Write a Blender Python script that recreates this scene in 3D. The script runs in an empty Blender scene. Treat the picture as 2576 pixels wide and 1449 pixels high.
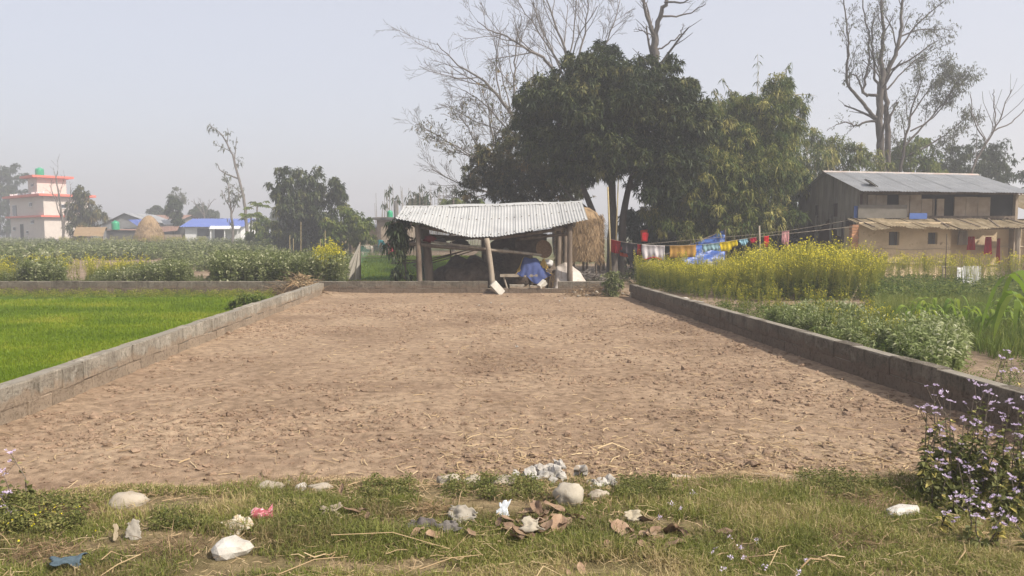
import bpy, math, random
import numpy as np
from mathutils import Vector, Matrix

# ------------------------------------------------------------------ camera, sky, sun, exposure
SC = bpy.context.scene
COL = SC.collection
R = math.radians
F, PITCH, CAMH = 1900.0, R(4.05), 1.7          # focal length in units of a 2576 px wide frame

cam_d = bpy.data.cameras.new('camera')
cam_d.sensor_width = 36.0
cam_d.lens = 36.0 * F / 2576.0
cam_d.clip_start, cam_d.clip_end = 0.1, 2000.0
cam = bpy.data.objects.new('camera', cam_d)
COL.objects.link(cam)
cam.location = (0, 0, CAMH)
cam.rotation_euler = (R(90) - PITCH, 0, 0)
SC.camera = cam

SUN_EL, SUN_AZ = R(44), R(-33)                 # azimuth counted from +X towards +Y
world = bpy.data.worlds.new('World')
SC.world = world
world.use_nodes = True
wn, wl = world.node_tree.nodes, world.node_tree.links
wn.clear()
sky = wn.new('ShaderNodeTexSky')
sky.sky_type = 'NISHITA'
sky.sun_disc = False
sky.sun_elevation = SUN_EL
sky.sun_rotation = R(90) - SUN_AZ
sky.altitude = 200
sky.air_density, sky.dust_density, sky.ozone_density = 1.0, 4.0, 1.0
wmix = wn.new('ShaderNodeMix'); wmix.data_type = 'RGBA'
wmix.inputs['Factor'].default_value = 0.5
wmix.inputs['B'].default_value = (8.2, 8.1, 8.7, 1)   # the milky veil of a hazy spring sky
wbg = wn.new('ShaderNodeBackground'); wbg.inputs['Strength'].default_value = 0.08
wo = wn.new('ShaderNodeOutputWorld')
wl.new(sky.outputs[0], wmix.inputs['A'])
wl.new(wmix.outputs['Result'], wbg.inputs['Color'])
wl.new(wbg.outputs[0], wo.inputs['Surface'])

sun_d = bpy.data.lights.new('sun', 'SUN')
sun_d.energy, sun_d.angle, sun_d.color = 4.4, R(0.6), (1.0, 0.93, 0.82)
sun = bpy.data.objects.new('sun', sun_d)
COL.objects.link(sun)
sdir = Vector((math.cos(SUN_EL) * math.cos(SUN_AZ), math.cos(SUN_EL) * math.sin(SUN_AZ), math.sin(SUN_EL)))
sun.rotation_euler = sdir.to_track_quat('Z', 'Y').to_euler()
sun.location = sdir * 40

vs = SC.view_settings
vs.view_transform, vs.look, vs.exposure, vs.gamma = 'Standard', 'None', 0.76, 1.0
vs.use_curve_mapping = False
cy = SC.cycles
cy.max_bounces, cy.diffuse_bounces, cy.glossy_bounces, cy.transmission_bounces = 5, 3, 2, 3
cy.transparent_max_bounces, cy.volume_bounces = 8, 0
cy.use_denoising = True
cy.use_adaptive_sampling = True
cy.adaptive_threshold = 0.02
cy.caustics_reflective = cy.caustics_refractive = False

# ------------------------------------------------------------------ helpers
CP, SP = math.cos(PITCH), math.sin(PITCH)
def ray(px, py):
    u, v = (px - 1288.0) / F, (724.5 - py) / F
    return np.array((u, CP + v * SP, -SP + v * CP))
def at(px, py, Y):
    d = ray(px, py); t = Y / d[1]
    return np.array((0, 0, CAMH)) + d * t
def gr(px, py, z=0.0):
    d = ray(px, py); t = (z - CAMH) / d[2]
    return np.array((0, 0, CAMH)) + d * t
def rng(s): return np.random.default_rng(s)
def unit(v): return v / (np.linalg.norm(v, axis=-1, keepdims=True) + 1e-9)
def sstep(a, b, x):
    t = np.clip((x - a) / (b - a), 0, 1); return t * t * (3 - 2 * t)

def vnoise(x, y, seed=0):
    """value noise on arrays"""
    xi, yi = np.floor(x).astype(np.int64), np.floor(y).astype(np.int64)
    xf, yf = x - xi, y - yi
    xf, yf = xf * xf * (3 - 2 * xf), yf * yf * (3 - 2 * yf)
    def h(a, b):
        n = (a * 374761393 + b * 668265263 + seed * 1442695041) & 0x7fffffff
        n = ((n ^ (n >> 13)) * 1274126177) & 0x7fffffff
        return ((n ^ (n >> 16)) & 0xffff) / 65535.0
    return (h(xi, yi) * (1 - xf) + h(xi + 1, yi) * xf) * (1 - yf) + (h(xi, yi + 1) * (1 - xf) + h(xi + 1, yi + 1) * xf) * yf
def fbm(x, y, seed=0, octv=4):
    s, a, f = 0, 0.5, 1.0
    for i in range(octv):
        s = s + a * (vnoise(x * f, y * f, seed + i * 7) - 0.5); a *= 0.5; f *= 2.03
    return s * 2

class MB:
    """collects faces; build() links them as ONE mesh object"""
    def __init__(self):
        self.V, self.n, self.f = [], 0, {}
    def add(self, V, Fc, var=0.5, mi=0):
        V = np.asarray(V, float).reshape(-1, 3); Fc = np.asarray(Fc, int)
        if len(Fc) == 0: return self
        k = Fc.shape[1]; m = len(Fc)
        self.V.append(V)
        self.f.setdefault(k, []).append((Fc + self.n, np.broadcast_to(np.asarray(var, float), (m,)), np.broadcast_to(np.asarray(mi, int), (m,))))
        self.n += len(V)
        return self
    def soup(self, A, var=0.5, mi=0):
        A = np.asarray(A, float)
        if A.size == 0: return self
        n, k = A.shape[:2]
        return self.add(A.reshape(-1, 3), np.arange(n * k).reshape(n, k), var, mi)
    def tube(self, P, rad, sides=6, var=0.5, mi=0, cap=True):
        P = np.asarray(P, float); m = len(P)
        rad = np.broadcast_to(np.asarray(rad, float), (m,))
        T = np.gradient(P, axis=0); T = unit(T)
        ref = np.array((0.0, 0, 1)) if abs(T[0][2]) < 0.85 else np.array((1.0, 0, 0))
        U = np.zeros_like(P)
        u = np.cross(T[0], ref); u /= np.linalg.norm(u) + 1e-9
        for i in range(m):
            u = u - T[i] * u.dot(T[i]); u /= np.linalg.norm(u) + 1e-9; U[i] = u
        W = np.cross(T, U)
        a = np.linspace(0, 2 * np.pi, sides, endpoint=False)
        V = P[:, None] + rad[:, None, None] * (np.cos(a)[None, :, None] * U[:, None] + np.sin(a)[None, :, None] * W[:, None])
        i, j = np.meshgrid(np.arange(m - 1), np.arange(sides), indexing='ij')
        j2 = (j + 1) % sides
        Fq = np.stack([i * sides + j, i * sides + j2, (i + 1) * sides + j2, (i + 1) * sides + j], -1).reshape(-1, 4)
        n0 = self.n
        self.add(V.reshape(-1, 3), Fq, var, mi)
        if cap and sides >= 3:
            e = np.concatenate([np.arange(sides)[::-1][None], ((m - 1) * sides + np.arange(sides))[None]])
            self.f.setdefault(sides, []).append((e + n0, np.full(2, float(np.mean(var))), np.full(2, mi, int)))
        return self
    def box(self, c, s, rot=None, var=0.5, mi=0, jit=0, rg=None):
        c = np.asarray(c, float); s = np.asarray(s, float) / 2
        V = np.array([(x, y, z) for z in (-1, 1) for y in (-1, 1) for x in (-1, 1)], float) * s
        if jit: V = V + rg.uniform(-jit, jit, V.shape)
        if rot is not None: V = V @ np.array(rot).T
        return self.add(V + c, [(0, 2, 3, 1), (4, 5, 7, 6), (0, 1, 5, 4), (1, 3, 7, 5), (3, 2, 6, 7), (2, 0, 4, 6)], var, mi)
    def prism(self, poly, d, var=0.5, mi=0):
        """polygon (k,3) extruded by vector d"""
        A = np.asarray(poly, float); k = len(A); B = A + np.asarray(d, float)
        n0 = self.n
        self.add(np.concatenate([A, B]), [(i, (i + 1) % k, k + (i + 1) % k, k + i) for i in range(k)], var, mi)
        e = np.array([list(range(k))[::-1], list(range(k, 2 * k))])
        self.f.setdefault(k, []).append((e + n0, np.full(2, float(var)), np.full(2, mi, int)))
        return self
    def lathe(self, c, prof, sides=20, var=0.5, mi=0, jit=0, rg=None):
        prof = np.asarray(prof, float)
        a = np.linspace(0, 2 * np.pi, sides, endpoint=False)
        r = prof[:, 0][:, None] * (np.ones((len(prof), sides)) + (rg.normal(0, jit, (len(prof), sides)) if jit else 0))
        V = np.stack([r * np.cos(a), r * np.sin(a), np.broadcast_to(prof[:, 1][:, None], r.shape)], -1).reshape(-1, 3) + np.asarray(c, float)
        m = len(prof)
        i, j = np.meshgrid(np.arange(m - 1), np.arange(sides), indexing='ij'); j2 = (j + 1) % sides
        return self.add(V, np.stack([i * sides + j, i * sides + j2, (i + 1) * sides + j2, (i + 1) * sides + j], -1).reshape(-1, 4), var, mi)
    def grid(self, G, var=0.5, mi=0):
        """G (a,b,3) point grid"""
        a, b = G.shape[:2]
        i, j = np.meshgrid(np.arange(a - 1), np.arange(b - 1), indexing='ij')
        Fq = np.stack([i * b + j, i * b + j + 1, (i + 1) * b + j + 1, (i + 1) * b + j], -1).reshape(-1, 4)
        if np.ndim(var) == 2: var = var[:-1, :-1].reshape(-1)
        return self.add(G.reshape(-1, 3), Fq, var, mi)
    def mesh(self, name, mats, smooth=False, off=None):
        V = np.concatenate(self.V)
        if off is not None: V = V - np.asarray(off)
        me = bpy.data.meshes.new(name)
        ks = sorted(self.f)
        Fs, vr, ms, st, tot = [], [], [], [], []
        s0 = 0
        for k in ks:
            for Fc, v, m in self.f[k]:
                Fs.append(Fc.reshape(-1)); vr.append(v); ms.append(m)
                n = len(Fc); st.append(s0 + np.arange(n) * k); tot.append(np.full(n, k)); s0 += n * k
        L = np.concatenate(Fs).astype(np.int32); st = np.concatenate(st).astype(np.int32)
        me.vertices.add(len(V)); me.vertices.foreach_set('co', V.astype(np.float32).ravel())
        me.loops.add(len(L)); me.loops.foreach_set('vertex_index', L)
        me.polygons.add(len(st)); me.polygons.foreach_set('loop_start', st)
        me.polygons.foreach_set('loop_total', np.concatenate(tot).astype(np.int32))
        me.polygons.foreach_set('material_index', np.concatenate(ms).astype(np.int32))
        me.polygons.foreach_set('use_smooth', np.full(len(st), smooth, bool))
        at_ = me.attributes.new('var', 'FLOAT', 'FACE')
        at_.data.foreach_set('value', np.concatenate(vr).astype(np.float32))
        for m in (mats if isinstance(mats, (list, tuple)) else [mats]): me.materials.append(m)
        me.update(calc_edges=True)
        return me
    def build(self, name, mats, parent=None, smooth=False):
        if parent is None:
            V = np.concatenate(self.V)
            off = np.array(((V[:, 0].min() + V[:, 0].max()) / 2, (V[:, 1].min() + V[:, 1].max()) / 2, V[:, 2].min()))
        else:
            p = parent
            off = np.array(p.get('_o', (0, 0, 0)), float)
        o = bpy.data.objects.new(name, self.mesh(name, mats, smooth, off))
        COL.objects.link(o)
        if parent is None: o.location = off; o['_o'] = list(map(float, off))
        else: o.parent = parent; o['_o'] = list(map(float, off))
        return o

def tag(o, label=None, cat=None, group=None, kind=None):
    if label: o['label'] = label
    if cat: o['category'] = cat
    if group: o['group'] = group
    if kind: o['kind'] = kind
    return o
def thing(name, label, cat, loc=(0, 0, 0), group=None, kind=None):
    o = bpy.data.objects.new(name, None); COL.objects.link(o)
    o.empty_display_size = 0.2
    o.location = loc; o['_o'] = [float(c) for c in loc]
    return tag(o, label, cat, group, kind)
def place(mesh, name, parent=None, loc=(0, 0, 0), rot=None, scale=None):
    """an object sharing mesh data; loc in world space"""
    o = bpy.data.objects.new(name, mesh); COL.objects.link(o)
    if parent is not None:
        o.parent = parent; po = np.array(parent.get('_o', (0, 0, 0)), float)
        o.location = np.asarray(loc, float) - po
    else: o.location = loc
    if rot is not None:
        if isinstance(rot, Matrix): o.rotation_euler = rot.to_euler()
        else: o.rotation_euler = rot
    if scale is not None: o.scale = scale if hasattr(scale, '__len__') else (scale,) * 3
    return o

# ------------------------------------------------------------------ materials
def s2l(c):
    c = np.asarray(c, float) / 255.0
    return tuple(np.where(c <= 0.04045, c / 12.92, ((c + 0.055) / 1.055) ** 2.4)) + (1.0,)
def lin(c): return tuple(c) + (1.0,)
def nodes(name):
    m = bpy.data.materials.new(name); m.use_nodes = True
    n, l = m.node_tree.nodes, m.node_tree.links
    b = n['Principled BSDF']
    return m, n, l, b
def noise(n, l, vec, scale, detail=5, rough=0.6, dist=0.0):
    t = n.new('ShaderNodeTexNoise'); t.inputs['Scale'].default_value = scale
    t.inputs['Detail'].default_value = detail; t.inputs['Roughness'].default_value = rough
    t.inputs['Distortion'].default_value = dist
    l.new(vec, t.inputs['Vector']); return t.outputs['Fac']
def ramp(n, l, fac, stops):
    r = n.new('ShaderNodeValToRGB'); e = r.color_ramp.elements
    while len(e) < len(stops): e.new(0.5)
    for i, (p, c) in enumerate(stops): e[i].position = p; e[i].color = c if len(c) == 4 else lin(c)
    l.new(fac, r.inputs['Fac']); return r.outputs['Color']
def mixc(n, l, fac, a, b, mode='MIX'):
    x = n.new('ShaderNodeMix'); x.data_type = 'RGBA'; x.blend_type = mode
    for s, v in (('Factor', fac), ('A', a), ('B', b)):
        if hasattr(v, 'links') or hasattr(v, 'is_linked'): l.new(v, x.inputs[s])
        else: x.inputs[s].default_value = v
    return x.outputs['Result']
def mathn(n, l, op, a, b=0.0):
    x = n.new('ShaderNodeMath'); x.operation = op
    for i, v in enumerate((a, b)):
        if hasattr(v, 'is_linked'): l.new(v, x.inputs[i])
        else: x.inputs[i].default_value = v
    return x.outputs[0]
def posn(n): return n.new('ShaderNodeNewGeometry').outputs['Position']
def stretch(n, l, vec, s):
    x = n.new('ShaderNodeVectorMath'); x.operation = 'MULTIPLY'; x.inputs[1].default_value = s
    l.new(vec, x.inputs[0]); return x.outputs[0]
def bump(n, l, b, h, strength=0.4, dist=0.02):
    x = n.new('ShaderNodeBump'); x.inputs['Strength'].default_value = strength; x.inputs['Distance'].default_value = dist
    l.new(h, x.inputs['Height']); l.new(x.outputs[0], b.inputs['Normal'])
def mk(name, cols, scale=3.0, detail=6, rough=0.9, spec=0.2, bmp=0.3, bsc=30.0, bdist=0.01, st=None, rand=0.0, metal=0.0, dirt=None):
    """a worn surface: colours over noise in space, a second blotch layer, fine relief"""
    m, n, l, b = nodes(name)
    p = posn(n)
    if st: p = stretch(n, l, p, st)
    f = noise(n, l, p, scale, detail)
    k = len(cols)
    c = ramp(n, l, f, [(0.3 + 0.4 * i / max(1, k - 1), cc) for i, cc in enumerate(cols)])
    if rand:
        oi = n.new('ShaderNodeObjectInfo').outputs['Random']
        rv = n.new('ShaderNodeMapRange'); l.new(oi, rv.inputs[0]); rv.inputs[3].default_value = 1 - rand; rv.inputs[4].default_value = 1 + rand * 0.6
        hs = n.new('ShaderNodeHueSaturation'); l.new(rv.outputs[0], hs.inputs['Value']); l.new(c, hs.inputs['Color']); c = hs.outputs[0]
    if dirt:
        d = noise(n, l, p, scale * dirt[1], 6, 0.65, 0.3)
        dm = ramp(n, l, d, [(dirt[2], (0, 0, 0)), (dirt[2] + 0.12, (1, 1, 1))])
        c = mixc(n, l, dm, c, lin(dirt[0]))
    l.new(c, b.inputs['Base Color'])
    b.inputs['Roughness'].default_value = rough; b.inputs['Metallic'].default_value = metal
    b.inputs['Specular IOR Level'].default_value = spec
    if bmp: bump(n, l, b, noise(n, l, posn(n), bsc, 6), bmp, bdist)
    return m
def leafm(name, cols, trans=0.3, rough=0.55, spec=0.25, tint=1.25):
    """leaf colours picked by the per-leaf value; light also passes through the blade"""
    m, n, l, b = nodes(name)
    a = n.new('ShaderNodeAttribute'); a.attribute_name = 'var'
    k = len(cols)
    c = ramp(n, l, a.outputs['Fac'], [(i / max(1, k - 1), cc) for i, cc in enumerate(cols)])
    l.new(c, b.inputs['Base Color']); b.inputs['Roughness'].default_value = rough
    b.inputs['Specular IOR Level'].default_value = spec
    if trans:
        t = n.new('ShaderNodeBsdfTranslucent')
        hs = n.new('ShaderNodeHueSaturation'); hs.inputs['Value'].default_value = tint; l.new(c, hs.inputs['Color']); l.new(hs.outputs[0], t.inputs['Color'])
        x = n.new('ShaderNodeMixShader'); x.inputs[0].default_value = trans
        l.new(b.outputs[0], x.inputs[1]); l.new(t.outputs[0], x.inputs[2])
        l.new(x.outputs[0], n['Material Output'].inputs['Surface'])
    return m

# ------------------------------------------------------------------ plant makers
def leafquads(P, D, L, W, rg, droop=0.3, fold=0.0):
    """one diamond-shaped leaf (4 corners) at each P pointing along D"""
    n = len(P); D = unit(D)
    r = unit(rg.normal(0, 1, (n, 3)))
    S = unit(np.cross(D, r))
    L = np.broadcast_to(np.asarray(L, float), (n,))[:, None]; W = np.broadcast_to(np.asarray(W, float), (n,))[:, None]
    N = np.cross(S, D)
    mid = P + D * L * 0.45
    tip = P + D * L + np.array((0, 0, -1.0)) * L * droop
    mid = mid + N * (L * fold)
    return np.stack([P, mid + S * W / 2, tip, mid - S * W / 2], 1)
def flatleaves(P, D, L, W, rg, droop=0.3, tilt=0.4):
    """leaves whose blades lie roughly level (face up), as real foliage does"""
    n = len(P); D = unit(D)
    up = np.array((0, 0, 1.0)) + rg.normal(0, tilt, (n, 3))
    S = unit(np.cross(D, up))
    L = np.broadcast_to(np.asarray(L, float), (n,))[:, None]; W = np.broadcast_to(np.asarray(W, float), (n,))[:, None]
    mid = P + D * L * 0.45 + np.array((0, 0, 1.0)) * L * 0.05
    tip = P + D * L + np.array((0, 0, -1.0)) * L * droop
    return np.stack([P, mid + S * W / 2, tip, mid - S * W / 2], 1)
def blades(P, H, W, lean, rg, az=None):
    """grass: a quad below and a triangle tip; returns (quads, tris)"""
    n = len(P)
    a = rg.uniform(0, 2 * np.pi, n) if az is None else az
    s = np.stack([np.cos(a), np.sin(a), np.zeros(n)], 1)
    b = rg.uniform(0, 2 * np.pi, n)
    d = np.stack([np.cos(b), np.sin(b), np.zeros(n)], 1)
    H = np.broadcast_to(H, (n,))[:, None]; W = np.broadcast_to(W, (n,))[:, None]
    ln = (np.abs(rg.normal(0, lean, n)) + 0.05)[:, None]
    z = np.array((0, 0, 1.0))
    m = P + z * H * 0.55 + d * H * ln * 0.35
    t = P + z * H * np.clip(1 - 0.35 * ln, 0.25, 1) + d * H * ln
    q = np.stack([P - s * W / 2, P + s * W / 2, m + s * W * 0.4, m - s * W * 0.4], 1)
    tr = np.stack([m - s * W * 0.4, m + s * W * 0.4, t], 1)
    return q, tr
def rotz(A, a):
    c, s = np.cos(a), np.sin(a)
    x, y = A[..., 0], A[..., 1]
    return np.stack([x * c - y * s, x * s + y * c, A[..., 2]], -1)
def scatter(mb, protos, P, S, rg, dv=0.15):
    """bake copies of small plants (lists of (quads, var, mi)) at points P"""
    idx = rg.integers(0, len(protos), len(P))
    for k, pr in enumerate(protos):
        sel = np.nonzero(idx == k)[0]
        if len(sel) == 0: continue
        a = rg.uniform(0, 2 * np.pi, len(sel)); off = rg.normal(0, dv, len(sel))
        for A, var, mi in pr:
            m, kk = A.shape[:2]
            B = A[None] * S[sel][:, None, None, None]
            c, s = np.cos(a)[:, None, None], np.sin(a)[:, None, None]
            X = B[..., 0] * c - B[..., 1] * s; Y = B[..., 0] * s + B[..., 1] * c
            B = np.stack([X, Y, B[..., 2]], -1) + P[sel][:, None, None, :]
            v = np.clip(np.broadcast_to(var, (m,))[None] + off[:, None], 0, 1)
            mb.soup(B.reshape(-1, kk, 3), v.reshape(-1), mi)
def inpoly(x, y, poly):
    ins = np.zeros(x.shape, bool); n = len(poly)
    for i in range(n):
        (x1, y1), (x2, y2) = poly[i], poly[(i + 1) % n]
        c = ((y1 > y) != (y2 > y)) & (x < (x2 - x1) * (y - y1) / (y2 - y1 + 1e-12) + x1)
        ins ^= c
    return ins
def fill(poly, n, rg):
    poly = [tuple(p[:2]) for p in poly]; A = np.array(poly)
    lo, hi = A.min(0), A.max(0); out = []
    while sum(map(len, out)) < n:
        q = rg.uniform(lo, hi, (n * 2, 2)); out.append(q[inpoly(q[:, 0], q[:, 1], poly)])
    return np.concatenate(out)[:n]
def thick(P, r, rg=None):
    """a thin stem as two crossed quads per segment"""
    P = np.asarray(P, float); out = []
    for a in ((1, 0, 0), (0, 1, 0)):
        s = np.array(a) * r
        out.append(np.stack([P[:-1] - s, P[:-1] + s, P[1:] + s * 0.7, P[1:] - s * 0.7], 1))
    return np.concatenate(out)

class TP:
    def __init__(s, **k):
        s.n, s.ang, s.lr, s.wob, s.up, s.seg, s.rr, s.t0 = (6, 5, 4, 3), (0.8, 0.8, 0.7, 0.7), (0.55, 0.55, 0.5, 0.5), 0.12, 0.05, 0.4, 0.55, 0.25
        for a, b in k.items(): setattr(s, a, b)
def grow(rg, p, d, L, r, lev, mx, out, tips, T):
    ns = int(np.clip(L / T.seg, 2, 9))
    pts = [np.array(p, float)]; d = unit(np.array(d, float))
    for i in range(ns):
        d = d + rg.normal(0, T.wob, 3); d[2] += T.up; d = unit(d)
        pts.append(pts[-1] + d * L / ns)
    pts = np.array(pts); rad = np.linspace(r, r * 0.45, ns + 1)
    out.append((pts, rad, lev))
    branch(rg, pts, rad, L, lev, mx, out, tips, T, d)
def branch(rg, pts, rad, L, lev, mx, out, tips, T, d=None):
    if lev >= mx:
        tips.append((pts[-1], unit(pts[-1] - pts[-2]))); return
    m = len(pts)
    for k in range(T.n[lev]):
        t = T.t0 + (1 - T.t0) * (k + rg.uniform(0.1, 0.95)) / T.n[lev]
        x = t * (m - 1); i = min(int(x), m - 2); q = pts[i] + (pts[i + 1] - pts[i]) * (x - i)
        dd = unit(pts[i + 1] - pts[i])
        s = unit(np.cross(dd, rg.normal(0, 1, 3)))
        a = T.ang[lev] * rg.uniform(0.6, 1.25)
        grow(rg, q, dd * math.cos(a) + s * math.sin(a), L * T.lr[lev] * rg.uniform(0.6, 1.2) * (1.15 - 0.5 * t), max(0.004, rad[i] * T.rr), lev + 1, mx, out, tips, T)
def limb(P, r0, r1, rg, wob=0.0, sub=3):
    """smooth polyline through P with some wander"""
    P = np.array(P, float); m = len(P)
    t = np.linspace(0, m - 1, (m - 1) * sub + 1)
    Q = np.stack([np.interp(t, np.arange(m), P[:, k]) for k in range(3)], 1)
    for _ in range(2): Q[1:-1] = (Q[:-2] + 2 * Q[1:-1] + Q[2:]) / 4
    if wob: Q[1:-1] += rg.normal(0, wob, Q[1:-1].shape)
    return Q, np.linspace(r0, r1, len(Q))
def wood(mb, out, sides=(9, 6, 4, 3, 3), mn=0.0):
    for P, r, lev in out: mb.tube(P, np.maximum(r, mn), sides[min(lev, len(sides) - 1)], cap=False)
def clumps(C, per, rg, shell=0.55, tuft=11):
    """points gathered in leafy tufts on the outside of ellipsoid clumps [(x,y,z,rx,ry,rz)], a few loose ones inside; also outward directions"""
    P, D, B = [], [], []
    C = np.asarray(C, float); vol = C[:, 3] * C[:, 4] * C[:, 5]; w = vol ** (2 / 3); w = w / w.mean()
    for c, k in zip(C, w):
        n = max(6, int(per * k)); m = max(2, int(n * 0.82 / tuft))
        d = unit(rg.normal(0, 1, (m, 3)) + (0, 0, 0.2)); r = rg.uniform(shell, 1.0, m) ** 0.5
        T = c[:3] + d * c[3:] * r[:, None]; tr = np.clip(0.3 * c[3:].mean(), 0.1, 0.75) * rg.uniform(0.7, 1.4, m)
        o = rg.normal(0, 0.55, (m, tuft, 3)) * (1, 1, 0.62) * tr[:, None, None]
        P.append((T[:, None] + o).reshape(-1, 3)); D.append(unit((o / tr[:, None, None] * 0.7 + d[:, None] * 0.6 + (0, 0, 0.15)).reshape(-1, 3)))
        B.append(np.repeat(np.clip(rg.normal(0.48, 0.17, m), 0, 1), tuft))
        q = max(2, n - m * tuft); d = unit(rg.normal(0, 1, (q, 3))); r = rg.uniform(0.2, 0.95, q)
        P.append(c[:3] + d * c[3:] * r[:, None]); D.append(d); B.append(rg.normal(0.35, 0.1, q))  # inner leaves get darker values, painting the shade within the crown
    clumps.base = np.concatenate(B)
    return np.concatenate(P), np.concatenate(D)
def rosettes(P, D, k, L, W, rg, droop=0.5, spread=0.9, flat=True, base=None):
    n = len(P)
    PP = np.repeat(P, k, 0); DD = np.repeat(D, k, 0)
    d = unit(DD * 0.5 + rg.normal(0, spread, (n * k, 3)) + np.array((0, 0, -0.15)))
    LL = L * rg.uniform(0.6, 1.2, n * k)
    f = flatleaves if flat else leafquads
    A = f(PP, d, LL, W * rg.uniform(0.7, 1.2, n * k), rg, droop)
    v = np.clip(np.repeat(rg.normal(0.5, 0.16, n) if base is None else base + rg.normal(0, 0.06, n), k) + rg.normal(0, 0.12, n * k), 0, 1)
    return A, v

# ------------------------------------------------------------------ palette
M = {}
M['soil'] = None
def soil_mat(name, cols, wet, bsc=45, bs=0.9):
    m, n, l, b = nodes(name)
    p = posn(n)
    c = ramp(n, l, noise(n, l, p, 0.55, 5, 0.6, 0.4), [(0.34, cols[0]), (0.5, cols[1]), (0.66, cols[2])])
    f = ramp(n, l, noise(n, l, p, 9.0, 7, 0.7), [(0.36, (0.55, 0.52, 0.5)), (0.6, (1.08, 1.06, 1.05))])
    c = mixc(n, l, 1.0, c, f, 'MULTIPLY')
    d = ramp(n, l, noise(n, l, stretch(n, l, p, (0.6, 1.7, 1)), 1.3, 6, 0.7, 0.5), [(0.52, (0, 0, 0)), (0.66, (1, 1, 1))])
    c = mixc(n, l, mathn(n, l, 'MULTIPLY', d, 0.55), c, lin(wet))
    l.new(c, b.inputs['Base Color']); b.inputs['Roughness'].default_value = 0.97; b.inputs['Specular IOR Level'].default_value = 0.1
    bump(n, l, b, noise(n, l, p, bsc, 8, 0.7), bs, 0.02)
    return m
M['soil'] = soil_mat('tilled_soil', [(0.222, 0.158, 0.106), (0.287, 0.21, 0.143), (0.327, 0.246, 0.168)], (0.185, 0.123, 0.084), 45, 0.7)
M['clod'] = soil_mat('clod_soil', [(0.215, 0.149, 0.103), (0.275, 0.196, 0.137), (0.315, 0.231, 0.162)], (0.17, 0.114, 0.078), 60, 0.6)
M['garden'] = soil_mat('garden_soil', [(0.2, 0.15, 0.105), (0.27, 0.205, 0.145), (0.31, 0.24, 0.17)], (0.13, 0.1, 0.06))
M['verge'] = soil_mat('verge_soil', [(0.15, 0.125, 0.06), (0.21, 0.165, 0.09), (0.28, 0.21, 0.125)], (0.12, 0.11, 0.045))
M['field'] = soil_mat('field_soil', [(0.07, 0.115, 0.01), (0.085, 0.135, 0.013), (0.1, 0.14, 0.02)], (0.09, 0.11, 0.03), 30, 0.4)
M['land'] = soil_mat('far_land', [(0.09, 0.11, 0.045), (0.13, 0.13, 0.06), (0.2, 0.165, 0.105)], (0.075, 0.1, 0.035), 8, 0.4)
def concrete(name, a, bb, white, dark, splash=(0.27, 0.2, 0.14)):
    m, n, l, b = nodes(name)
    p = posn(n)
    c = ramp(n, l, noise(n, l, p, 2.2, 7, 0.65, 0.3), [(0.33, a), (0.66, bb)])
    st = noise(n, l, stretch(n, l, p, (9, 9, 0.8)), 1.0, 6, 0.7, 0.4)
    c = mixc(n, l, mathn(n, l, 'MULTIPLY', ramp(n, l, st, [(0.5, (0, 0, 0)), (0.64, (1, 1, 1))]), 0.7), c, lin(dark))
    wt = noise(n, l, p, 6.5, 8, 0.75, 0.5)
    c = mixc(n, l, mathn(n, l, 'MULTIPLY', ramp(n, l, wt, [(0.54, (0, 0, 0)), (0.66, (1, 1, 1))]), 0.65), c, lin(white))
    zc = n.new('ShaderNodeSeparateXYZ'); l.new(p, zc.inputs[0])          # soil splashed up from the foot of the wall
    sp = mathn(n, l, 'ADD', zc.outputs['Z'], mathn(n, l, 'MULTIPLY', noise(n, l, p, 3.2, 6, 0.65), -0.42))
    sm = ramp(n, l, sp, [(0.0, (1, 1, 1)), (0.05, (0, 0, 0))])
    c = mixc(n, l, mathn(n, l, 'MULTIPLY', sm, 0.75), c, lin(splash))
    pit = ramp(n, l, noise(n, l, p, 26, 6, 0.7, 0.4), [(0.36, (0.45, 0.43, 0.4)), (0.5, (1, 1, 1))])
    c = mixc(n, l, 0.8, c, pit, 'MULTIPLY')
    oi = n.new('ShaderNodeObjectInfo').outputs['Random']
    rv = n.new('ShaderNodeMapRange'); l.new(oi, rv.inputs[0]); rv.inputs[3].default_value = 0.86; rv.inputs[4].default_value = 1.08
    hs = n.new('ShaderNodeHueSaturation'); l.new(rv.outputs[0], hs.inputs['Value']); l.new(c, hs.inputs['Color'])
    l.new(hs.outputs[0], b.inputs['Base Color'])
    b.inputs['Roughness'].default_value = 0.95; b.inputs['Specular IOR Level'].default_value = 0.15
    bump(n, l, b, noise(n, l, p, 30, 8, 0.75), 1.0, 0.02)
    return m
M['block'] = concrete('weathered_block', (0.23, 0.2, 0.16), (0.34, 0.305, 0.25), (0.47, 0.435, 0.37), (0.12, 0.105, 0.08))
M['block_dark'] = concrete('shaded_block', (0.115, 0.098, 0.076), (0.175, 0.15, 0.118), (0.25, 0.222, 0.18), (0.06, 0.052, 0.04), (0.15, 0.11, 0.08))  # darker copy of the block, with the shade of unlit walls in its colour
M['mortar'] = mk('mortar', [(0.17, 0.15, 0.12), (0.25, 0.225, 0.185)], 5, bsc=60, bmp=0.6)
M['clear_concrete'] = mk('broken_concrete', [(0.42, 0.39, 0.34), (0.55, 0.52, 0.46)], 8, bsc=50, bmp=0.7)
M['straw'] = leafm('dry_straw', [(0.22, 0.145, 0.08), (0.36, 0.26, 0.15), (0.5, 0.39, 0.24)], 0.1, 0.8, 0.1)
M['grass'] = leafm('verge_grass', [(0.21, 0.165, 0.075), (0.135, 0.15, 0.036), (0.165, 0.185, 0.04), (0.24, 0.235, 0.065), (0.42, 0.33, 0.175)], 0.3)
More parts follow.
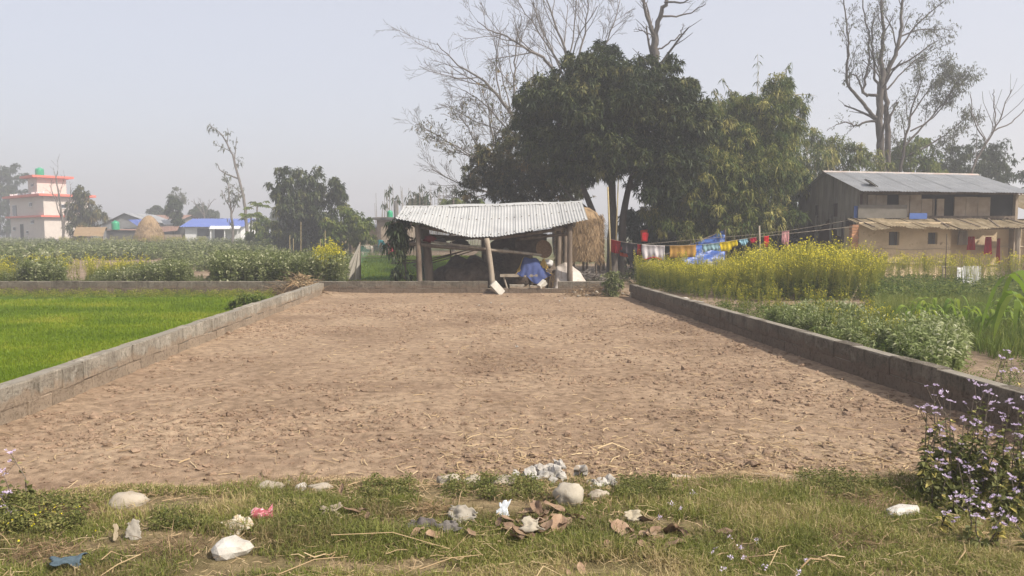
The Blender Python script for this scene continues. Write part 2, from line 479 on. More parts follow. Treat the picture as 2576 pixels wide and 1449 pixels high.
M['wheat'] = leafm('green_field', [(0.105, 0.165, 0.008), (0.145, 0.215, 0.01), (0.19, 0.248, 0.013), (0.28, 0.285, 0.035)], 0.35)
M['stone'] = mk('river_stone', [(0.24, 0.2, 0.15), (0.32, 0.275, 0.215), (0.38, 0.335, 0.27)], 7, rough=0.85, bsc=60, bmp=0.35, dirt=((0.22, 0.18, 0.13), 1.3, 0.58))
M['pale_stone'] = mk('pale_stone', [(0.33, 0.3, 0.26), (0.43, 0.405, 0.36), (0.52, 0.49, 0.45)], 9, rough=0.85, bsc=40, bmp=0.6, dirt=((0.34, 0.29, 0.23), 1.2, 0.6))

# ------------------------------------------------------------------ the land
def zland(x, y): return -0.07 + 0.8 * sstep(30, 100, np.asarray(y, float))
def nonuni(a, b, n, k): # n points from a to b, spacing growing by factor k
    t = np.linspace(0, 1, n); return a + (b - a) * (np.power(k, t) - 1) / (k - 1)
xs = np.concatenate([-nonuni(0, 420, 60, 60)[::-1], nonuni(0, 420, 60, 60)[1:]])
ys = np.concatenate([np.linspace(-60, 20, 20)[:-1], nonuni(20, 520, 90, 30)])
X, Y = np.meshgrid(xs, ys)
o = MB().grid(np.stack([X, Y, zland(X, Y) + fbm(X / 14, Y / 14, 3) * 0.12 * sstep(34, 60, Y)], -1)).build('ground', M['land'], smooth=True)
tag(o, 'open farmland reaching away to the hazy horizon', 'ground', kind='structure')

YB = 21.4
LW = (gr(0, 975, 0.38), gr(812, 712, 0.36))        # left wall, plot-side top edge
RW = (gr(2462, 956, 0.38), gr(1582, 716, 0.36))    # right wall, plot-side top edge
def lwx(y): a, b = LW; return a[0] + (b[0] - a[0]) * (y - a[1]) / (b[1] - a[1])
def rwx(y): a, b = RW; return a[0] + (b[0] - a[0]) * (y - a[1]) / (b[1] - a[1])
vb_px = [(-400, 1262), (0, 1262), (180, 1250), (420, 1240), (640, 1228), (860, 1222), (1100, 1214), (1330, 1216), (1560, 1222), (1760, 1208), (2050, 1205), (2300, 1205), (2800, 1205)]
vb = np.array([gr(a, b)[:2] for a, b in vb_px])
def vby(x): return np.interp(x, vb[:, 0], vb[:, 1])

def roughf(x, y):
    # worked lumps against raked, smoother streaks, and two old tracks curving through
    t = np.exp(-((x + 1.9 + 0.016 * (y - 6) ** 2 - 0.12 * (y - 6)) / 0.13) ** 2) + np.exp(-((x + 0.6 + 0.016 * (y - 6) ** 2 - 0.12 * (y - 6)) / 0.13) ** 2)
    smooth = sstep(0.2, 1.0, np.exp(-((x + 2.2) / 1.5) ** 2 - ((y - 11.5) / 2.6) ** 2))
    return np.clip(sstep(-0.12, 0.3, fbm(x / 2.6, y / 1.1, 51, 3)) * (1 - 0.75 * smooth) + 0.55 * t * sstep(6.5, 8, y), 0, 1)
def soilz(x, y):
    rough = roughf(x, y)
    z = 0.018 * fbm(x / 0.9, y / 0.9, 11, 3) + (0.006 + 0.02 * rough) * fbm(x / 0.2, y / 0.2, 21, 3) + (0.003 + 0.010 * rough) * fbm(x / 0.065, y / 0.065, 31, 3)
    z = z + 0.05 * np.exp(-np.abs(x - lwx(y)) / 0.35) + 0.03 * np.exp(-np.abs(x - rwx(y)) / 0.4) + 0.05 * np.exp(-np.abs(y - YB) / 0.5)
    return z - 0.05 * sstep(5.6, 4.9, y)
NX, NY = 380, 470
yy = nonuni(4.5, YB + 0.05, NY, 4.2)[:, None]; uu = np.linspace(0, 1, NX)[None]
X = (lwx(yy) - 0.08) + (rwx(yy) - lwx(yy) + 0.16) * uu; Y = np.broadcast_to(yy, X.shape)
o = MB().grid(np.stack([X, Y, soilz(X, Y)], -1)).build('plot_soil', M['soil'], smooth=False)
tag(o, 'bare brown tilled soil filling the walled plot', 'soil', kind='structure')

def vergez(x, y):
    return 0.05 + 0.03 * fbm(x / 0.7, y / 0.5, 5, 4) - 0.13 * sstep(-0.2, 0.3, y - vby(x) + 0.34 * fbm(x / 0.4, y / 0.3, 9, 4))
X, Y = np.meshgrid(np.linspace(-6.5, 6.5, 240), np.linspace(1.0, 5.9, 120))
o = MB().grid(np.stack([X, Y, vergez(X, Y)], -1)).build('grass_verge', M['verge'], smooth=True)
tag(o, 'rough grassy verge in front of the plot', 'verge', kind='structure')

X, Y = np.meshgrid(np.linspace(-26, -3, 60), np.linspace(4, YB, 60))
X = np.minimum(X, lwx(Y) - 0.06)
o = MB().grid(np.stack([X, Y, 0.02 + 0.02 * fbm(X, Y, 6)], -1)).build('field_earth', M['field'], smooth=True)
tag(o, 'level earth under the young green crop', 'field', kind='structure')
X, Y = np.meshgrid(np.linspace(0, 1, 90), np.linspace(3.5, 26.5, 120))
X = rwx(Y) + 0.06 + X * 22
o = MB().grid(np.stack([X, Y, 0.06 + 0.05 * fbm(X / 0.8, Y / 0.8, 16)], -1)).build('garden_earth', M['garden'], smooth=True)
tag(o, 'dry brown vegetable garden earth right of the plot', 'soil', kind='structure')
M['yard'] = soil_mat('yard_earth', [(0.2, 0.155, 0.11), (0.27, 0.21, 0.15), (0.33, 0.26, 0.19)], (0.1, 0.085, 0.06))
X, Y = np.meshgrid(np.linspace(-2.8, 34, 120), np.linspace(YB + 0.05, 52, 120))
X = np.where(Y < 26.6, np.minimum(X, rwx(Y) + 0.3), X)
o = MB().grid(np.stack([X, Y, 0.0 + 0.04 * fbm(X / 1.2, Y / 1.2, 17)], -1)).build('yard_earth', M['yard'], smooth=True)
tag(o, 'trodden yard earth behind the open shed', 'ground', kind='structure')
X, Y = np.meshgrid(np.linspace(-60, -2.7, 120), np.linspace(YB + 0.05, 62, 90))
o = MB().grid(np.stack([X, Y, zland(X, Y) + 0.09 + 0.05 * fbm(X / 1.5, Y / 1.5, 18)], -1)).build('field_ground', M['garden'], smooth=True)
tag(o, 'dry earth between the vegetable beds behind the back wall', 'field', kind='structure')

# ------------------------------------------------------------------ clods and straw on the plot
rg = rng(4)
ICO = None
def ico_pts():
    t = (1 + 5 ** 0.5) / 2
    v = np.array([(-1, t, 0), (1, t, 0), (-1, -t, 0), (1, -t, 0), (0, -1, t), (0, 1, t), (0, -1, -t), (0, 1, -t), (t, 0, -1), (t, 0, 1), (-t, 0, -1), (-t, 0, 1)], float)
    f = np.array([(0, 11, 5), (0, 5, 1), (0, 1, 7), (0, 7, 10), (0, 10, 11), (1, 5, 9), (5, 11, 4), (11, 10, 2), (10, 7, 6), (7, 1, 8), (3, 9, 4), (3, 4, 2), (3, 2, 6), (3, 6, 8), (3, 8, 9), (4, 9, 5), (2, 4, 11), (6, 2, 10), (8, 6, 7), (9, 8, 1)])
    return unit(v), f
IV, IF = ico_pts()
def lumps(mb, P, S, rg, flat=0.6, jit=0.25):
    n = len(P)
    V = IV[None] * (1 + rg.normal(0, jit, (n, 12, 1))) * S[:, None, None] * np.stack([rg.uniform(0.7, 1.3, n), rg.uniform(0.7, 1.3, n), rg.uniform(flat * 0.7, flat * 1.3, n)], 1)[:, None]
    V = rotz(V, rg.uniform(0, 6.28, n)[:, None]) + P[:, None]
    Fc = (IF[None] + (np.arange(n) * 12)[:, None, None]).reshape(-1, 3)
    mb.add(V.reshape(-1, 3), Fc, np.repeat(rg.uniform(0, 1, n), 20))
n = 52000
y = nonuni(4.9, YB - 0.1, 4000, 5)[rg.integers(0, 4000, n)] + rg.uniform(-0.03, 0.03, n)
x = lwx(y) + 0.02 + (rwx(y) - lwx(y) - 0.04) * rg.uniform(0, 1, n)
keep = rg.uniform(0, 1, n) < 0.07 + 0.75 * roughf(x, y) + 0.2 * (y < 6.2)
x, y = x[keep][:17000], y[keep][:17000]
S = np.clip(rg.lognormal(-4.5, 0.5, len(x)), 0.005, 0.05)
mb = MB(); lumps(mb, np.stack([x, y, soilz(x, y) + S * 0.15], 1), S, rg)
o = mb.build('soil_clods', M['clod']); tag(o, 'small crumbled earth clods strewn over the tilled plot', 'clods', kind='stuff')
def straws(n, sampler, zf, L, W, rg):
    P = sampler(n); a = rg.uniform(0, np.pi, n); L = L * rg.lognormal(-0.2, 0.5, n)
    d = np.stack([np.cos(a), np.sin(a), rg.normal(0, 0.12, n)], 1); s = np.stack([-np.sin(a), np.cos(a), rg.normal(0, 0.5, n)], 1)
    c = np.stack([P[:, 0], P[:, 1], zf(P[:, 0], P[:, 1]) + 0.012], 1)
    bend = s * (L * rg.normal(0, 0.12, n))[:, None]
    d = d * L[:, None] / 2; s = s * (W * rg.uniform(0.6, 1.3, n))[:, None] / 2
    q1 = np.stack([c - d - s, c - d + s, c + bend + s, c + bend - s], 1); q2 = np.stack([c + bend - s, c + bend + s, c + d + s, c + d - s], 1)
    return np.concatenate([q1, q2]), np.tile(np.clip(rg.normal(0.5, 0.25, n), 0, 1), 2)
def plot_sampler(n):
    y = nonuni(4.9, YB - 0.3, 2000, 7)[rg.integers(0, 2000, n)] + rg.uniform(-0.05, 0.05, n)
    u = rg.beta(1.3, 1.0, n); x = lwx(y) + 0.1 + (rwx(y) - lwx(y) - 0.2) * u
    return np.stack([x, y], 1)
A1, v1 = straws(3000, plot_sampler, soilz, 0.085, 0.006, rg)
def front_sampler(n):
    x = rg.uniform(-0.5, 4.2, n); return np.stack([x, vby(x) + 0.05 + rg.exponential(0.55, n)], 1)
A2, v2 = straws(3000, front_sampler, soilz, 0.07, 0.0055, rg)
A3, v3 = straws(160, plot_sampler, soilz, 0.16, 0.005, rg)
o = MB().soup(A1, v1).soup(A2, v2).soup(A3, v3).build('straw_bits', M['straw'])
tag(o, 'scattered bits of dry straw and stalk lying on the tilled soil', 'straw', kind='stuff')

# ------------------------------------------------------------------ block walls
import bmesh
def chamfer_block(seed, size=(0.397, 0.16, 0.196), off=0.006, jit=0.005, chips=0):
    r = random.Random(seed); bm = bmesh.new()
    bmesh.ops.create_cube(bm, size=1.0)
    for v in bm.verts: v.co = Vector((v.co.x * size[0], v.co.y * size[1], v.co.z * size[2]))
    bmesh.ops.bevel(bm, geom=list(bm.edges), offset=off, segments=1, affect='EDGES')
    for v in bm.verts: v.co += Vector((r.uniform(-jit, jit), r.uniform(-jit, jit), r.uniform(-jit, jit)))
    me = bpy.data.meshes.new('block'); bm.to_mesh(me); bm.free()
    return me
BM = [chamfer_block(i) for i in range(6)]
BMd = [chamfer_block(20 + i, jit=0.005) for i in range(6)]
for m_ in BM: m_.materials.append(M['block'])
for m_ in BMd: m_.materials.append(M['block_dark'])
def wall_run(name, label, A, B, meshes, zb=-0.03, courses=2, skip=lambda c, s: False, seed=0, th=0.16, step=0.4, sag=0.011):
    r = random.Random(seed)
    A, B = np.array(A[:2], float), np.array(B[:2], float); Lw = np.linalg.norm(B - A); d = (B - A) / Lw; nrm = np.array((-d[1], d[0]))
    ang = math.atan2(d[1], d[0]); mid = (A + B) / 2
    t = thing(name, label, 'wall', (mid[0], mid[1], zb), 'concrete block walls round the plot')
    n = int(Lw / step) + 1
    mort = MB(); ends = []
    for c in range(courses):
        z = zb + 0.2 * c + 0.1
        run0 = None
        for k in range(n + 1):
            s = (k + (0.5 if c % 2 else 0.0)) * step
            if s > Lw: break
            if skip(c, s):
                if run0 is not None: ends.append((c, run0, s - step / 2)); run0 = None
                continue
            if run0 is None: run0 = s - step / 2
            p = A + d * s + nrm * r.uniform(-0.006, 0.006)
            place(meshes[r.randrange(len(meshes))], 'block', t, (p[0], p[1], z + r.uniform(-sag, sag)), (r.uniform(-0.012, 0.012), r.uniform(-0.012, 0.012), ang + r.uniform(-0.01, 0.01) + (math.pi if r.random() < 0.5 else 0)))
        if run0 is not None: ends.append((c, run0, min(s, Lw) ))
    c_, s_ = math.cos(ang), math.sin(ang); Rm = np.array(((c_, -s_, 0), (s_, c_, 0), (0, 0, 1)))
    for c, s0, s1 in ends:
        p = A + d * (s0 + s1) / 2
        mort.box((p[0], p[1], zb + 0.2 * c + 0.093), (s1 - s0 - 0.02, th - 0.028, 0.212), Rm)
    mort.build('mortar', M['mortar'], t)
    return t
TH = 0.16
ld = unit((LW[1] - LW[0])[:2]); ln_ = np.array((-ld[1], ld[0]))
a = LW[0][:2] - ld * 2.2 + ln_ * TH / 2; b = LW[1][:2] + ln_ * TH / 2
wall_run('block_wall', 'pale streaked concrete block wall between the green field and bare plot', a, b, BM, seed=1)
rd = unit((RW[1] - RW[0])[:2]); rn_ = np.array((rd[1], -rd[0]))
a = RW[0][:2] - rd * 2.6 + rn_ * TH / 2; b = RW[1][:2] + rn_ * TH / 2 - rd * 0.1
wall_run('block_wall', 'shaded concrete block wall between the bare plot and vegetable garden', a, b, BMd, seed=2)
xl = at(-120, 712, YB)[0]
def gapx(c, s):
    x = xl + s; g0, g1 = at(1232, 715, YB)[0], at(1398, 715, YB)[0]
    return (c == 1 and g0 < x < g1) 
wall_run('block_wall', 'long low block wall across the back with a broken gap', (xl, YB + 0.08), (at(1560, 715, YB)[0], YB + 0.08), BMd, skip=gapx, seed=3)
# half-height broken pieces lying in the gap, and the two fallen blocks
g = chamfer_block(77, (0.42, 0.16, 0.10), 0.006, 0.012); g.materials.append(M['block'])
g2 = chamfer_block(78, (0.44, 0.16, 0.07), 0.006, 0.012); g2.materials.append(M['block'])
for me_, px, z, lab in ((g, 1300, 0.222, 'broken half block lying flat in the gap of the back wall'), (g2, 1352, 0.207, 'thin broken block slab beside the gap in the back wall')):
    p = at(px, 722, YB + 0.08); tag(place(me_, 'broken_block', None, (p[0], YB + 0.08, z), (0.02, 0.03, 0.05)), lab, 'block')
tb = chamfer_block(79, (0.40, 0.16, 0.2), 0.008, 0.008); tb.materials.append(M['clear_concrete'])
p = at(1251, 726, YB - 0.16)
tag(place(tb, 'fallen_block', None, (p[0], YB - 0.2, 0.185), (R(-16), R(48), R(8))), 'pale concrete block tipped on its corner against the back wall', 'block')
p = at(1364, 714, YB)
tag(place(tb, 'fallen_block', None, (p[0], YB + 0.06, 0.285), (R(20), R(-38), R(28)), (0.62, 0.8, 0.75)), 'small broken block leaning at the right end of the wall gap', 'block')
# half-buried foundation course along the front edge
u, v = np.meshgrid(np.linspace(0, 1, 120), np.linspace(0, 1, 7))
x = gr(1690, 1200)[0] + u * (gr(2310, 1200)[0] - gr(1690, 1200)[0]); y = vby(x) + 0.03 + 0.13 * v + 0.02 * fbm(x * 3, x * 0, 91)
z = -0.002 + 0.04 * fbm(x / 0.35, y / 0.2, 92, 3) + 0.012 * fbm(x / 0.06, y / 0.06, 93) - 0.06 * (np.abs(v - 0.5) * 2) ** 6
o = MB().grid(np.stack([x, y, z], -1)).build('buried_footing', mk('dusty_footing', [(0.27, 0.2, 0.145), (0.33, 0.26, 0.195), (0.39, 0.33, 0.265)], 6, bsc=40, bmp=0.6), smooth=True)
tag(o, 'pale dusty concrete footing just showing along the front edge', 'footing')

# ------------------------------------------------------------------ grass of the verge, the green field
rg = rng(8)
n = 300000
y = nonuni(2.6, 5.6, 3000, 2.0)[rg.integers(0, 3000, n)]; x = rg.uniform(-1, 1, n) * (y * 0.72 + 0.3)
y = y + rg.uniform(-0.02, 0.02, n)
dens = sstep(-0.4, 0.05, fbm(x / 0.5, y / 0.3, 33, 4)) * (0.12 + 0.88 * sstep(0.08, -0.55, y - vby(x) + 0.35 * fbm(x / 0.5, y / 0.3, 35, 3)))
lush = sstep(0.0, 0.35, fbm(x / 0.8, y / 0.45, 41, 3))
kp = (rg.uniform(0, 1, n) < dens) & (y < vby(x) + 0.14 * (0.4 + lush) + 0.25 * fbm(x / 0.3, y * 0, 36, 3))
# dry patches with hardly any green
for px, py, r_ in ((110, 1390, 0.30), (150, 1310, 0.25), (420, 1385, 0.35), (1080, 1290, 0.22), (2150, 1270, 0.3), (2160, 1370, 0.25)):
    q = gr(px, py, 0.05); kp &= (rg.uniform(0, 1, n) < 0.22 + sstep(r_ * 0.5, r_ * 1.2, np.hypot(x - q[0], (y - q[1]) * 1.3)))
x, y, lush = x[kp], y[kp], lush[kp]
H = rg.uniform(0.025, 0.065, len(x)) * (1 + 0.8 * lush); P = np.stack([x, y, vergez(x, y) - 0.004], 1)
q, t = blades(P, H, rg.uniform(0.003, 0.006, len(x)), 0.9, rg)
v = np.clip(0.42 + 1.0 * fbm(x / 0.7, y / 0.4, 61, 3) + rg.normal(0, 0.15, len(x)) + 0.06 * (y < 4.2) + 0.4 * (rg.uniform(0, 1, len(x)) < 0.12), 0, 1)
mb = MB().soup(q, v).soup(t, v)
tag(mb.build('verge_grass', M['grass']), 'short matted green and dry grass covering the verge', 'grass', kind='stuff')
def verge_sampler(n):
    y = rg.uniform(2.8, 5.5, n); x = rg.uniform(-1, 1, n) * (y * 0.72); return np.stack([x, np.minimum(y, vby(x) + 0.1)], 1)
def edge_sampler(n):
    x = rg.uniform(-3.4, 3.6, n); return np.stack([x, vby(x) + rg.normal(-0.08, 0.16, n)], 1)
A0, v0 = straws(5200, edge_sampler, lambda a, b: np.maximum(vergez(a, b), soilz(a, b)) + 0.008, 0.07, 0.0036, rg)
A, v = straws(4200, verge_sampler, lambda a, b: vergez(a, b) + 0.018, 0.07, 0.0032, rg)
A2, v2 = straws(110, verge_sampler, lambda a, b: vergez(a, b) + 0.03, 0.16, 0.0045, rg)
tag(MB().soup(A0, v0 * 0.8).soup(A, v).soup(A2, v2).build('verge_straw', M['straw']), 'pale dry stalks lying through the verge grass', 'straw', kind='stuff')

n = 230000
y = nonuni(6.0, 20.0, 4000, 3.0)[rg.integers(0, 4000, n)] + rg.uniform(-0.02, 0.02, n)
x = lwx(y) - 0.17 - rg.uniform(0, 1, n) * (y * 0.72 - 3.9 + 0.6)
edge = 19.4 + 0.5 * fbm(x / 2.0, y * 0, 71) + 0.05 * (x + 9)
bare = fbm(x / 1.3, y / 1.3, 72, 4)
kp = (y < edge) & (rg.uniform(0, 1, n) < 0.35 + sstep(-0.5, -0.1, bare))
x, y, bare = x[kp], y[kp], bare[kp]
P = np.stack([x, y, np.full(len(x), 0.015)], 1)
H = rg.uniform(0.045, 0.105, len(x)) * (1 + 0.5 * fbm(x / 0.8, y / 0.8, 74, 3)); W = rg.uniform(0.006, 0.011, len(x)) * (0.7 + y / 14)
q, t = blades(P, H, W, 0.45, rg)
v = np.clip(0.42 + 0.75 * fbm(x / 1.5, y / 1.1, 73, 4) + rg.normal(0, 0.16, len(x)) - 0.2 * bare, 0, 1)
tag(MB().soup(q, v).soup(t, v).build('green_crop', M['wheat']), 'bright green young cereal crop in the field left of the plot', 'crop', kind='stuff')

# ------------------------------------------------------------------ trees
M['bark'] = mk('brown_bark', [(0.08, 0.062, 0.047), (0.14, 0.112, 0.087), (0.2, 0.162, 0.128)], 6, bsc=25, bmp=0.8, bdist=0.03, st=(1, 1, 0.3))
M['dark_bark'] = mk('dark_bark', [(0.045, 0.037, 0.032), (0.085, 0.072, 0.062), (0.125, 0.108, 0.094)], 6, bsc=25, bmp=0.8, bdist=0.03, st=(1, 1, 0.3))
M['grey_bark'] = mk('grey_bark', [(0.09, 0.078, 0.07), (0.14, 0.122, 0.108), (0.19, 0.168, 0.148)], 6, bsc=25, bmp=0.6, bdist=0.02, st=(1, 1, 0.3))
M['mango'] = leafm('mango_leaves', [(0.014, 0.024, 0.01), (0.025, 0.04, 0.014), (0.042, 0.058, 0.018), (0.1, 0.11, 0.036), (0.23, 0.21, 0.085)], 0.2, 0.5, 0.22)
M['olive'] = leafm('olive_leaves', [(0.03, 0.038, 0.016), (0.055, 0.062, 0.024), (0.095, 0.095, 0.036), (0.17, 0.14, 0.055), (0.27, 0.17, 0.07)], 0.25, 0.6, 0.12)
M['bamboo_leaf'] = leafm('bamboo_leaves', [(0.018, 0.036, 0.01), (0.036, 0.062, 0.015), (0.075, 0.105, 0.024), (0.2, 0.205, 0.055), (0.4, 0.36, 0.125)], 0.3, 0.55, 0.12)  # ramp ends carry the thicket's inner shade and the highlights on its tufts
M['dark_leaf'] = leafm('dark_leaves', [(0.02, 0.035, 0.015), (0.035, 0.055, 0.022), (0.06, 0.075, 0.028), (0.1, 0.11, 0.042)], 0.2, 0.6, 0.12)
M['grey_leaf'] = leafm('sparse_leaves', [(0.06, 0.07, 0.04), (0.1, 0.11, 0.06), (0.14, 0.14, 0.08)], 0.3)
M['fresh_leaf'] = leafm('fresh_leaves', [(0.05, 0.085, 0.02), (0.1, 0.14, 0.03), (0.16, 0.19, 0.045), (0.24, 0.24, 0.075)], 0.35, 0.6, 0.12)
M['bamboo'] = mk('bamboo_cane', [(0.26, 0.21, 0.11), (0.38, 0.31, 0.18)], 8, rough=0.6, bsc=20, bmp=0.1)
M['pole'] = mk('weathered_pole', [(0.13, 0.105, 0.08), (0.22, 0.185, 0.145), (0.3, 0.26, 0.21)], 9, bsc=40, bmp=0.6, st=(1, 1, 0.2))

def pxc(L, Y, seed, dy=1.2, sq=1.0, copies=1):
    """clumps given as (px, py, radius px) in the picture plane at depth Y, scattered in depth"""
    r = rng(seed); out = []
    for a in L:
        for k in range(copies):
            yy_ = Y + (r.uniform(-dy, dy) if len(a) < 4 else a[3])
            p = at(a[0] + r.normal(0, a[2] * 0.12), a[1] + r.normal(0, a[2] * 0.1), yy_); s = a[2] * yy_ / F
            out.append((p[0], p[1], p[2], s * r.uniform(0.9, 1.1), s * r.uniform(0.9, 1.3), s * sq * r.uniform(0.85, 1.1)))
    return np.array(out)
def tree(name, label, trunks, Y, cl, leaf, bark, per, k, L, W, seed, shell=0.5, droop=0.5, group=None, spread=0.9, twigs=None, zmin=0.15, cat='tree', flat=True, shift=0.0):
    """trunks: [(pixel polyline [(px,py[,dY])], r0, r1)]"""
    r = rng(seed)
    b0 = trunks[0][0][0]; base = at(b0[0], b0[1], Y + (b0[2] if len(b0) > 2 else 0))
    t = thing(name, label, cat, base, group)
    mb = MB(); out = []; tips = []
    for P, r0, r1 in trunks:
        Q = [at(p[0], p[1], Y + (p[2] if len(p) > 2 else 0)) for p in P]
        q, rad = limb(Q, r0, r1, r, 0.02)
        out.append((q, rad, 0))
        if twigs: branch(r, q, rad, np.linalg.norm(q[-1] - q[0]), 0, twigs[0], out, tips, twigs[1])
    wood(mb, out); mb.build('trunk', M[bark], t, smooth=True)
    if cl is not None and len(cl):
        P, D = clumps(cl, per, r, shell); kp = P[:, 2] > zmin; P, D = P[kp], D[kp]
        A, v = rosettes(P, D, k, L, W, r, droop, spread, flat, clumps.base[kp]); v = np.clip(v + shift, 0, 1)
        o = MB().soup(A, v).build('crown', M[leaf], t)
    return t, tips

# the big mango
MC = [(1525, 118, 26), (1500, 150, 36), (1548, 150, 34), (1452, 165, 34), (1420, 195, 40), (1590, 190, 40), (1640, 175, 30), (1690, 170, 28), (1672, 200, 40), (1370, 225, 36), (1335, 250, 30), (1312, 262, 20), (1500, 215, 66), (1590, 245, 70),
      (1715, 235, 38), (1420, 270, 62), (1345, 300, 38), (1310, 300, 20), (1510, 320, 80), (1620, 320, 80), (1710, 310, 60), (1752, 270, 28), (1775, 315, 30), (1380, 360, 52), (1450, 385, 58), (1540, 405, 56), (1640, 415, 64), (1725, 395, 56), (1330, 375, 30), (1420, 440, 40), (1620, 470, 34), (1680, 470, 46), (1475, 445, 28), (1730, 450, 36)]
mcl = np.concatenate([pxc(MC, 29.6, 5, 1.6), pxc(MC[12:], 31.4, 6, 1.0), pxc(MC[9:28], 28.6, 7, 0.6)])
tree('mango_tree', 'huge dark mango tree towering over the open tin shed', [
    ([(1541, 694), (1540, 600), (1543, 500), (1536, 400), (1515, 280), (1520, 150)], 0.24, 0.05),
    ([(1568, 690, .3), (1564, 580, .2), (1578, 480, .1), (1604, 390, .3), (1650, 270, .6)], 0.19, 0.05),
    ([(1512, 680, -.2), (1508, 570, -.3), (1482, 510, -.4), (1455, 430, -.8), (1405, 310, -1)], 0.18, 0.05),
    ([(1508, 550, -.2), (1470, 520, -.5), (1440, 500, -.7), (1400, 450, -1)], 0.09, 0.03),
    ([(1580, 480, .1), (1610, 450, .8), (1690, 380, 1.4)], 0.09, 0.03),
    ([(1540, 470), (1500, 420, 1), (1430, 380, 1.4)], 0.1, 0.03)],
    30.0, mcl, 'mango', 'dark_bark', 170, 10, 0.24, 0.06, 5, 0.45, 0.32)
# a lower, duller tree on its left
OC = [(1180, 480, 34), (1210, 395, 30), (1260, 445, 50), (1330, 400, 46), (1380, 420, 46), (1420, 420, 40), (1390, 500, 44), (1280, 500, 40), (1240, 415, 52), (1190, 445, 36), (1290, 395, 52), (1350, 440, 58), (1300, 475, 50), (1400, 470, 55), (1235, 480, 40), (1290, 330, 26), (1265, 350, 30), (1440, 500, 36), (1330, 495, 44)]
tree('olive_tree', 'dull olive brown tree behind the tin roof, left of the mango', [([(1330, 640), (1325, 560), (1310, 480), (1290, 400)], 0.16, 0.05), ([(1325, 560), (1380, 500), (1400, 450)], 0.09, 0.03), ([(1318, 520), (1250, 460), (1230, 410)], 0.08, 0.03)],
     36.0, pxc(OC, 36, 11, 1.5), 'olive', 'bark', 210, 9, 0.19, 0.06, 12, 0.4, 0.35)
# bamboo thicket
BC = [(1745, 340, 46), (1770, 420, 50), (1700, 450, 44), (1810, 440, 50), (1880, 500, 50), (1962, 225, 34), (1930, 270, 44), (1985, 275, 34), (1880, 290, 42), (1840, 260, 30), (1800, 310, 48), (1940, 340, 58), (1860, 370, 62), (1990, 350, 36), (1790, 390, 50), (1930, 430, 64), (1850, 460, 66), (1760, 470, 54), (1985, 450, 44), (1700, 510, 44), (1810, 540, 56), (1900, 540, 62), (1975, 540, 36), (1740, 570, 46), (1660, 545, 36)]
BF = [(a, b, c, 33.5 - 35 + (-2.2 if b > 400 else -0.6)) for a, b, c in BC]
bcl = np.concatenate([pxc(BC, 33.5, 21, 1.0), pxc(BC, 35, 22, 0.8), pxc([q for q in BF if q[1] < 590], 33.5, 24)])
t, _ = tree('bamboo_thicket', 'dense green and yellow bamboo thicket between mango and mud house', [([(1850 + 26 * i, 655), (1845 + 30 * i, 480), (1830 + 38 * i, 340), (1800 + 46 * i, 230)], 0.05, 0.015) for i in range(-4, 5)],
     34.0, bcl, 'bamboo_leaf', 'bamboo', 185, 9, 0.26, 0.045, 22, 0.45, droop=0.45, cat='bamboo', shift=0.09)
# feathery shoots rising out of it
r = rng(23); mb = MB(); mbl = MB()
for P in ([(1900, 300), (1908, 200), (1906, 135)], [(1860, 300), (1845, 240), (1815, 198)], [(1950, 230), (1975, 180), (1990, 158)], [(1820, 280), (1800, 240), (1795, 225)], [(1990, 240), (2020, 236), (2050, 240)], [(1998, 290), (2015, 300), (2030, 303)]):
    q, rad = limb([at(a, b, 33.5) for a, b in P], 0.018, 0.006, r); MB().tube(q, rad, 4).build('shoot', M['bamboo'], t)
    i = r.integers(len(q) // 2, len(q), 22); pp = q[i] + r.normal(0, 0.04, (22, 3)); A = leafquads(pp, np.stack([r.normal(0, .6, 22), r.normal(0, .6, 22), -np.ones(22) * .7], 1), 0.26, 0.045, r)
    mbl.soup(A, r.uniform(0.2, 0.7, 22))
tag(mbl.build('shoot_leaves', M['bamboo_leaf'], t), kind='stuff')
# dark undergrowth at the foot of the trees
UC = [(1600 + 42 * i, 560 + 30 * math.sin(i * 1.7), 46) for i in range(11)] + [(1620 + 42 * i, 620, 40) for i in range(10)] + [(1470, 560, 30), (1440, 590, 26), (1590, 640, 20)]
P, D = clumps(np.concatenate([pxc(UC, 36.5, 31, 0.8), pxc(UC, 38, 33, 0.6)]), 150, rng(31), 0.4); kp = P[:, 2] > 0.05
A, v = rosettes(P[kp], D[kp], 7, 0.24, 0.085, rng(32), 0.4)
tag(MB().soup(A, v * 0.5).build('undergrowth', M['dark_leaf']), 'deep shaded undergrowth filling the gap below mango and bamboo', 'undergrowth', kind='stuff')  # leaf values halved, so the deep shade is painted into the leaves

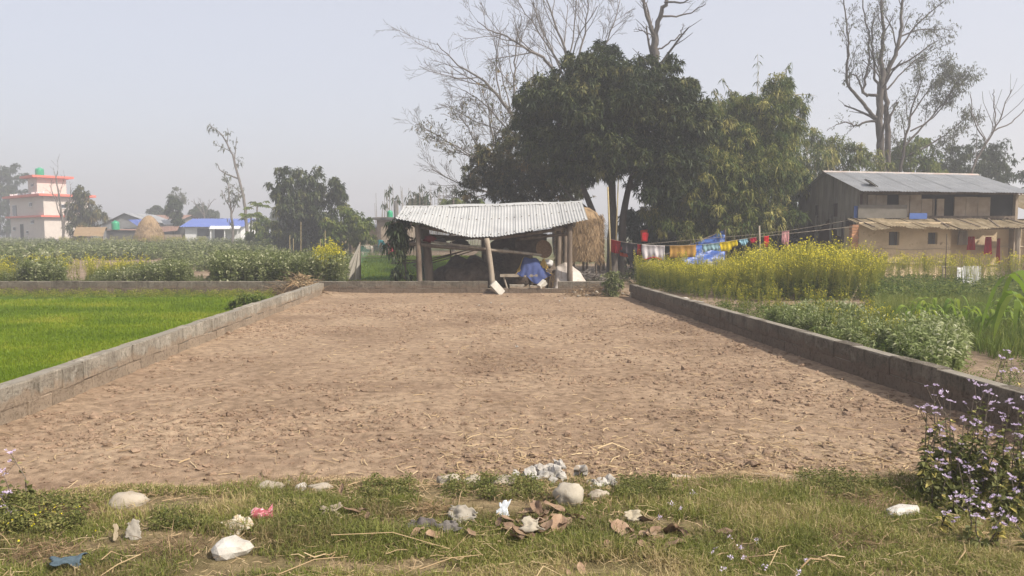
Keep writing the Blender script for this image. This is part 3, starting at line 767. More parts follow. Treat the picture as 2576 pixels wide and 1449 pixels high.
# bare trees behind the mango
TB = TP(n=(8, 10, 6, 4), ang=(0.75, 0.65, 0.6, 0.6), lr=(0.5, 0.55, 0.55, 0.5), wob=0.10, up=0.07, seg=0.5, rr=0.5, t0=0.3)
def bare(name, label, trunks, Y, seed, mx=4, T=TB, bark='grey_bark', leaves=0, group=None, lm='grey_leaf', LL=0.16, WW=0.06, ls=0.62):
    r = rng(seed); b0 = trunks[0][0][0]
    t = thing(name, label, 'tree', at(b0[0], b0[1], Y), group)
    out, tips = [], []; mb = MB()
    for P, r0, r1, lv in trunks:
        Q = [at(p[0], p[1], Y + (p[2] if len(p) > 2 else 0)) for p in P]
        q, rad = limb(Q, r0, r1, r, 0.03, 4); out.append((q, rad, lv))
        branch(r, q, rad, np.linalg.norm(q[-1] - q[0]) * ls, lv, mx, out, tips, T)
    wood(mb, out, (8, 5, 4, 3, 3), 0.0075 * Y / 42)
    mb.build('trunk', M[bark], t, smooth=True)
    if leaves:
        i = r.integers(0, len(tips), leaves); P = np.array([tips[k][0] for k in i]) - np.array([tips[k][1] for k in i]) * r.uniform(0, .7, (leaves, 1)) + r.normal(0, 0.16, (leaves, 3)); D = np.array([tips[k][1] for k in i])
        A, v = rosettes(P, D, 3, LL, WW, r, 0.5); MB().soup(A, v).build('leaves', M[lm], t)
    return t
bare('bare_tree', 'leafless pale tree arching out left behind the dark mango', [
    ([(1400, 640), (1390, 520), (1345, 400), (1305, 307), (1255, 245), (1222, 203), (1151, 166), (1099, 108)], 0.16, 0.02, 1),
    ([(1450, 260, 1), (1384, 162, 1), (1359, 141, .5), (1313, 116), (1276, 91), (1238, 79), (1201, 54)], 0.10, 0.02, 1),
    ([(1305, 307), (1292, 249), (1292, 174), (1300, 104), (1312, 40)], 0.07, 0.02, 1),
    ([(1390, 520), (1330, 480, 1), (1250, 430, 1), (1150, 370, 1), (1060, 318)], 0.08, 0.02, 1),
    ([(1370, 540), (1290, 500, -1), (1210, 480, -1), (1150, 460), (1085, 425)], 0.07, 0.02, 1),
    ([(1330, 360), (1280, 330, 1.5), (1210, 250, 2), (1160, 225, 2)], 0.06, 0.02, 1),
    ([(1340, 390, 1), (1270, 330, 1), (1200, 310, 1), (1120, 260, 1)], 0.05, 0.015, 1)], 40.0, 41, 4)
bare('bare_tree', 'tall leafless tree whose fine twigs fan above the mango top', [
    ([(1450, 640), (1450, 400), (1440, 250), (1430, 140), (1395, 60), (1370, -20)], 0.16, 0.03, 1),
    ([(1440, 250), (1400, 150, 1), (1350, 70, 1), (1300, 0, 1)], 0.07, 0.02, 1),
    ([(1438, 200), (1470, 100), (1480, 30), (1475, -40)], 0.07, 0.02, 1),
    ([(1440, 220), (1510, 140, -1), (1545, 60, -1), (1560, 0)], 0.06, 0.02, 1)], 43.0, 42, 4)
bare('bare_tree', 'forked grey trunk rising into the sky above the mango', [
    ([(1652, 640), (1650, 400), (1648, 200), (1647, 130), (1647, 88)], 0.25, 0.19, 2),
    ([(1647, 95), (1630, 50), (1618, 0), (1600, -70)], 0.12, 0.05, 1),
    ([(1647, 95), (1662, 40), (1674, 0), (1690, -60), (1700, -120)], 0.15, 0.06, 1),
    ([(1650, 128), (1680, 110), (1712, 88), (1718, 70)], 0.05, 0.02, 2),
    ([(1662, 40), (1700, 42, 1), (1740, 30, 1), (1775, 10, 1)], 0.06, 0.02, 2),
    ([(1645, 92), (1620, 80, -1), (1605, 72, -1)], 0.04, 0.02, 2),
    ([(1672, 6), (1720, 10, -1), (1770, -30, -1)], 0.06, 0.02, 2)], 41.0, 43, 4, TP(n=(5, 7, 6, 4), ang=(0.6, 0.6, 0.6, 0.6), lr=(0.45, 0.5, 0.5, 0.5), wob=0.1, up=0.06, seg=0.5, rr=0.45, t0=0.4), bark='dark_bark')
# brushy half-leafed branches low on the left of the mango
bare('twiggy_tree', 'twiggy half leafless tree with dry buds beside the mango', [
    ([(1330, 600), (1300, 480), (1250, 380), (1230, 300), (1225, 230)], 0.08, 0.02, 1), ([(1300, 480), (1220, 390), (1180, 330), (1160, 290)], 0.05, 0.015, 1), ([(1290, 470), (1270, 360), (1290, 280), (1300, 230)], 0.05, 0.015, 1), ([(1260, 400), (1180, 400), (1120, 350), (1085, 330)], 0.04, 0.012, 1)], 37.5, 44, 4, leaves=700, lm='olive', LL=0.12)
# tall sparse tree behind the house
bare('tall_tree', 'tall sparse leaved tree with twin trunks rising behind the mud house', [
    ([(2226, 640), (2222, 425), (2214, 365), (2212, 304), (2212, 243), (2216, 215), (2222, 180)], 0.25, 0.17, 2),
    ([(2240, 560, .3), (2234, 350, .3), (2230, 273, .3), (2224, 213, .2), (2252, 137), (2267, 91), (2267, 45), (2275, -30)], 0.18, 0.06, 1),
    ([(2222, 180), (2214, 150), (2224, 90), (2220, 30), (2215, -40)], 0.14, 0.05, 1),
    ([(2206, 298), (2179, 270), (2154, 237), (2127, 210), (2133, 170), (2136, 106), (2127, 46), (2120, -20)], 0.11, 0.03, 1),
    ([(2206, 307), (2176, 304), (2154, 320), (2130, 304), (2097, 319)], 0.07, 0.02, 2),
    ([(2170, 235), (2160, 200), (2150, 188), (2135, 190), (2122, 208)], 0.06, 0.03, 2),
    ([(2206, 240), (2180, 240), (2170, 232), (2184, 165), (2190, 140), (2180, 60), (2165, -20)], 0.09, 0.03, 1),
    ([(2212, 218), (2200, 195), (2196, 150), (2192, 100), (2200, 30)], 0.08, 0.03, 1),
    ([(2236, 310), (2245, 275), (2262, 255), (2250, 262)], 0.07, 0.03, 2),
    ([(2250, 140), (2290, 80), (2340, 30), (2380, 0)], 0.06, 0.02, 1),
    ([(2267, 91), (2320, 72, 1), (2390, 76, 1)], 0.05, 0.02, 1),
    ([(2232, 225), (2290, 160, .6), (2360, 118, .6)], 0.05, 0.015, 1)], 42.0, 45, 4, TP(n=(5, 8, 5, 4), ang=(0.6, 0.7, 0.6, 0.6), lr=(0.4, 0.42, 0.5, 0.5), wob=0.12, up=0.05, seg=0.5, rr=0.42, t0=0.3), leaves=1200, LL=0.15, WW=0.05, ls=0.55, bark='dark_bark')
bare('leafy_sapling', 'grey green tree with thin leafy branches right of the tall tree', [
    ([(2250, 620), (2262, 440), (2280, 340), (2300, 250), (2330, 180)], 0.12, 0.02, 1), ([(2272, 370), (2320, 320), (2380, 250), (2420, 190)], 0.07, 0.02, 1), ([(2265, 400), (2330, 370), (2390, 330), (2440, 290)], 0.06, 0.02, 1), ([(2285, 300), (2340, 220), (2390, 170)], 0.05, 0.015, 1), ([(2290, 330), (2350, 300), (2400, 220), (2430, 200)], 0.05, 0.015, 1)], 44.0, 46, 4, TP(n=(5, 7, 5, 4), ang=(0.6, 0.6, 0.6, 0.6), lr=(0.42, 0.45, 0.5, 0.5), wob=0.1, up=0.05, seg=0.5, rr=0.45, t0=0.35), leaves=2300, LL=0.16, WW=0.055, ls=0.55, bark='dark_bark')
bare('bare_sapling', 'few leafless upright shoots at the far right above the roofs', [
    ([(2430, 560), (2445, 420), (2490, 350), (2520, 290), (2545, 225)], 0.07, 0.02, 1), ([(2480, 365), (2450, 300), (2440, 235)], 0.04, 0.02, 2), ([(2500, 330), (2545, 310), (2580, 270)], 0.04, 0.02, 2), ([(2505, 320), (2500, 250), (2500, 225)], 0.04, 0.02, 2)], 40.0, 47, 2)
RB = [(2050, 350, 30), (2090, 380, 40), (2040, 400, 44), (2100, 430, 44), (2150, 420, 36), (2195, 415, 36), (2160, 390, 22), (2020, 440, 40)]
tree('bamboo_clump', 'yellow green bamboo clump just left of the tall tree trunk', [([(2080 + 12 * i, 600), (2075 + 14 * i, 470), (2060 + 16 * i, 370)], 0.05, 0.02) for i in range(-2, 3)], 40.0, pxc(RB, 40, 51, 1.2), 'bamboo_leaf', 'bamboo', 150, 8, 0.28, 0.055, 51, 0.4, cat='bamboo', shift=0.15)
RC = [(2250, 420, 40), (2300, 400, 46), (2340, 430, 36), (2280, 370, 30), (2230, 445, 30), (2320, 370, 26)]
tree('green_tree', 'olive green tree right behind the tin roofed house', [([(2290, 600), (2288, 480), (2290, 390)], 0.12, 0.04)], 45.0, pxc(RC, 45, 52, 1.0), 'fresh_leaf', 'bark', 150, 7, 0.24, 0.08, 52, 0.35)
RD = [(2400, 400, 44), (2450, 385, 40), (2500, 400, 40), (2540, 430, 34), (2370, 430, 36), (2440, 430, 46), (2500, 440, 40), (2580, 460, 30)]
tree('round_tree', 'dark rounded tree far behind the right end of the house', [([(2450, 600), (2450, 480), (2452, 400)], 0.16, 0.05)], 50.0, pxc(RD, 50, 53, 1.4), 'dark_leaf', 'bark', 170, 7, 0.24, 0.09, 53, 0.35)

# ------------------------------------------------------------------ trees across the far left fields
GC = [(710, 450, 26), (755, 452, 30), (800, 445, 24), (690, 480, 18), (735, 490, 36), (790, 490, 36), (845, 465, 20), (850, 500, 26), (720, 525, 26), (760, 535, 36), (810, 540, 36), (720, 565, 30), (770, 580, 38), (830, 580, 34), (700, 595, 26), (750, 605, 30), (800, 605, 34), (862, 482, 14)]
tree('broad_tree', 'dense round dark green tree standing alone in the left fields', [([(760, 640), (760, 570), (755, 500)], 0.25, 0.08), ([(762, 590), (800, 530), (820, 480)], 0.12, 0.04)], 58.0, np.concatenate([pxc(GC, 58, 61, 1.5), pxc(GC[4:], 56.5, 62, 0.6)]), 'mango', 'bark', 95, 8, 0.34, 0.12, 61, 0.45)
YC = [(860, 545, 24), (890, 540, 22), (840, 570, 24), (880, 580, 30), (910, 570, 22), (925, 600, 18), (900, 610, 22), (860, 610, 22), (830, 600, 20), (930, 560, 14)]
tree('lime_shrub', 'lighter yellow green bushy tree right of the dense round tree', [([(880, 640), (880, 580), (885, 545)], 0.1, 0.04)], 50.0, pxc(YC, 50, 63, 1.0), 'fresh_leaf', 'bark', 95, 7, 0.26, 0.1, 63, 0.35)
bare('leaning_tree', 'tall bare tree leaning left over the white blue roofed house', [
    ([(622, 640), (618, 520), (606, 470), (588, 400), (570, 360), (555, 335), (535, 320)], 0.19, 0.03, 1),
    ([(600, 450), (575, 440), (555, 430), (545, 412)], 0.09, 0.03, 2), ([(590, 405), (592, 370), (596, 345)], 0.06, 0.03, 2), ([(616, 490), (596, 495), (580, 485)], 0.06, 0.03, 2), ([(570, 362), (575, 340), (572, 322)], 0.06, 0.02, 2)], 78.0, 64, 3, TP(n=(9, 5, 4, 3), ang=(0.8, 0.7, 0.7, 0.6), lr=(0.16, 0.5, 0.55, 0.5), wob=0.13, up=0.02, seg=0.7, rr=0.4, t0=0.15), leaves=60, LL=0.4, WW=0.16, ls=0.24)
bare('thin_tree', 'thin nearly bare tree in front of the white house porch', [([(588, 640), (585, 570), (580, 520), (575, 480), (572, 460)], 0.16, 0.04, 1), ([(582, 530), (565, 500), (556, 478)], 0.06, 0.03, 2), ([(582, 540), (600, 500), (606, 480)], 0.06, 0.03, 2)], 76.0, 65, 3, TP(n=(7, 5, 4, 3), ang=(0.7, 0.7, 0.7, 0.6), lr=(0.3, 0.5, 0.55, 0.5), wob=0.12, up=0.05, seg=0.6, rr=0.45, t0=0.2), leaves=90, LL=0.3, WW=0.12, ls=0.4)
def papaya(label, px, pb, pt, Y, seed, n=9):
    r = rng(seed); t = thing('papaya_tree', label, 'tree', at(px, pb, Y), 'papaya trees in the left fields')
    q, rad = limb([at(px, pb, Y), at(px - 2, (pb + pt) / 2, Y), at(px, pt, Y)], 0.12, 0.07, r); MB().tube(q, rad, 6).build('trunk', M['grey_bark'], t)
    mb = MB()
    for i in range(n):
        a = i * 2.4; e = r.uniform(-0.2, 0.6); d = np.array((math.cos(a) * math.cos(e), math.sin(a) * math.cos(e), math.sin(e))); c = q[-1] + d * r.uniform(0.7, 1.0)
        mb.tube([q[-1], (q[-1] + c) / 2 + (0, 0, .05), c], 0.015, 3, 0.5)
        for k in range(7):
            b = a + (k - 3) * 0.55; mb.soup(flatleaves(c[None], np.array([(math.cos(b), math.sin(b), -0.25)]), 0.55, 0.26, r, 0.2), r.uniform(0.2, 0.8))
    mb.build('crown', M['fresh_leaf'], t)
papaya('papaya tree with a flat leaf tuft rising beside the leaning bare tree', 647, 640, 518, 72.0, 66, 11)
papaya('low papaya tree right of the white house', 632, 640, 545, 70.0, 67, 12)
HC = [(660, 560, 16), (645, 580, 18), (670, 590, 20), (625, 590, 14), (690, 570, 14), (690, 600, 18), (655, 610, 16)]
tree('hedge_tree', 'green bushes growing between the white house and round tree', [([(665, 640), (665, 590), (664, 565)], 0.08, 0.03)], 66.0, pxc(HC, 66, 68, 1.0), 'fresh_leaf', 'bark', 80, 7, 0.34, 0.13, 68, 0.3)
tree('dark_tree', 'dark feathery tree in front of the pink house', [([(205, 640), (205, 560), (200, 490)], 0.2, 0.05), ([(205, 570), (235, 530), (250, 520)], 0.08, 0.03)], 84.0, pxc([(200, 490, 16), (195, 515, 20), (215, 520, 22), (185, 540, 20), (210, 550, 26), (240, 530, 18), (255, 545, 12), (230, 565, 18), (195, 575, 22), (200, 475, 8), (215, 590, 22), (190, 598, 16)], 84, 71, 1.2), 'olive', 'bark', 70, 7, 0.5, 0.13, 71, 0.3)
bare('bare_tree', 'pale bare tree crossing the right corner of the pink house', [([(162, 640), (158, 560), (150, 500), (140, 450), (145, 430)], 0.15, 0.04, 1), ([(158, 560), (135, 490), (125, 465)], 0.07, 0.03, 1), ([(160, 570), (175, 510), (178, 470)], 0.08, 0.03, 1)], 82.0, 72, 3, TP(n=(6, 4, 3, 3), ang=(0.6, 0.6, 0.6, 0.6), lr=(0.35, 0.5, 0.55, 0.5), wob=0.1, up=0.06, seg=0.6, rr=0.45, t0=0.25))
tree('hill_tree', 'dark woodland tree showing behind the pink house tower', [([(20, 600), (20, 470)], 0.3, 0.1)], 135.0, pxc([(10, 430, 18), (35, 425, 14), (-20, 440, 24), (20, 455, 24), (55, 450, 16), (40, 480, 20), (0, 485, 26), (-30, 480, 26), (20, 520, 26), (60, 530, 22), (-20, 530, 26), (30, 560, 24), (-20, 570, 24), (70, 570, 20)], 135, 73, 2), 'dark_leaf', 'bark', 110, 6, 0.6, 0.25, 73, 0.35)
tree('round_tree', 'small round topped tree above the haystack roofs', [([(437, 620), (437, 560), (436, 510)], 0.16, 0.06)], 96.0, pxc([(432, 505, 14), (445, 515, 12), (425, 525, 12), (440, 545, 14), (450, 560, 12)], 96, 74, 1), 'dark_leaf', 'bark', 90, 7, 0.45, 0.18, 74, 0.3)
tree('pale_tree', 'pale airy tree just behind the small round topped tree', [([(452, 620), (450, 520)], 0.14, 0.05)], 118.0, pxc([(440, 485, 14), (455, 490, 14), (465, 505, 10), (430, 495, 8)], 118, 75, 1), 'grey_leaf', 'grey_bark', 50, 5, 0.35, 0.12, 75, 0.3)
for i, (px, py, rr_, lab) in enumerate(((395, 530, 20, 'low dark treetop left of the round topped tree'), (500, 530, 26, 'wide dark treetop behind the blue roof'), (540, 545, 18, 'small treetop at the right end of the blue roof'), (700, 540, 16, 'distant treetop left of the dense round tree'))):
    tree('far_tree', lab, [([(px, 620), (px, py)], 0.25, 0.1)], 128.0, pxc([(px - rr_ * .5, py + 4, rr_ * .6), (px + rr_ * .5, py + 6, rr_ * .6), (px, py - 4, rr_ * .6), (px, py + 16, rr_ * .7)], 128, 76 + i, 2), 'dark_leaf', 'bark', 110, 6, 0.55, 0.22, 76 + i, 0.3, group='distant treetops')
bare('bare_tree', 'small bare tree far behind the blue roof', [([(515, 620), (514, 540), (508, 510)], 0.16, 0.05, 1), ([(514, 545), (525, 520), (535, 505)], 0.08, 0.04, 1), ([(513, 540), (495, 520), (488, 505)], 0.08, 0.04, 1)], 110.0, 80, 3, TP(n=(5, 4, 3, 3), ang=(0.6, 0.6, 0.6, 0.6), lr=(0.4, 0.5, 0.55, 0.5), wob=0.1, up=0.06, seg=0.8, rr=0.45, t0=0.25))
# hazy woodland along the horizon
r = rng(90); C = []
for x in np.arange(-190, 200, 5.0):
    y = 240 + 25 * math.sin(x * 0.031) + r.uniform(-8, 8); h = r.uniform(3, 6.5)
    C.append((x * 1.2, y, 0.7 + h * 0.5, 5.5, 5, h * 0.55))
P, D = clumps(np.array(C), 90, r, 0.3); kp = P[:, 2] > 0.6
A, v = rosettes(P[kp], D[kp], 4, 1.1, 0.55, r, 0.3)
tag(MB().soup(A, v).build('far_woodland', M['dark_leaf']), 'hazy belt of woodland along the horizon', 'woodland', kind='stuff')
# reeds and rods on the skyline left of the shed roof
rd_ = thing('bamboo_stakes', 'row of thin upright bamboo stakes standing behind the shed roof', 'stakes', at(1030, 620, 62))
r = rng(91); tops = MB()
for k in range(64):
    px = 945 + (k * 4.35 if k < 62 else r.uniform(0, 230)) + r.normal(0, 3); 
    if px > 1235: continue
    top = r.uniform(460, 500) + 14 * (abs(px - 1060) > 90); Y_ = 62 + r.uniform(-3, 3); ln = r.normal(0, 5)
    a, b_ = at(px, 625, Y_), at(px + ln, top, Y_)
    m_ = MB().tube([a, (a + b_) / 2 + (0.02, 0, 0), b_], [0.03, 0.024, 0.012], 4); m_.build('stake', M['pole'], rd_)
    if r.random() < 0.45: tops.soup(leafquads(np.repeat(b_[None], 8, 0) - r.uniform(0, .5, (8, 1)) * (0, 0, 1), np.stack([r.normal(0, 1, 8), r.normal(0, 1, 8), -np.ones(8)], 1), 0.4, 0.1, r), 0.4)
tag(tops.build('leaf_tufts', M['dark_leaf'], rd_), kind='stuff')
tree('treetop', 'low rounded treetop peeping over the left of the shed roof', [([(1060, 640), (1060, 520)], 0.15, 0.06)], 66.0, pxc([(1050, 505, 14), (1072, 508, 14), (1035, 512, 10), (1060, 525, 18)], 66, 92, 1), 'dark_leaf', 'bark', 110, 7, 0.3, 0.11, 92, 0.3)
tree('treetop', 'ragged palm like treetop over the middle of the shed roof', [([(1140, 640), (1140, 500)], 0.12, 0.06)], 60.0, pxc([(1125, 512, 14), (1150, 515, 16), (1200, 512, 10), (1165, 520, 12)], 60, 93, 1), 'fresh_leaf', 'bark', 90, 7, 0.42, 0.08, 93, 0.3)

# ------------------------------------------------------------------ buildings: materials
M['tin'] = mk('bright_corrugated_tin', [(0.33, 0.33, 0.325), (0.4, 0.4, 0.39), (0.45, 0.45, 0.44)], 1.4, rough=0.5, spec=0.3, bmp=0.1, bsc=60, metal=0.15, dirt=((0.42, 0.4, 0.36), 2.2, 0.6))
M['old_tin'] = mk('grey_tin', [(0.24, 0.245, 0.25), (0.32, 0.325, 0.33)], 1.5, rough=0.5, spec=0.4, bmp=0.1, metal=0.15, dirt=((0.3, 0.27, 0.23), 2.5, 0.6))
M['rusty_tin'] = mk('brown_weathered_tin', [(0.19, 0.145, 0.085), (0.3, 0.235, 0.145), (0.42, 0.345, 0.235)], 3.5, rough=0.8, bmp=0.2, st=(1.6, 0.5, 1), rand=0.2, dirt=((0.09, 0.065, 0.04), 1.7, 0.57))
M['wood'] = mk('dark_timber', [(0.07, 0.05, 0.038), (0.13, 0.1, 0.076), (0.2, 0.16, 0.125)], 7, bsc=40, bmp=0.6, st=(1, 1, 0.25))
M['lit_wood'] = mk('lit_grey_timber', [(0.17, 0.135, 0.1), (0.27, 0.225, 0.175), (0.36, 0.31, 0.25)], 7, bsc=40, bmp=0.7, st=(1, 1, 0.2))  # paler copy of the timber, sunlight put into its grey colour
M['clad'] = mk('weathered_cladding', [(0.15, 0.135, 0.115), (0.24, 0.22, 0.19), (0.31, 0.285, 0.25)], 4, bsc=30, bmp=0.4, st=(1, 1, 0.25), rand=0.2)
M['mud'] = mk('mud_plaster', [(0.4, 0.31, 0.2), (0.5, 0.395, 0.26), (0.56, 0.45, 0.305)], 1.6, rough=0.95, bsc=14, bmp=0.5, bdist=0.03, dirt=((0.22, 0.16, 0.1), 2.0, 0.6))
M['mud_dark'] = mk('dark_mud_panel', [(0.2, 0.155, 0.115), (0.28, 0.225, 0.17), (0.35, 0.285, 0.22)], 2.6, rough=0.95, bsc=20, bmp=0.5)  # darker and browner than the lower wall's mud
M['redclad'] = mk('dark_red_wall', [(0.055, 0.032, 0.026), (0.09, 0.05, 0.04)], 3, bsc=20, bmp=0.3)
M['black'] = mk('interior_shade', [(0.012, 0.011, 0.01), (0.02, 0.018, 0.016)], 3, bmp=0)  # near-black colour standing in for shade inside rooms and recesses
M['brick'] = mk('orange_brick', [(0.36, 0.17, 0.09), (0.48, 0.25, 0.14)], 4, bsc=40, bmp=0.5, rand=0.2)
M['thatch'] = mk('golden_thatch', [(0.19, 0.125, 0.068), (0.27, 0.185, 0.105), (0.33, 0.235, 0.14)], 4, bsc=40, bmp=0.8, bdist=0.03, st=(2, 2, 0.6))
M['thatch_leaf'] = leafm('golden_straw', [(0.15, 0.098, 0.05), (0.25, 0.17, 0.095), (0.34, 0.245, 0.145)], 0.05, 0.8, 0.1)
def flat(name, c, rough=0.8, spec=0.2, var=0.85, **k): return mk(name, [tuple(x * var for x in c), c], 3, rough=rough, spec=spec, bmp=0.15, bsc=25, **k)
def cloth(name, c, sc=9):
    m = mk(name, [tuple(x * 0.8 for x in c), c], sc, rough=0.9, spec=0.1, bmp=0.25, bsc=25, bdist=0.02)
    n, l = m.node_tree.nodes, m.node_tree.links; b = n['Principled BSDF']
    t = n.new('ShaderNodeBsdfTranslucent'); t.inputs['Color'].default_value = lin(tuple(min(1, x * 0.9) for x in c))
    x = n.new('ShaderNodeMixShader'); x.inputs[0].default_value = 0.25
    l.new(b.outputs[0], x.inputs[1]); l.new(t.outputs[0], x.inputs[2]); l.new(x.outputs[0], n['Material Output'].inputs['Surface'])
    return m
M['white_paint'] = flat('white_paint', (0.72, 0.72, 0.72)); M['pink_wall'] = flat('pale_pink_wall', (0.6, 0.53, 0.48)); M['salmon'] = flat('salmon_band', (0.68, 0.17, 0.12))
M['blue_tin'] = flat('blue_tin', (0.11, 0.16, 0.42), 0.5); M['tank'] = flat('green_plastic_tank', (0.02, 0.3, 0.15), 0.4, 0.4); M['glass'] = flat('dark_glass', (0.03, 0.035, 0.045), 0.25, 0.5)
M['rust'] = flat('rust_roof', (0.25, 0.15, 0.115)); M['grey_wall'] = flat('grey_shed_wall', (0.22, 0.22, 0.22)); M['dark_wall'] = flat('dark_hut_wall', (0.11, 0.105, 0.1))
M['trim'] = flat('mud_ledge', (0.5, 0.41, 0.29)); M['blue_plastic'] = flat('blue_plastic', (0.07, 0.13, 0.36), 0.5, 0.4)

def corr(top, bot, waves, amp, per=5, nv=2, skirt=0.0, vfun=None):
    """corrugated patch between polylines top and bot (lists of points)"""
    def poly(P, u):
        P = np.array(P, float); s = np.concatenate([[0], np.cumsum(np.linalg.norm(np.diff(P, axis=0), axis=1))]); s /= s[-1]
        return np.stack([np.interp(u, s, P[:, k]) for k in range(3)], 1)
    return poly
def sheet_roof(parent, name, top, bot, n, waves, amp, mats, gap=0.012, nv=4, seed=0, rough=0.0, rows=1):
    """n sheets side by side, each its own corrugated piece; top and bot are polylines"""
    poly = corr(top, bot, 1, 1); r = rng(seed)
    for k in range(n):
        for row in range(rows):
            u0, u1 = k / n, (k + 1) / n + (0.35 / n if k < n - 1 else 0) * 0.12
            m = waves * 6 + 1; u = np.linspace(u0, u1, m)
            v = np.linspace(row / rows, (row + 1) / rows + (0.02 if row < rows - 1 else 0), nv)
            v = np.clip(v + (r.uniform(0, rough) if row == rows - 1 else 0), 0, 1.2)
            A, B = poly(top, u), poly(bot, u)
            G = A[None] + (B - A)[None] * v[:, None, None]
            du = np.gradient(G, axis=1); dv = np.gradient(G, axis=0)
            N = unit(np.cross(dv, du)); N[N[..., 2] < 0] *= -1
            ph = np.linspace(0, 2 * np.pi * waves, m)
            G = G + N * (amp * np.sin(ph)[None, :, None] + (k % 2) * gap + row * -gap * 0.8) + r.normal(0, rough * 0.05, 3)
            MB().grid(G).build(name, mats, parent, smooth=True)
def beam(parent, name, a, b, r0, r1=None, mat='wood', sides=7, seed=0, wob=0.01):
    r = rng(seed); q, rad = limb([a, (np.asarray(a) + b) / 2 + r.normal(0, wob, 3), b], r0, r1 or r0, r, 0.0, 3)
    return MB().tube(q, rad * (1 + r.normal(0, 0.04, len(rad))), sides).build(name, M[mat], parent, smooth=True)
def drape(w, h, nx, ny, fn): 
    u, v = np.meshgrid(np.linspace(0, 1, nx), np.linspace(0, 1, ny)); return fn(u, v)

# ------------------------------------------------------------------ the open shed
sh = thing('open_shed', 'open timber shed under a sagging corrugated tin roof', 'shed', (at(1230, 700, 23)[0], 23, 0))
rtop = [at(1015, 521, 24.6), at(1240, 514, 24.6), at(1464, 508, 24.6)]
rbot = [at(994, 549, 22.0), at(1060, 562, 21.9), at(1130, 585, 21.8), at(1185, 598, 21.7), at(1250, 595, 21.7), at(1330, 582, 21.8), at(1420, 565, 21.9), at(1479, 553, 22.0)]
sheet_roof(sh, 'roof_sheet', rtop, rbot, 8, 8, 0.013, M['tin'], seed=1)
bt_ = [(p[0], 27.2, 1.95) for p in rtop]
sheet_roof(sh, 'roof_sheet', rtop, bt_, 8, 8, 0.016, M['tin'], seed=2)
# ridge cap
G = []
for p in np.array([rtop[0] + (np.array(rtop[2]) - rtop[0]) * t for t in np.linspace(0, 1, 25)]):
    zz = p[2] + 0.03 + 0.012 * math.sin(p[0] * 3.1)
    G.append([(p[0], 24.6 - 0.24, zz - 0.085 + 0.008 * math.sin(p[0] * 9)), (p[0], 24.6 - 0.1, zz), (p[0], 24.7, zz + 0.01), (p[0], 24.9, zz - 0.09)])
MB().grid(np.array(G)).build('ridge_cap', M['tin'], sh, smooth=True)
r = rng(3); nm = MB()
P0 = np.array(rtop); 
for row, vv in enumerate((0.07, 0.5, 0.95)):
    for k in range(25):
        u = (k + 0.5) / 25; pl = corr(None, None, 1, 1); a, b_ = pl(rtop, np.array([u]))[0], pl(rbot, np.array([u]))[0]; c = a + (b_ - a) * vv
        nm.box(c + (0, -0.012, 0.024), (0.035, 0.035, 0.02))
tag(nm.build('roof_nails', M['wood'], sh), kind='stuff')
def post(px0, py0, px1, py1, Y0, Y1, r0, mat='wood', seed=0, nm_='post'):
    a, b_ = at(px0, py0, Y0), at(px1, py1, Y1); a[2] = min(a[2], 0.02) if py0 > 650 else a[2]
    beam(sh, nm_, a, b_, r0, r0 * 0.85, mat, 8, seed, 0.015)
post(1056, 712, 1050, 566, 22.2, 22.2, 0.085, 'wood', 1)
post(1082, 705, 1070, 572, 22.9, 22.9, 0.14, 'wood', 2)
post(1241, 712, 1224, 600, 21.62, 21.75, 0.085, 'lit_wood', 3)
post(1222, 700, 1216, 560, 24.3, 24.4, 0.1, 'wood', 4)
post(1434, 708, 1434, 564, 22.1, 22.2, 0.085, 'wood', 5)
post(1403, 668, 1406, 560, 26.2, 26.4, 0.1, 'wood', 6); post(1421, 662, 1422, 560, 27, 27, 0.08, 'wood', 7)
post(1062, 668, 1062, 560, 26.6, 26.8, 0.09, 'wood', 8)
beam(sh, 'beam', at(1030, 613, 22.4), at(1228, 629, 22.0), 0.06, 0.05, 'wood', 7, 9)
beam(sh, 'beam', at(1056, 604, 22.6), at(1226, 626, 21.9), 0.045, 0.04, 'lit_wood', 6, 10)
beam(sh, 'beam', at(1226, 628, 21.9), at(1362, 642, 22.8), 0.05, 0.04, 'lit_wood', 7, 11)
beam(sh, 'beam', at(1300, 602, 22.6), at(1436, 588, 22.4), 0.05, 0.05, 'wood', 7, 12)
beam(sh, 'beam', at(1055, 570, 22.3), at(1222, 602, 22.0), 0.05, 0.05, 'wood', 7, 13); beam(sh, 'beam', at(1222, 602, 22.0), at(1434, 572, 22.3), 0.05, 0.05, 'wood', 7, 14)
for k in range(5):
    u = 0.08 + k * 0.21; a = np.array(rtop[0]) + (np.array(rtop[2]) - rtop[0]) * u; b_ = corr(None, None, 1, 1)(rbot, np.array([u]))[0]
    beam(sh, 'rafter', a - (0, 0, 0.09), b_ + (0, 0.1, -0.07), 0.035, 0.03, 'wood', 6, 20 + k)
beam(sh, 'ridge_pole', np.array(rtop[0]) - (0, 0, 0.07), np.array(rtop[2]) - (0, 0, 0.07), 0.05, 0.05, 'wood', 7, 26)
for k, (a, b_) in enumerate((((1040, 668), (1195, 622)), ((1045, 672), (1205, 626)), ((1035, 660), (1180, 628)), ((1000, 655), (1090, 650)), ((985, 662), (1085, 656)))):
    o = MB().tube([at(*a, 24.0 + .1 * k), at((a[0] + b_[0]) / 2, (a[1] + b_[1]) / 2 + 2, 23.8), at(*b_, 23.6)], [0.025, 0.022, 0.016], 6).build('leaning_pole', M['wood'], smooth=True)
    tag(o, ['long dark pole sloping up behind the left shed posts', 'dark pole lying just under the long sloping one', 'shorter dark pole above the others in the left bay', 'short pole poking out left of the shed post', 'lowest pole poking out left of the shed'][k], 'pole', 'poles stored in the shed')
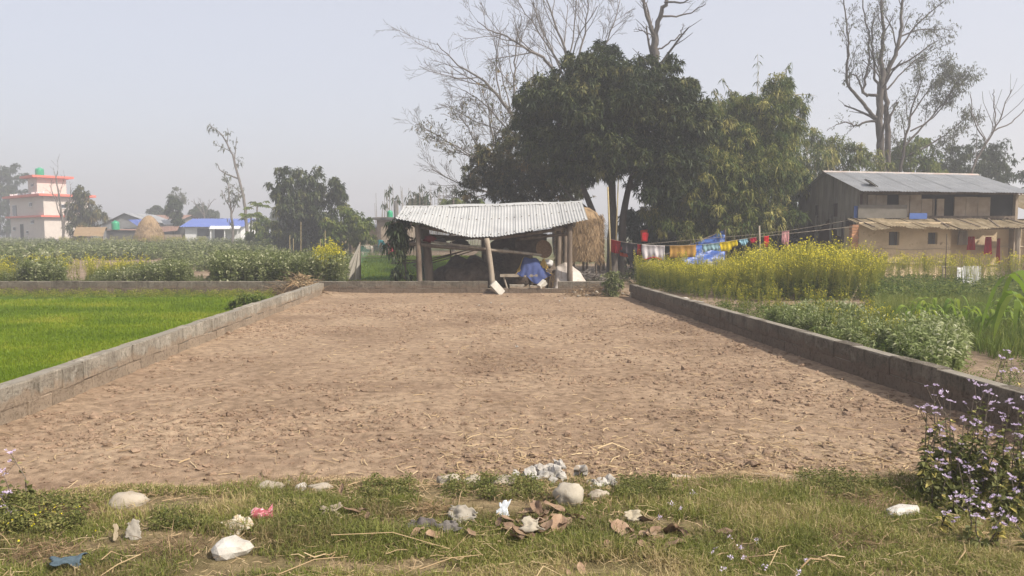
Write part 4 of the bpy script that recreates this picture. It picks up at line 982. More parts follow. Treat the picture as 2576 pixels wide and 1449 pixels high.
# blob maker for heaps, sacks and stones
def blob(seed, sub=3, amp=0.2, fr=1.5, flatb=-0.6, amp2=0.05):
    bm = bmesh.new(); bmesh.ops.create_icosphere(bm, subdivisions=sub, radius=1.0)
    V = np.array([v.co for v in bm.verts]); Fc = np.array([[v.index for v in f.verts] for f in bm.faces]); bm.free()
    n1 = fbm(V[:, 0] * fr + seed * 3.1 + V[:, 2] * 0.7 * fr, V[:, 1] * fr + seed + V[:, 2] * fr, seed, 3)
    n2 = fbm(V[:, 0] * fr * 4 + seed + V[:, 2] * 3, V[:, 1] * fr * 4 - V[:, 2] * 2.3, seed + 5, 3)
    V = V * (1 + amp * n1 + amp2 * n2)[:, None]
    V[:, 2] = np.maximum(V[:, 2], flatb)
    return V, Fc
def heap(mb, c, s, seed, rot=0, sub=3, amp=0.2, fr=1.5, flatb=-0.6, amp2=0.05):
    V, Fc = blob(seed, sub, amp, fr, flatb, amp2); V = rotz(V * np.asarray(s), rot) + np.asarray(c); return mb.add(V, Fc)
M['dung'] = mk('dark_heap', [(0.05, 0.038, 0.03), (0.09, 0.068, 0.052), (0.14, 0.105, 0.08)], 5, bsc=18, bmp=1.0, bdist=0.05)
mb = MB(); r = rng(33)
p = at(1165, 700, 23.4); heap(mb, (p[0], 23.5, 0.34), (0.95, 0.8, 0.62), 3, amp=0.45, fr=1.8, amp2=0.2)
for k in range(22):
    a = r.uniform(0, 6.28); rr_ = r.uniform(0.3, 0.9); heap(mb, (p[0] + rr_ * math.cos(a) * 0.95, 23.45 + rr_ * math.sin(a) * 0.5 - 0.1, r.uniform(0.05, 0.55) * (1.15 - rr_)), np.array((0.16, 0.15, 0.12)) * r.uniform(0.7, 1.5), k, a, 2, 0.4, 2)
tag(mb.build('dung_heap', M['dung'], smooth=True), 'dark lumpy heap of manure under the left half of the shed', 'heap')
q = at(1192, 650, 23.9)
tag(heap(MB(), (q[0], 24.2, 0.75), (0.3, 0.28, 0.3), 9).build('stuffed_sack', flat('grey_sack', (0.16, 0.145, 0.12)), smooth=True), 'round grey sack sitting on top of the dark heap', 'sack')
M['basket'] = mk('brown_wicker', [(0.15, 0.09, 0.05), (0.25, 0.16, 0.09)], 20, bsc=90, bmp=1.0, bdist=0.02)
q = at(1362, 629, 23.2)
o = MB().lathe((0, 0, 0), [(0.02, -0.02), (0.14, 0.0), (0.22, 0.06), (0.27, 0.13), (0.285, 0.15), (0.265, 0.13), (0.2, 0.07), (0.02, 0.03)], 20).build('wicker_tray', M['basket'], smooth=True)
o.location = q; o.rotation_euler = (R(78), R(8), R(25)); tag(o, 'round brown wicker winnowing tray hung below the shed beam', 'tray')
mb = MB(); heap(mb, (at(1282, 690, 24.6)[0], 24.9, 0.72), (0.78, 0.5, 0.95), 12, amp=0.25, fr=2, flatb=-0.75, amp2=0.1)
tag(mb.build('hay_pile', M['dung'], smooth=True), 'tall dark pile of old hay at the back right of the shed', 'pile')
# bench with the blanket on it
bx0, bx1 = at(1258, 690, 22.6)[0], at(1352, 690, 22.6)[0]
be = thing('bench', 'rough wooden plank bench under the shed', 'bench', ((bx0 + bx1) / 2, 22.6, 0))
for k in range(3): MB().box(((bx0 + bx1) / 2, 22.48 + 0.12 * k, 0.5), (bx1 - bx0, 0.11, 0.035)).build('plank', M['lit_wood'], be)
MB().box(((bx0 + bx1) / 2, 22.415, 0.465), (bx1 - bx0, 0.03, 0.05)).build('rail', M['lit_wood'], be)
for sx in (bx0 + 0.1, bx1 - 0.1):
    for sy, yy_ in ((-0.12, 22.47), (0.1, 22.72)):
        MB().tube([(sx + (0.14 if sx < (bx0 + bx1) / 2 else -0.1), yy_, 0), (sx, yy_, 0.48)], 0.03, 6).build('leg', M['lit_wood'], be)
def fabric(name, label, cat, G, m, parent=None, thick_=0.012):
    mb = MB().grid(G); o = mb.build(name, m, parent, smooth=True)
    s = o.modifiers.new('thickness', 'SOLIDIFY'); s.thickness = thick_; s.offset = 0
    if label: tag(o, label, cat)
    return o
M['blanket'] = cloth('blue_blanket', (0.075, 0.1, 0.24)); M['yellow_lining'] = cloth('yellow_lining', (0.62, 0.42, 0.12))
c0 = at(1343, 670, 22.4)
def bl(off, k):
    u, v = np.meshgrid(np.linspace(-1, 1, 52), np.linspace(0, 1, 36))
    zt = 1.0 - 0.34 * sstep(-0.05, 1.0, u) - 0.3 * sstep(-0.62, -1.0, u); zb = 0.5 - 0.24 * np.exp(-((u - 0.15) / 0.5) ** 2) * k - 0.02 * np.sin(u * 8)
    x = c0[0] + u * (0.42 + 0.1 * v) * k + 0.03 * np.sin(v * 6 + u * 3)
    z = zt + (zb - zt) * v + 0.02 * np.sin(u * 9 + v * 5)
    y = 22.75 - 0.42 * v ** 0.55 + 0.16 * u ** 2 + 0.05 * np.sin(u * 6 + v * 3.5) * v + 0.02 * np.sin(u * 15 - v * 4) * v - off
    return np.stack([x, y, z], -1)
o = fabric('blanket', 'dark blue blanket with yellow lining slumped over the shed bench', 'blanket', bl(0.0, 1.0), M['blanket'])
fabric('lining', None, None, bl(-0.035, 1.05), M['yellow_lining'], o)
o = fabric('yellow_cloth', 'yellow cloth peak behind the blue blanket', 'cloth', np.stack([c0[0] + 0.3 + (lambda u, v: u * 0.13 * (0.15 + v))(*np.meshgrid(np.linspace(-1, 1, 12), np.linspace(0, 1, 12))), 22.7 - 0.05 * np.meshgrid(np.linspace(-1, 1, 12), np.linspace(0, 1, 12))[1] + 0.03 * np.sin(9 * np.meshgrid(np.linspace(-1, 1, 12), np.linspace(0, 1, 12))[0]), 0.98 - 0.3 * np.meshgrid(np.linspace(-1, 1, 12), np.linspace(0, 1, 12))[1]], -1), M['yellow_lining'])
M['white_sack'] = cloth('white_sack', (0.62, 0.6, 0.58))
q = at(1378, 662, 22.8); tag(heap(MB(), (q[0], 22.85, 0.83), (0.16, 0.14, 0.12), 15, amp=0.35, fr=2, flatb=-0.9).build('white_sack', M['white_sack'], smooth=True), 'small white knotted sack beside the blue blanket', 'sack')
q = at(1372, 690, 22.9); tag(heap(MB(), (q[0] - .05, 23.0, 0.36), (0.5, 0.34, 0.5), 17, amp=0.3, fr=2.4, flatb=-0.72, amp2=0.15).build('straw_heap', M['dung'], smooth=True), 'dark heap of straw and rags under the white sack', 'heap')
r = rng(35); mb = MB(); q = at(1408, 700, 22.5)
for k in range(110):
    a = np.array((q[0] - .08 + r.normal(0, 0.11), 22.45 + r.normal(0, 0.12), 0.0)); b_ = a + (r.normal(0, 0.12), r.normal(0, 0.1), r.uniform(0.3, 0.62)); mb.soup(thick([a, b_], 0.006), r.uniform(0.1, 0.7))
tag(mb.build('stalk_bundle', M['straw']), 'bundle of dry brown stalks standing before the plastic sheet', 'stalks', kind='stuff')
M['plastic'] = mk('dusty_plastic_sheet', [(0.33, 0.28, 0.235), (0.43, 0.375, 0.325), (0.5, 0.45, 0.41)], 3, rough=0.45, spec=0.5, bmp=0.5, bsc=9, bdist=0.05)
u, v = np.meshgrid(np.linspace(0, 1, 46), np.linspace(0, 1, 30))
p = at(1437, 700, 22.3)
x = p[0] + (-0.55 + 1.15 * u) + (v - 0.5) * 0.1 * u
hgt = np.interp(u, [0, .12, .35, .55, .75, .9, 1], [0.03, 0.72, 0.86, 0.76, 0.56, 0.3, 0.04])
z = hgt * (1 - v ** 2.2) + 0.012 * np.sin(u * 17 + v * 5) * (1 - v) + 0.008 * np.sin(u * 31 - v * 9) + 0.012
y = 22.75 - 0.75 * v - 0.05 * np.sin(u * 14 + v * 3) * v
fabric('plastic_sheet', 'crumpled pale plastic sheet draped over a heap at the shed corner', 'sheet', np.stack([x, y, np.maximum(z, 0.01)], -1), M['plastic'])
for k, (a_, b_, s_, m_, lab) in enumerate(((1082, 603, (.2, .12, .11), (.2, .03, .035), 'dull red rag bundle stuffed on the left shed beam'), (1108, 606, (.17, .12, .1), (.1, .09, .085), 'grey rag bundle beside the red one on the beam'), (1160, 612, (.24, .14, .09), (.07, .055, .045), 'dark sack lying on the middle of the shed beam'), (1268, 632, (.16, .1, .09), (.2, .19, .17), 'pale tool bundle resting on the right shed beam'))):
    q = at(a_, b_, 22.5); tag(heap(MB(), q, s_, 60 + k, amp=.6, fr=2, flatb=-.8, amp2=.2).build('rag_bundle', cloth('rag_%d' % k, m_), smooth=True), lab, 'bundle')
for k in range(6):
    a_, b_ = at(1064 + 9 * k, 590 + 3 * k, 23.4 + .1 * k), at(1235 + 26 * k, 596 - 2 * k, 23.9 + .1 * k); tag(MB().tube([a_, (a_ + b_) / 2 - (0, 0, .03), b_], .03, 6).build('stored_pole', M['wood'], smooth=True), ['lowest', 'second', 'third', 'fourth', 'fifth', 'topmost'][k] + ' of the long poles stored flat beneath the shed roof', 'pole', 'long poles stored under the roof')
q = at(1335, 612, 24.4); tag(MB().box(q, (1.0, .06, .62), jit=.04, rg=rng(5)).build('shade_mat', M['dung']), 'dark mat added to deepen the shade at the back of the right shed bay', 'mat')  # dark slab added to make the shed's interior read darker
# leafy cut branches hanging at the shed's left end
r = rng(37); t = thing('leafy_branch', 'dark drooping leafy branches hanging at the left end of the shed', 'branches', at(1010, 700, 22.6))
out = []; mb = MB(); lf = MB()
for P_ in ([(1040, 600), (1012, 588), (985, 605), (968, 622)], [(1040, 605), (1005, 620), (990, 650)], [(1045, 570), (1000, 555), (975, 570)], [(1030, 705), (1015, 660), (1008, 600)], [(1020, 700), (1000, 680), (990, 690)]):
    q, rad = limb([at(a, b_, 22.5 + r.uniform(-.3, .3)) for a, b_ in P_], 0.03, 0.01, r, 0.01); mb.tube(q, rad, 5)
    i = r.integers(1, len(q), 20); A, v = rosettes(q[i] + r.normal(0, 0.07, (20, 3)), r.normal(0, 1, (20, 3)), 6, 0.22, 0.055, r, 0.75, 0.8); lf.soup(A, v * 0.7)
P, D = clumps(np.array([(*at(1008, 580, 22.6), 0.36, 0.3, 0.2), (*at(1015, 555, 22.9), 0.26, 0.3, 0.12), (*at(1003, 615, 22.6), 0.16, 0.2, 0.22)]), 48, r, 0.3)
A, v = rosettes(P, D, 8, 0.22, 0.055, r, 0.7); lf.soup(A, v * 0.7)
mb.build('stem', M['bark'], t); lf.build('leaves', M['mango'], t)

# ------------------------------------------------------------------ net enclosure left of the shed
def netmat(name, c, op):
    m, n, l, b = nodes(name)
    b.inputs['Base Color'].default_value = lin(c); b.inputs['Roughness'].default_value = 0.9
    t = n.new('ShaderNodeBsdfTransparent'); x = n.new('ShaderNodeMixShader'); x.inputs[0].default_value = op
    l.new(t.outputs[0], x.inputs[1]); l.new(b.outputs[0], x.inputs[2]); l.new(x.outputs[0], n['Material Output'].inputs['Surface'])
    return m
nt = thing('net_fence', 'green shade net fence hung beside the shed', 'fence', (at(905, 690, 25)[0], 25, 0))
xa, xb = at(905, 617, 25)[0], at(1245, 617, 25)[0]
u, v = np.meshgrid(np.linspace(0, 1, 60), np.linspace(0, 1, 12))
G = np.stack([xa + (xb - xa) * u, 25 + 0.06 * np.sin(u * 21) + 0.2 * u, 1.36 - 0.03 * np.sin(u * np.pi * 4) ** 2 - 1.3 * v], -1)
MB().grid(G).build('net', netmat('green_net', (0.06, 0.2, 0.16), 0.34), nt, smooth=True)
for x_ in (xa, xa + 1.5, xa + 3.0, xb): MB().tube([(x_, 25.02, 0), (x_, 25.02, 1.45)], 0.028, 6).build('post', M['wood'], nt)
for z_ in (0.95, 1.34): MB().tube([(xa, 25.01, z_), ((xa + xb) / 2, 25.1, z_ - 0.03), (xb, 25.2, z_)], 0.008, 4).build('wire', M['lit_wood'], nt)
u, v = np.meshgrid(np.linspace(0, 1, 24), np.linspace(0, 1, 16))
tp = np.array((xa, 24.98, 1.4)); bl_, br_ = at(858, 668, 24.6), np.array((xa - 0.02, 24.9, 0.02))
bl_[2] = 0.25
G = tp[None, None] * (1 - v)[..., None] + (bl_[None, None] * (1 - u)[..., None] + br_[None, None] * u[..., None]) * v[..., None]
G[..., 1] += 0.07 * np.sin(u * 14) * v; G[..., 2] += 0.0 - 0.25 * np.sin(u * np.pi) * v * (1 - u)
fabric('beige_net', 'grey beige net gathered to the corner post like a tent', 'net', G, netmat('beige_net', (0.36, 0.33, 0.28), 0.82))
q = at(899, 694, 24.2)
tag(heap(MB(), (q[0] - .05, 24.2, 0.1), (0.26, 0.12, 0.1), 41, amp=0.5, fr=2.2).build('cloth_bundle', mk('black_white_rag', [(0.02, 0.02, 0.02), (0.03, 0.03, 0.03), (0.6, 0.6, 0.58), (0.7, 0.7, 0.68)], 6, 2, bmp=0.2), smooth=True), 'black and white rag lying at the foot of the beige net', 'rag')
def skin_body(name, pts, edges, rad, mat, root=0, parent=None, sub=2):
    me = bpy.data.meshes.new(name); me.from_pydata([tuple(p) for p in pts], edges, []); me.materials.append(mat)
    o = bpy.data.objects.new(name, me); COL.objects.link(o); o.parent = parent
    sk = o.modifiers.new('skin', 'SKIN')
    for i, s in enumerate(me.skin_vertices[0].data): s.radius = (rad[i], rad[i]); s.use_root = (i == root)
    ss = o.modifiers.new('sub', 'SUBSURF'); ss.levels = ss.render_levels = sub
    sk.use_smooth_shade = True
    return o
# a pale cow grazing and a squatting person in red, both seen through the net
q = at(922, 650, 54); t = thing('calf', 'pale calf with a tan back grazing behind the green net', 'calf', (q[0], 54, float(zland(0, 54))))
cp = [(-0.55, 0, 1.1), (-0.1, 0, 1.05), (0.4, 0, 1.1), (0.75, 0, 1.15), (1.0, 0, 0.85), (1.18, 0, 0.55), (-0.55, .16, .95), (-0.62, .17, .55), (-0.56, .17, .03), (-0.55, -.16, .95), (-0.5, -.17, .55), (-0.46, -.17, .03), (0.45, .15, .9), (0.46, .15, .5), (0.46, .15, .03), (0.45, -.15, .9), (0.38, -.15, .5), (0.4, -.15, .03), (-0.78, 0, 1.1), (-0.84, 0, 0.5)]
ce = [(0, 1), (1, 2), (2, 3), (3, 4), (4, 5), (0, 6), (6, 7), (7, 8), (0, 9), (9, 10), (10, 11), (2, 12), (12, 13), (13, 14), (2, 15), (15, 16), (16, 17), (0, 18), (18, 19)]
o = skin_body('body', cp, ce, [.27, .3, .28, .16, .13, .08, .16, .08, .05, .16, .08, .05, .12, .07, .05, .12, .07, .05, .05, .02], mk('cow_hide', [(0.3, 0.2, 0.13), (0.4, 0.33, 0.27), (0.45, 0.41, 0.37)], 2, bmp=0.1), 1, t)
o.scale = (0.6, 0.6, 0.6); o.rotation_euler = (0, 0, R(200))
q = at(985, 645, 56); t = thing('person', 'person in red clothes squatting in the field behind the net', 'person', (q[0], 56, float(zland(0, 56))))
pp = [(0, 0, .32), (0.02, 0, .55), (.08, 0, .78), (.11, 0, .88), (.14, 0, .98), (.16, 0, 1.06), (.1, .17, .76), (.28, .2, .55), (.42, .12, .4), (.1, -.17, .76), (.28, -.2, .55), (.42, -.12, .4), (.02, .12, .3), (.36, .16, .42), (.2, .15, .06), (.32, .15, .03), (.02, -.12, .3), (.36, -.16, .42), (.2, -.15, .06), (.32, -.15, .03)]
pe = [(0, 1), (1, 2), (2, 3), (3, 4), (4, 5), (2, 6), (6, 7), (7, 8), (2, 9), (9, 10), (10, 11), (0, 12), (12, 13), (13, 14), (14, 15), (0, 16), (16, 17), (17, 18), (18, 19)]
skin_body('body', pp, pe, [.16, .15, .15, .055, .09, .085, .07, .05, .035, .07, .05, .035, .1, .075, .05, .04, .1, .075, .05, .04], mk('skin_tone', [(0.16, 0.085, 0.055), (0.2, 0.11, 0.07)], 3, bmp=0), 0, t).rotation_euler = (0, 0, R(215))
def garment(name, c, z0, z1, r0, r1, m, par, jit=0.05, seed=0):
    rr_ = rng(seed); mb = MB(); k = np.linspace(0, 1, 9)
    mb.lathe(c, np.stack([r0 + (r1 - r0) * k + 0.02 * np.sin(k * 9), z0 + (z1 - z0) * k], 1), 18, jit=jit, rg=rr_); return mb.build(name, m, par, smooth=True)
M['red_cloth'] = cloth('red_cloth', (0.5, 0.03, 0.06)); M['teal_cloth'] = cloth('teal_cloth', (0.02, 0.22, 0.25))
px_, py_, pz_ = q[0], 56, float(zland(0, 56))
garment('dress', (px_ - .03, py_ - .03, pz_), 0.1, 0.82, 0.36, 0.19, M['red_cloth'], t, seed=3); garment('shawl', (px_ - .05, py_ - .03, pz_), 0.78, 1.06, 0.2, 0.12, M['red_cloth'], t, seed=4)
MB().lathe((px_ - 0.11, py_ - 0.08, 1.02 + pz_), [(0.105, -.06), (0.112, 0), (0.09, .07), (0.04, .1), (0.005, .105)], 14).build('hair', flat('black_hair', (0.012, 0.01, 0.01)), t, smooth=True)
q = at(966, 645, 58); t2 = thing('person', 'stooping person in a teal top behind the green net', 'person', (q[0], 58, float(zland(0, 58))))
pp2 = [(0, 0, .78), (.14, 0, .98), (.34, 0, 1.06), (.44, 0, 1.02), (.52, 0, .98), (.58, 0, .94), (.32, .17, 1.0), (.38, .18, .75), (.45, .12, .5), (.32, -.17, 1.0), (.38, -.18, .75), (.45, -.12, .5), (0, .1, .74), (.06, .1, .42), (-.02, .1, .05), (.1, .1, .03), (0, -.1, .74), (.06, -.1, .42), (-.02, -.1, .05), (.1, -.1, .03)]
skin_body('body', pp2, pe, [.15, .14, .14, .055, .09, .085, .07, .05, .035, .07, .05, .035, .1, .07, .05, .04, .1, .07, .05, .04], M['teal_cloth'], 0, t2).rotation_euler = (0, 0, R(190))
heap(MB(), q * (1, 1, 0) + (-0.54, -0.08, 1.0 + float(zland(0, 58))), (0.1, 0.1, 0.1), 2, amp=0.05).build('head', bpy.data.materials['skin_tone'], t2, smooth=True)
r = rng(43); poly = [(-6.5, 25.4), (-0.5, 25.4), (-0.8, 50), (-10, 50)]
P = fill(poly, 42000, r); P3 = np.column_stack([P, np.full(len(P), 0.0)]); P3[:, 2] = np.where(P[:, 0] < -2.75, zland(0, P[:, 1]) + 0.08, 0.0)
qd, tr = blades(P3, r.uniform(0.1, 0.26, len(P)), 0.035, 0.4, r); v = r.normal(0.45, .15, len(P)).clip(0, 1)
tag(MB().soup(qd, v).soup(tr, v).build('netted_grass', M['wheat']), 'vivid green grass patch behind the shade net', 'grass', kind='stuff')

# ------------------------------------------------------------------ raised straw stack right of the shed
r = rng(45); xs0, xs1 = at(1405, 600, 27.5)[0], at(1516, 600, 27.5)[0]; xc, hw = (xs0 + xs1) / 2, (xs1 - xs0) / 2
st = thing('straw_stack', 'golden straw stack on a platform between the shed and mango', 'haystack', (xc, 27.8, 0))
a = np.linspace(0, 2 * np.pi, 40, endpoint=False); mb = MB(); prof = [(0.96, 0.72), (1.0, 1.0), (1.02, 1.4), (1.0, 1.8), (0.96, 2.2), (0.8, 2.5), (0.45, 2.68), (0.02, 2.72)]
sup = 1 / (np.abs(np.cos(a)) ** 5 + np.abs(np.sin(a)) ** 5) ** (1 / 5)
V = np.array([[(xc + s * hw * sup[i] * math.cos(a[i]) * (1 + r.normal(0, .012)), 28.2 + s * 0.95 * sup[i] * math.sin(a[i]), z + r.normal(0, .015)) for i in range(40)] for s, z in prof])
mb.grid(np.concatenate([V, V[:, :1]], 1)); mb.build('straw', M['thatch'], st, smooth=True)
n = 5000; k = r.integers(0, 40, n); z = r.uniform(0.72, 2.45, n); P = np.stack([xc + hw * sup[k] * np.cos(a[k]) * 1.0, 28.2 + .95 * sup[k] * np.sin(a[k]), z], 1) + r.normal(0, .03, (n, 3))
D = np.stack([np.cos(a[k]) * .35 + r.normal(0, .35, n), np.sin(a[k]) * .35 + r.normal(0, .35, n), -np.ones(n)], 1)
tag(MB().soup(leafquads(P, D, r.uniform(.12, .3, n), 0.016, r, 0), r.uniform(0, 1, n)).build('loose_straw', M['thatch_leaf'], st), kind='stuff')
for dx in (-.9, -.3, .3, .9):
    for dy in (-.7, .7): MB().tube([(xc + dx * hw, 28.2 + dy, 0), (xc + dx * hw, 28.2 + dy, .74)], 0.05, 6).build('leg', M['wood'], st)
mb = MB(); r = rng(46)
for k in range(60):
    c = np.array((at(1470, 668, 26.5)[0] + r.normal(0, .5), 26.6 + r.normal(0, .3), r.uniform(.02, .3))); d = np.array((r.normal(0, 1), r.normal(0, .4), r.normal(0, .12))); d = d / np.linalg.norm(d) * r.uniform(.4, .9); mb.tube([c - d, c + (0, 0, .04), c + d], .016, 4)
tag(mb.build('brushwood', M['grey_bark']), 'grey brushwood pile below the straw stack', 'brushwood', kind='stuff')

# ------------------------------------------------------------------ the two-storey mud house
HX0, HX1, HYf, HYb, HYr = 13.1, 19.0, 28.6, 34.5, 31.5
H = thing('mud_house', 'two storey mud and timber house under a grey tin roof', 'house', (16, 31, 0))
zr0, zr1, ze = at(2076, 432, HYr)[2], at(2445, 440, HYr)[2], at(2300, 481, 28.0)[2]
rt = [(12.88, HYr, zr0), (16, HYr, (zr0 + zr1) / 2 + .01), (19.25, HYr, zr1)]
ef = [(12.86, 27.95, ze), (16, 27.95, ze - .03), (19.3, 27.95, ze - .08)]; eb = [(12.86, 35.1, ze), (19.3, 35.1, ze - .05)]
sheet_roof(H, 'roof_sheet', rt, ef, 9, 7, 0.016, M['old_tin'], seed=11); sheet_roof(H, 'roof_sheet', [rt[0], rt[2]], eb, 9, 7, 0.016, M['old_tin'], seed=12)
G = np.array([[(x, HYr + dy, np.interp(x, (12.88, 19.25), (zr0, zr1)) + dz) for dy, dz in ((-.16, -.03), (0, .05), (.16, -.03))] for x in np.linspace(12.86, 19.28, 14)])
MB().grid(G).build('ridge_cap', mk('faded_ridge', [(.3, .22, .18), (.4, .36, .33), (.42, .3, .25)], 2, bmp=.2), H, smooth=True)
r = rng(61)
# gable end: hanging weathered boards with a ragged lower edge, dark red wall and posts below
def gz(y): return ze - 0.06 + (zr0 - ze - 0.02) * (1 - abs(y - HYr) / (HYr - 27.95 if y < HYr else 35.1 - HYr))
ysb = np.linspace(HYf - 0.05, HYb + 0.05, 17)
for k in range(16):
    y0, y1 = ysb[k] + 0.008, ysb[k + 1] - 0.008
    bot = 2.0 + 0.28 * math.sin(k * 1.1) + r.uniform(-0.2, 0.2) - (0.55 if k > 12 else 0)
    if k in (5, 10):      # two openings: board above and board below
        MB().prism([(HX0 - .05 - .01 * (k % 2), y0, 2.95), (HX0 - .05 - .01 * (k % 2), y1, 2.95), (HX0 - .05 - .01 * (k % 2), y1, gz(y1)), (HX0 - .05 - .01 * (k % 2), y0, gz(y0))], (.025, 0, 0)).build('board', M['clad'], H)
        MB().prism([(HX0 - .05, y0, bot), (HX0 - .05, y1, bot + .1), (HX0 - .05, y1, 2.42), (HX0 - .05, y0, 2.42)], (.025, 0, 0)).build('board', M['clad'], H); continue
    MB().prism([(HX0 - .05 - .012 * (k % 2), y0, bot), (HX0 - .05 - .012 * (k % 2), y1, bot + r.uniform(-.15, .15)), (HX0 - .05 - .012 * (k % 2), y1, gz(y1)), (HX0 - .05 - .012 * (k % 2), y0, gz(y0))], (.025, 0, 0)).build('board', M['clad'], H)
w = MB(); w.prism([(HX0, HYf, 0), (HX0, HYb, 0), (HX0, HYb, ze - .05), (HX0, HYr, zr0 - .06), (HX0, HYf, ze - .05)], (.1, 0, 0)); w.build('gable_wall', M['redclad'], H)
for k, y in enumerate((28.75, 29.6, 30.9, 32.4)): MB().tube([(HX0 - .1, y, 0), (HX0 - .1, y + .03, 2.5)], 0.045, 6).build('post', M['clad'], H)
MB().box((HX1 + .02, (HYf + HYb) / 2, 1.6), (.1, HYb - HYf, 3.2)).build('end_wall', M['mud_dark'], H); MB().box(((HX0 + HX1) / 2, HYb - .05, 1.6), (HX1 - HX0 - .2, .1, 3.2)).build('back_wall', M['mud_dark'], H)
M['dull_board'] = mk('dull_board', [(.12, .11, .095), (.17, .155, .135)], 4, bsc=30, bmp=.3)
# upper storey front
fz0, fz1 = 2.2, ze - 0.02
MB().box(((HX0 + HX1) / 2 + .1, HYf + .2, (fz0 + fz1) / 2), (HX1 - HX0 - .2, .08, fz1 - fz0)).build('upper_opening_shade', M['black'], H)  # near-black backing paints the rooms' shade behind the panel gaps
def fx(px, Y=HYf): return at(px, 500, Y)[0]
def fzz(py, Y=HYf): return at(2300, py, Y)[2]
def panel(px0, px1, py0, py1, mat='mud_dark', nm_='wall_panel', d=0.06, Y=HYf + .02, lab=None):
    x0, x1, z0, z1 = fx(px0, Y), fx(px1, Y), fzz(py1, Y), fzz(py0, Y)
    o = MB().box(((x0 + x1) / 2, Y + d / 2, (z0 + z1) / 2), (x1 - x0, d, z1 - z0)).build(nm_, M[mat], H)
    if lab: o['label'] = lab
    return o
# panels either side of dark openings
for a_ in ((2164, 2182, 480, 530, 'wood', 'corner_post'), (2184, 2203, 490, 530), (2205, 2223, 491, 530), (2224, 2232, 491, 532), (2262, 2288, 490, 545), (2290, 2318, 490, 545), (2319, 2346, 500, 547), (2347, 2352, 500, 547, 'wood', 'window_frame'), (2358, 2376, 500, 545), (2402, 2430, 495, 545), (2431, 2460, 495, 545), (2461, 2492, 496, 546)): panel(*a_)
panel(2164, 2560, 478, 489, 'wood', 'wall_plate', 0.12, HYf - .02); panel(2164, 2556, 543, 550, 'wood', 'sill_beam', 0.1, HYf - .06)
panel(2160, 2283, 515, 549, 'dull_board', 'balcony_board', 0.04, HYf - .3, 'grey board screening the upper storey balcony'); panel(2150, 2160, 518, 549, 'blue_plastic', 'blue_sheet', 0.03, HYf - .2); panel(2290, 2334, 536, 551, 'blue_plastic', 'blue_sheet', 0.03, HYf - .45, 'blue plastic sheet lying on the lower roof edge')
# lean-to roof of old brown sheets
z1_, z0_ = at(2300, 549, HYf)[2], at(2300, 575, 27.1)[2]
lt = [(12.55, HYf - .05, z1_ + .02), (15.5, HYf - .05, z1_), (17.5, HYf - .05, z1_ - .04), (19.6, HYf - .05, z1_ - .1)]
lb = [(12.85, 27.1, z0_ - .02), (13.6, 27.05, z0_ + .06), (15, 27.15, z0_ + .03), (16.6, 27.1, z0_ - .03), (18.0, 27.2, z0_ + .04), (19.7, 27.15, z0_ + .05)]
sheet_roof(H, 'lean_to_sheet', lt, lb, 11, 6, 0.02, M['rusty_tin'], gap=0.03, seed=13, rough=0.12)
for k in range(7): r2 = rng(80 + k); x = 12.9 + k * .95; MB().box((x, 27.8, (z0_ + z1_) / 2 + .035), (0.05, 1.3, .03), np.array(Matrix.Rotation(math.atan2(z1_ - z0_, 1.5), 3, 'X') @ Matrix.Rotation(r2.uniform(-.3, .3), 3, 'Z'))).build('roof_batten', M['wood'], H)
# lower storey
YL = 27.75
def lx(px): return at(px, 600, YL)[0]
def lz(py): return at(2300, py, YL)[2]
xw0, xw1 = lx(2160), lx(2392)
w = MB(); wz0, wz1 = -0.05, z0_ + .25
wins = [(lx(2236), lx(2262), lz(617), lz(583)), (lx(2334), lx(2358), lz(614), lz(585))]
cuts = [xw0] + [c for a_ in wins for c in a_[:2]] + [xw1]
for i in range(0, 6, 2): w.box(((cuts[i] + cuts[i + 1]) / 2, YL + .12, (wz0 + wz1) / 2), (cuts[i + 1] - cuts[i], .24, wz1 - wz0))
for a_ in wins:
    w.box(((a_[0] + a_[1]) / 2, YL + .12, (wz0 + a_[2]) / 2), (a_[1] - a_[0], .24, a_[2] - wz0)); w.box(((a_[0] + a_[1]) / 2, YL + .12, (wz1 + a_[3]) / 2), (a_[1] - a_[0], .24, wz1 - a_[3]))
w.build('lower_wall', M['mud'], H)
for a_ in wins:
    wi = MB().box(((a_[0] + a_[1]) / 2, YL + .17, (a_[2] + a_[3]) / 2), (a_[1] - a_[0], .03, a_[3] - a_[2])).build('window', flat('window_board', (0.12, 0.12, 0.115)), H)
    for k in (-.25, .25): MB().box(((a_[0] + a_[1]) / 2 + k * (a_[1] - a_[0]), YL + .14, (a_[2] + a_[3]) / 2), (.025, .03, a_[3] - a_[2])).build('bar', M['wood'], wi)
for (a0, a1, py) in ((2175, 2390, 661), (2180, 2392, 627)):
    P_ = [(lx(p), YL - (.04 if py > 650 else .012), lz(py + 1.5 * math.sin(p * .05))) for p in np.linspace(a0, a1, 16)]; MB().tube(P_, .03 if py > 650 else .01, 6).build('ledge', M['trim'] if py > 650 else M['mud_dark'], H, smooth=True)
for px, py in ((2276, 668), (2330, 673)):
    MB().box((lx(px), YL - .01, lz(py)), (.12, .04, .22)).build('niche_shade', M['black'], H)  # solid near-black blocks, painted as the shade of small recesses
MB().box((lx(2327), YL - .06, lz(651)), (.07, .07, .2), jit=.01, rg=r).build('jar', M['wood'], H)
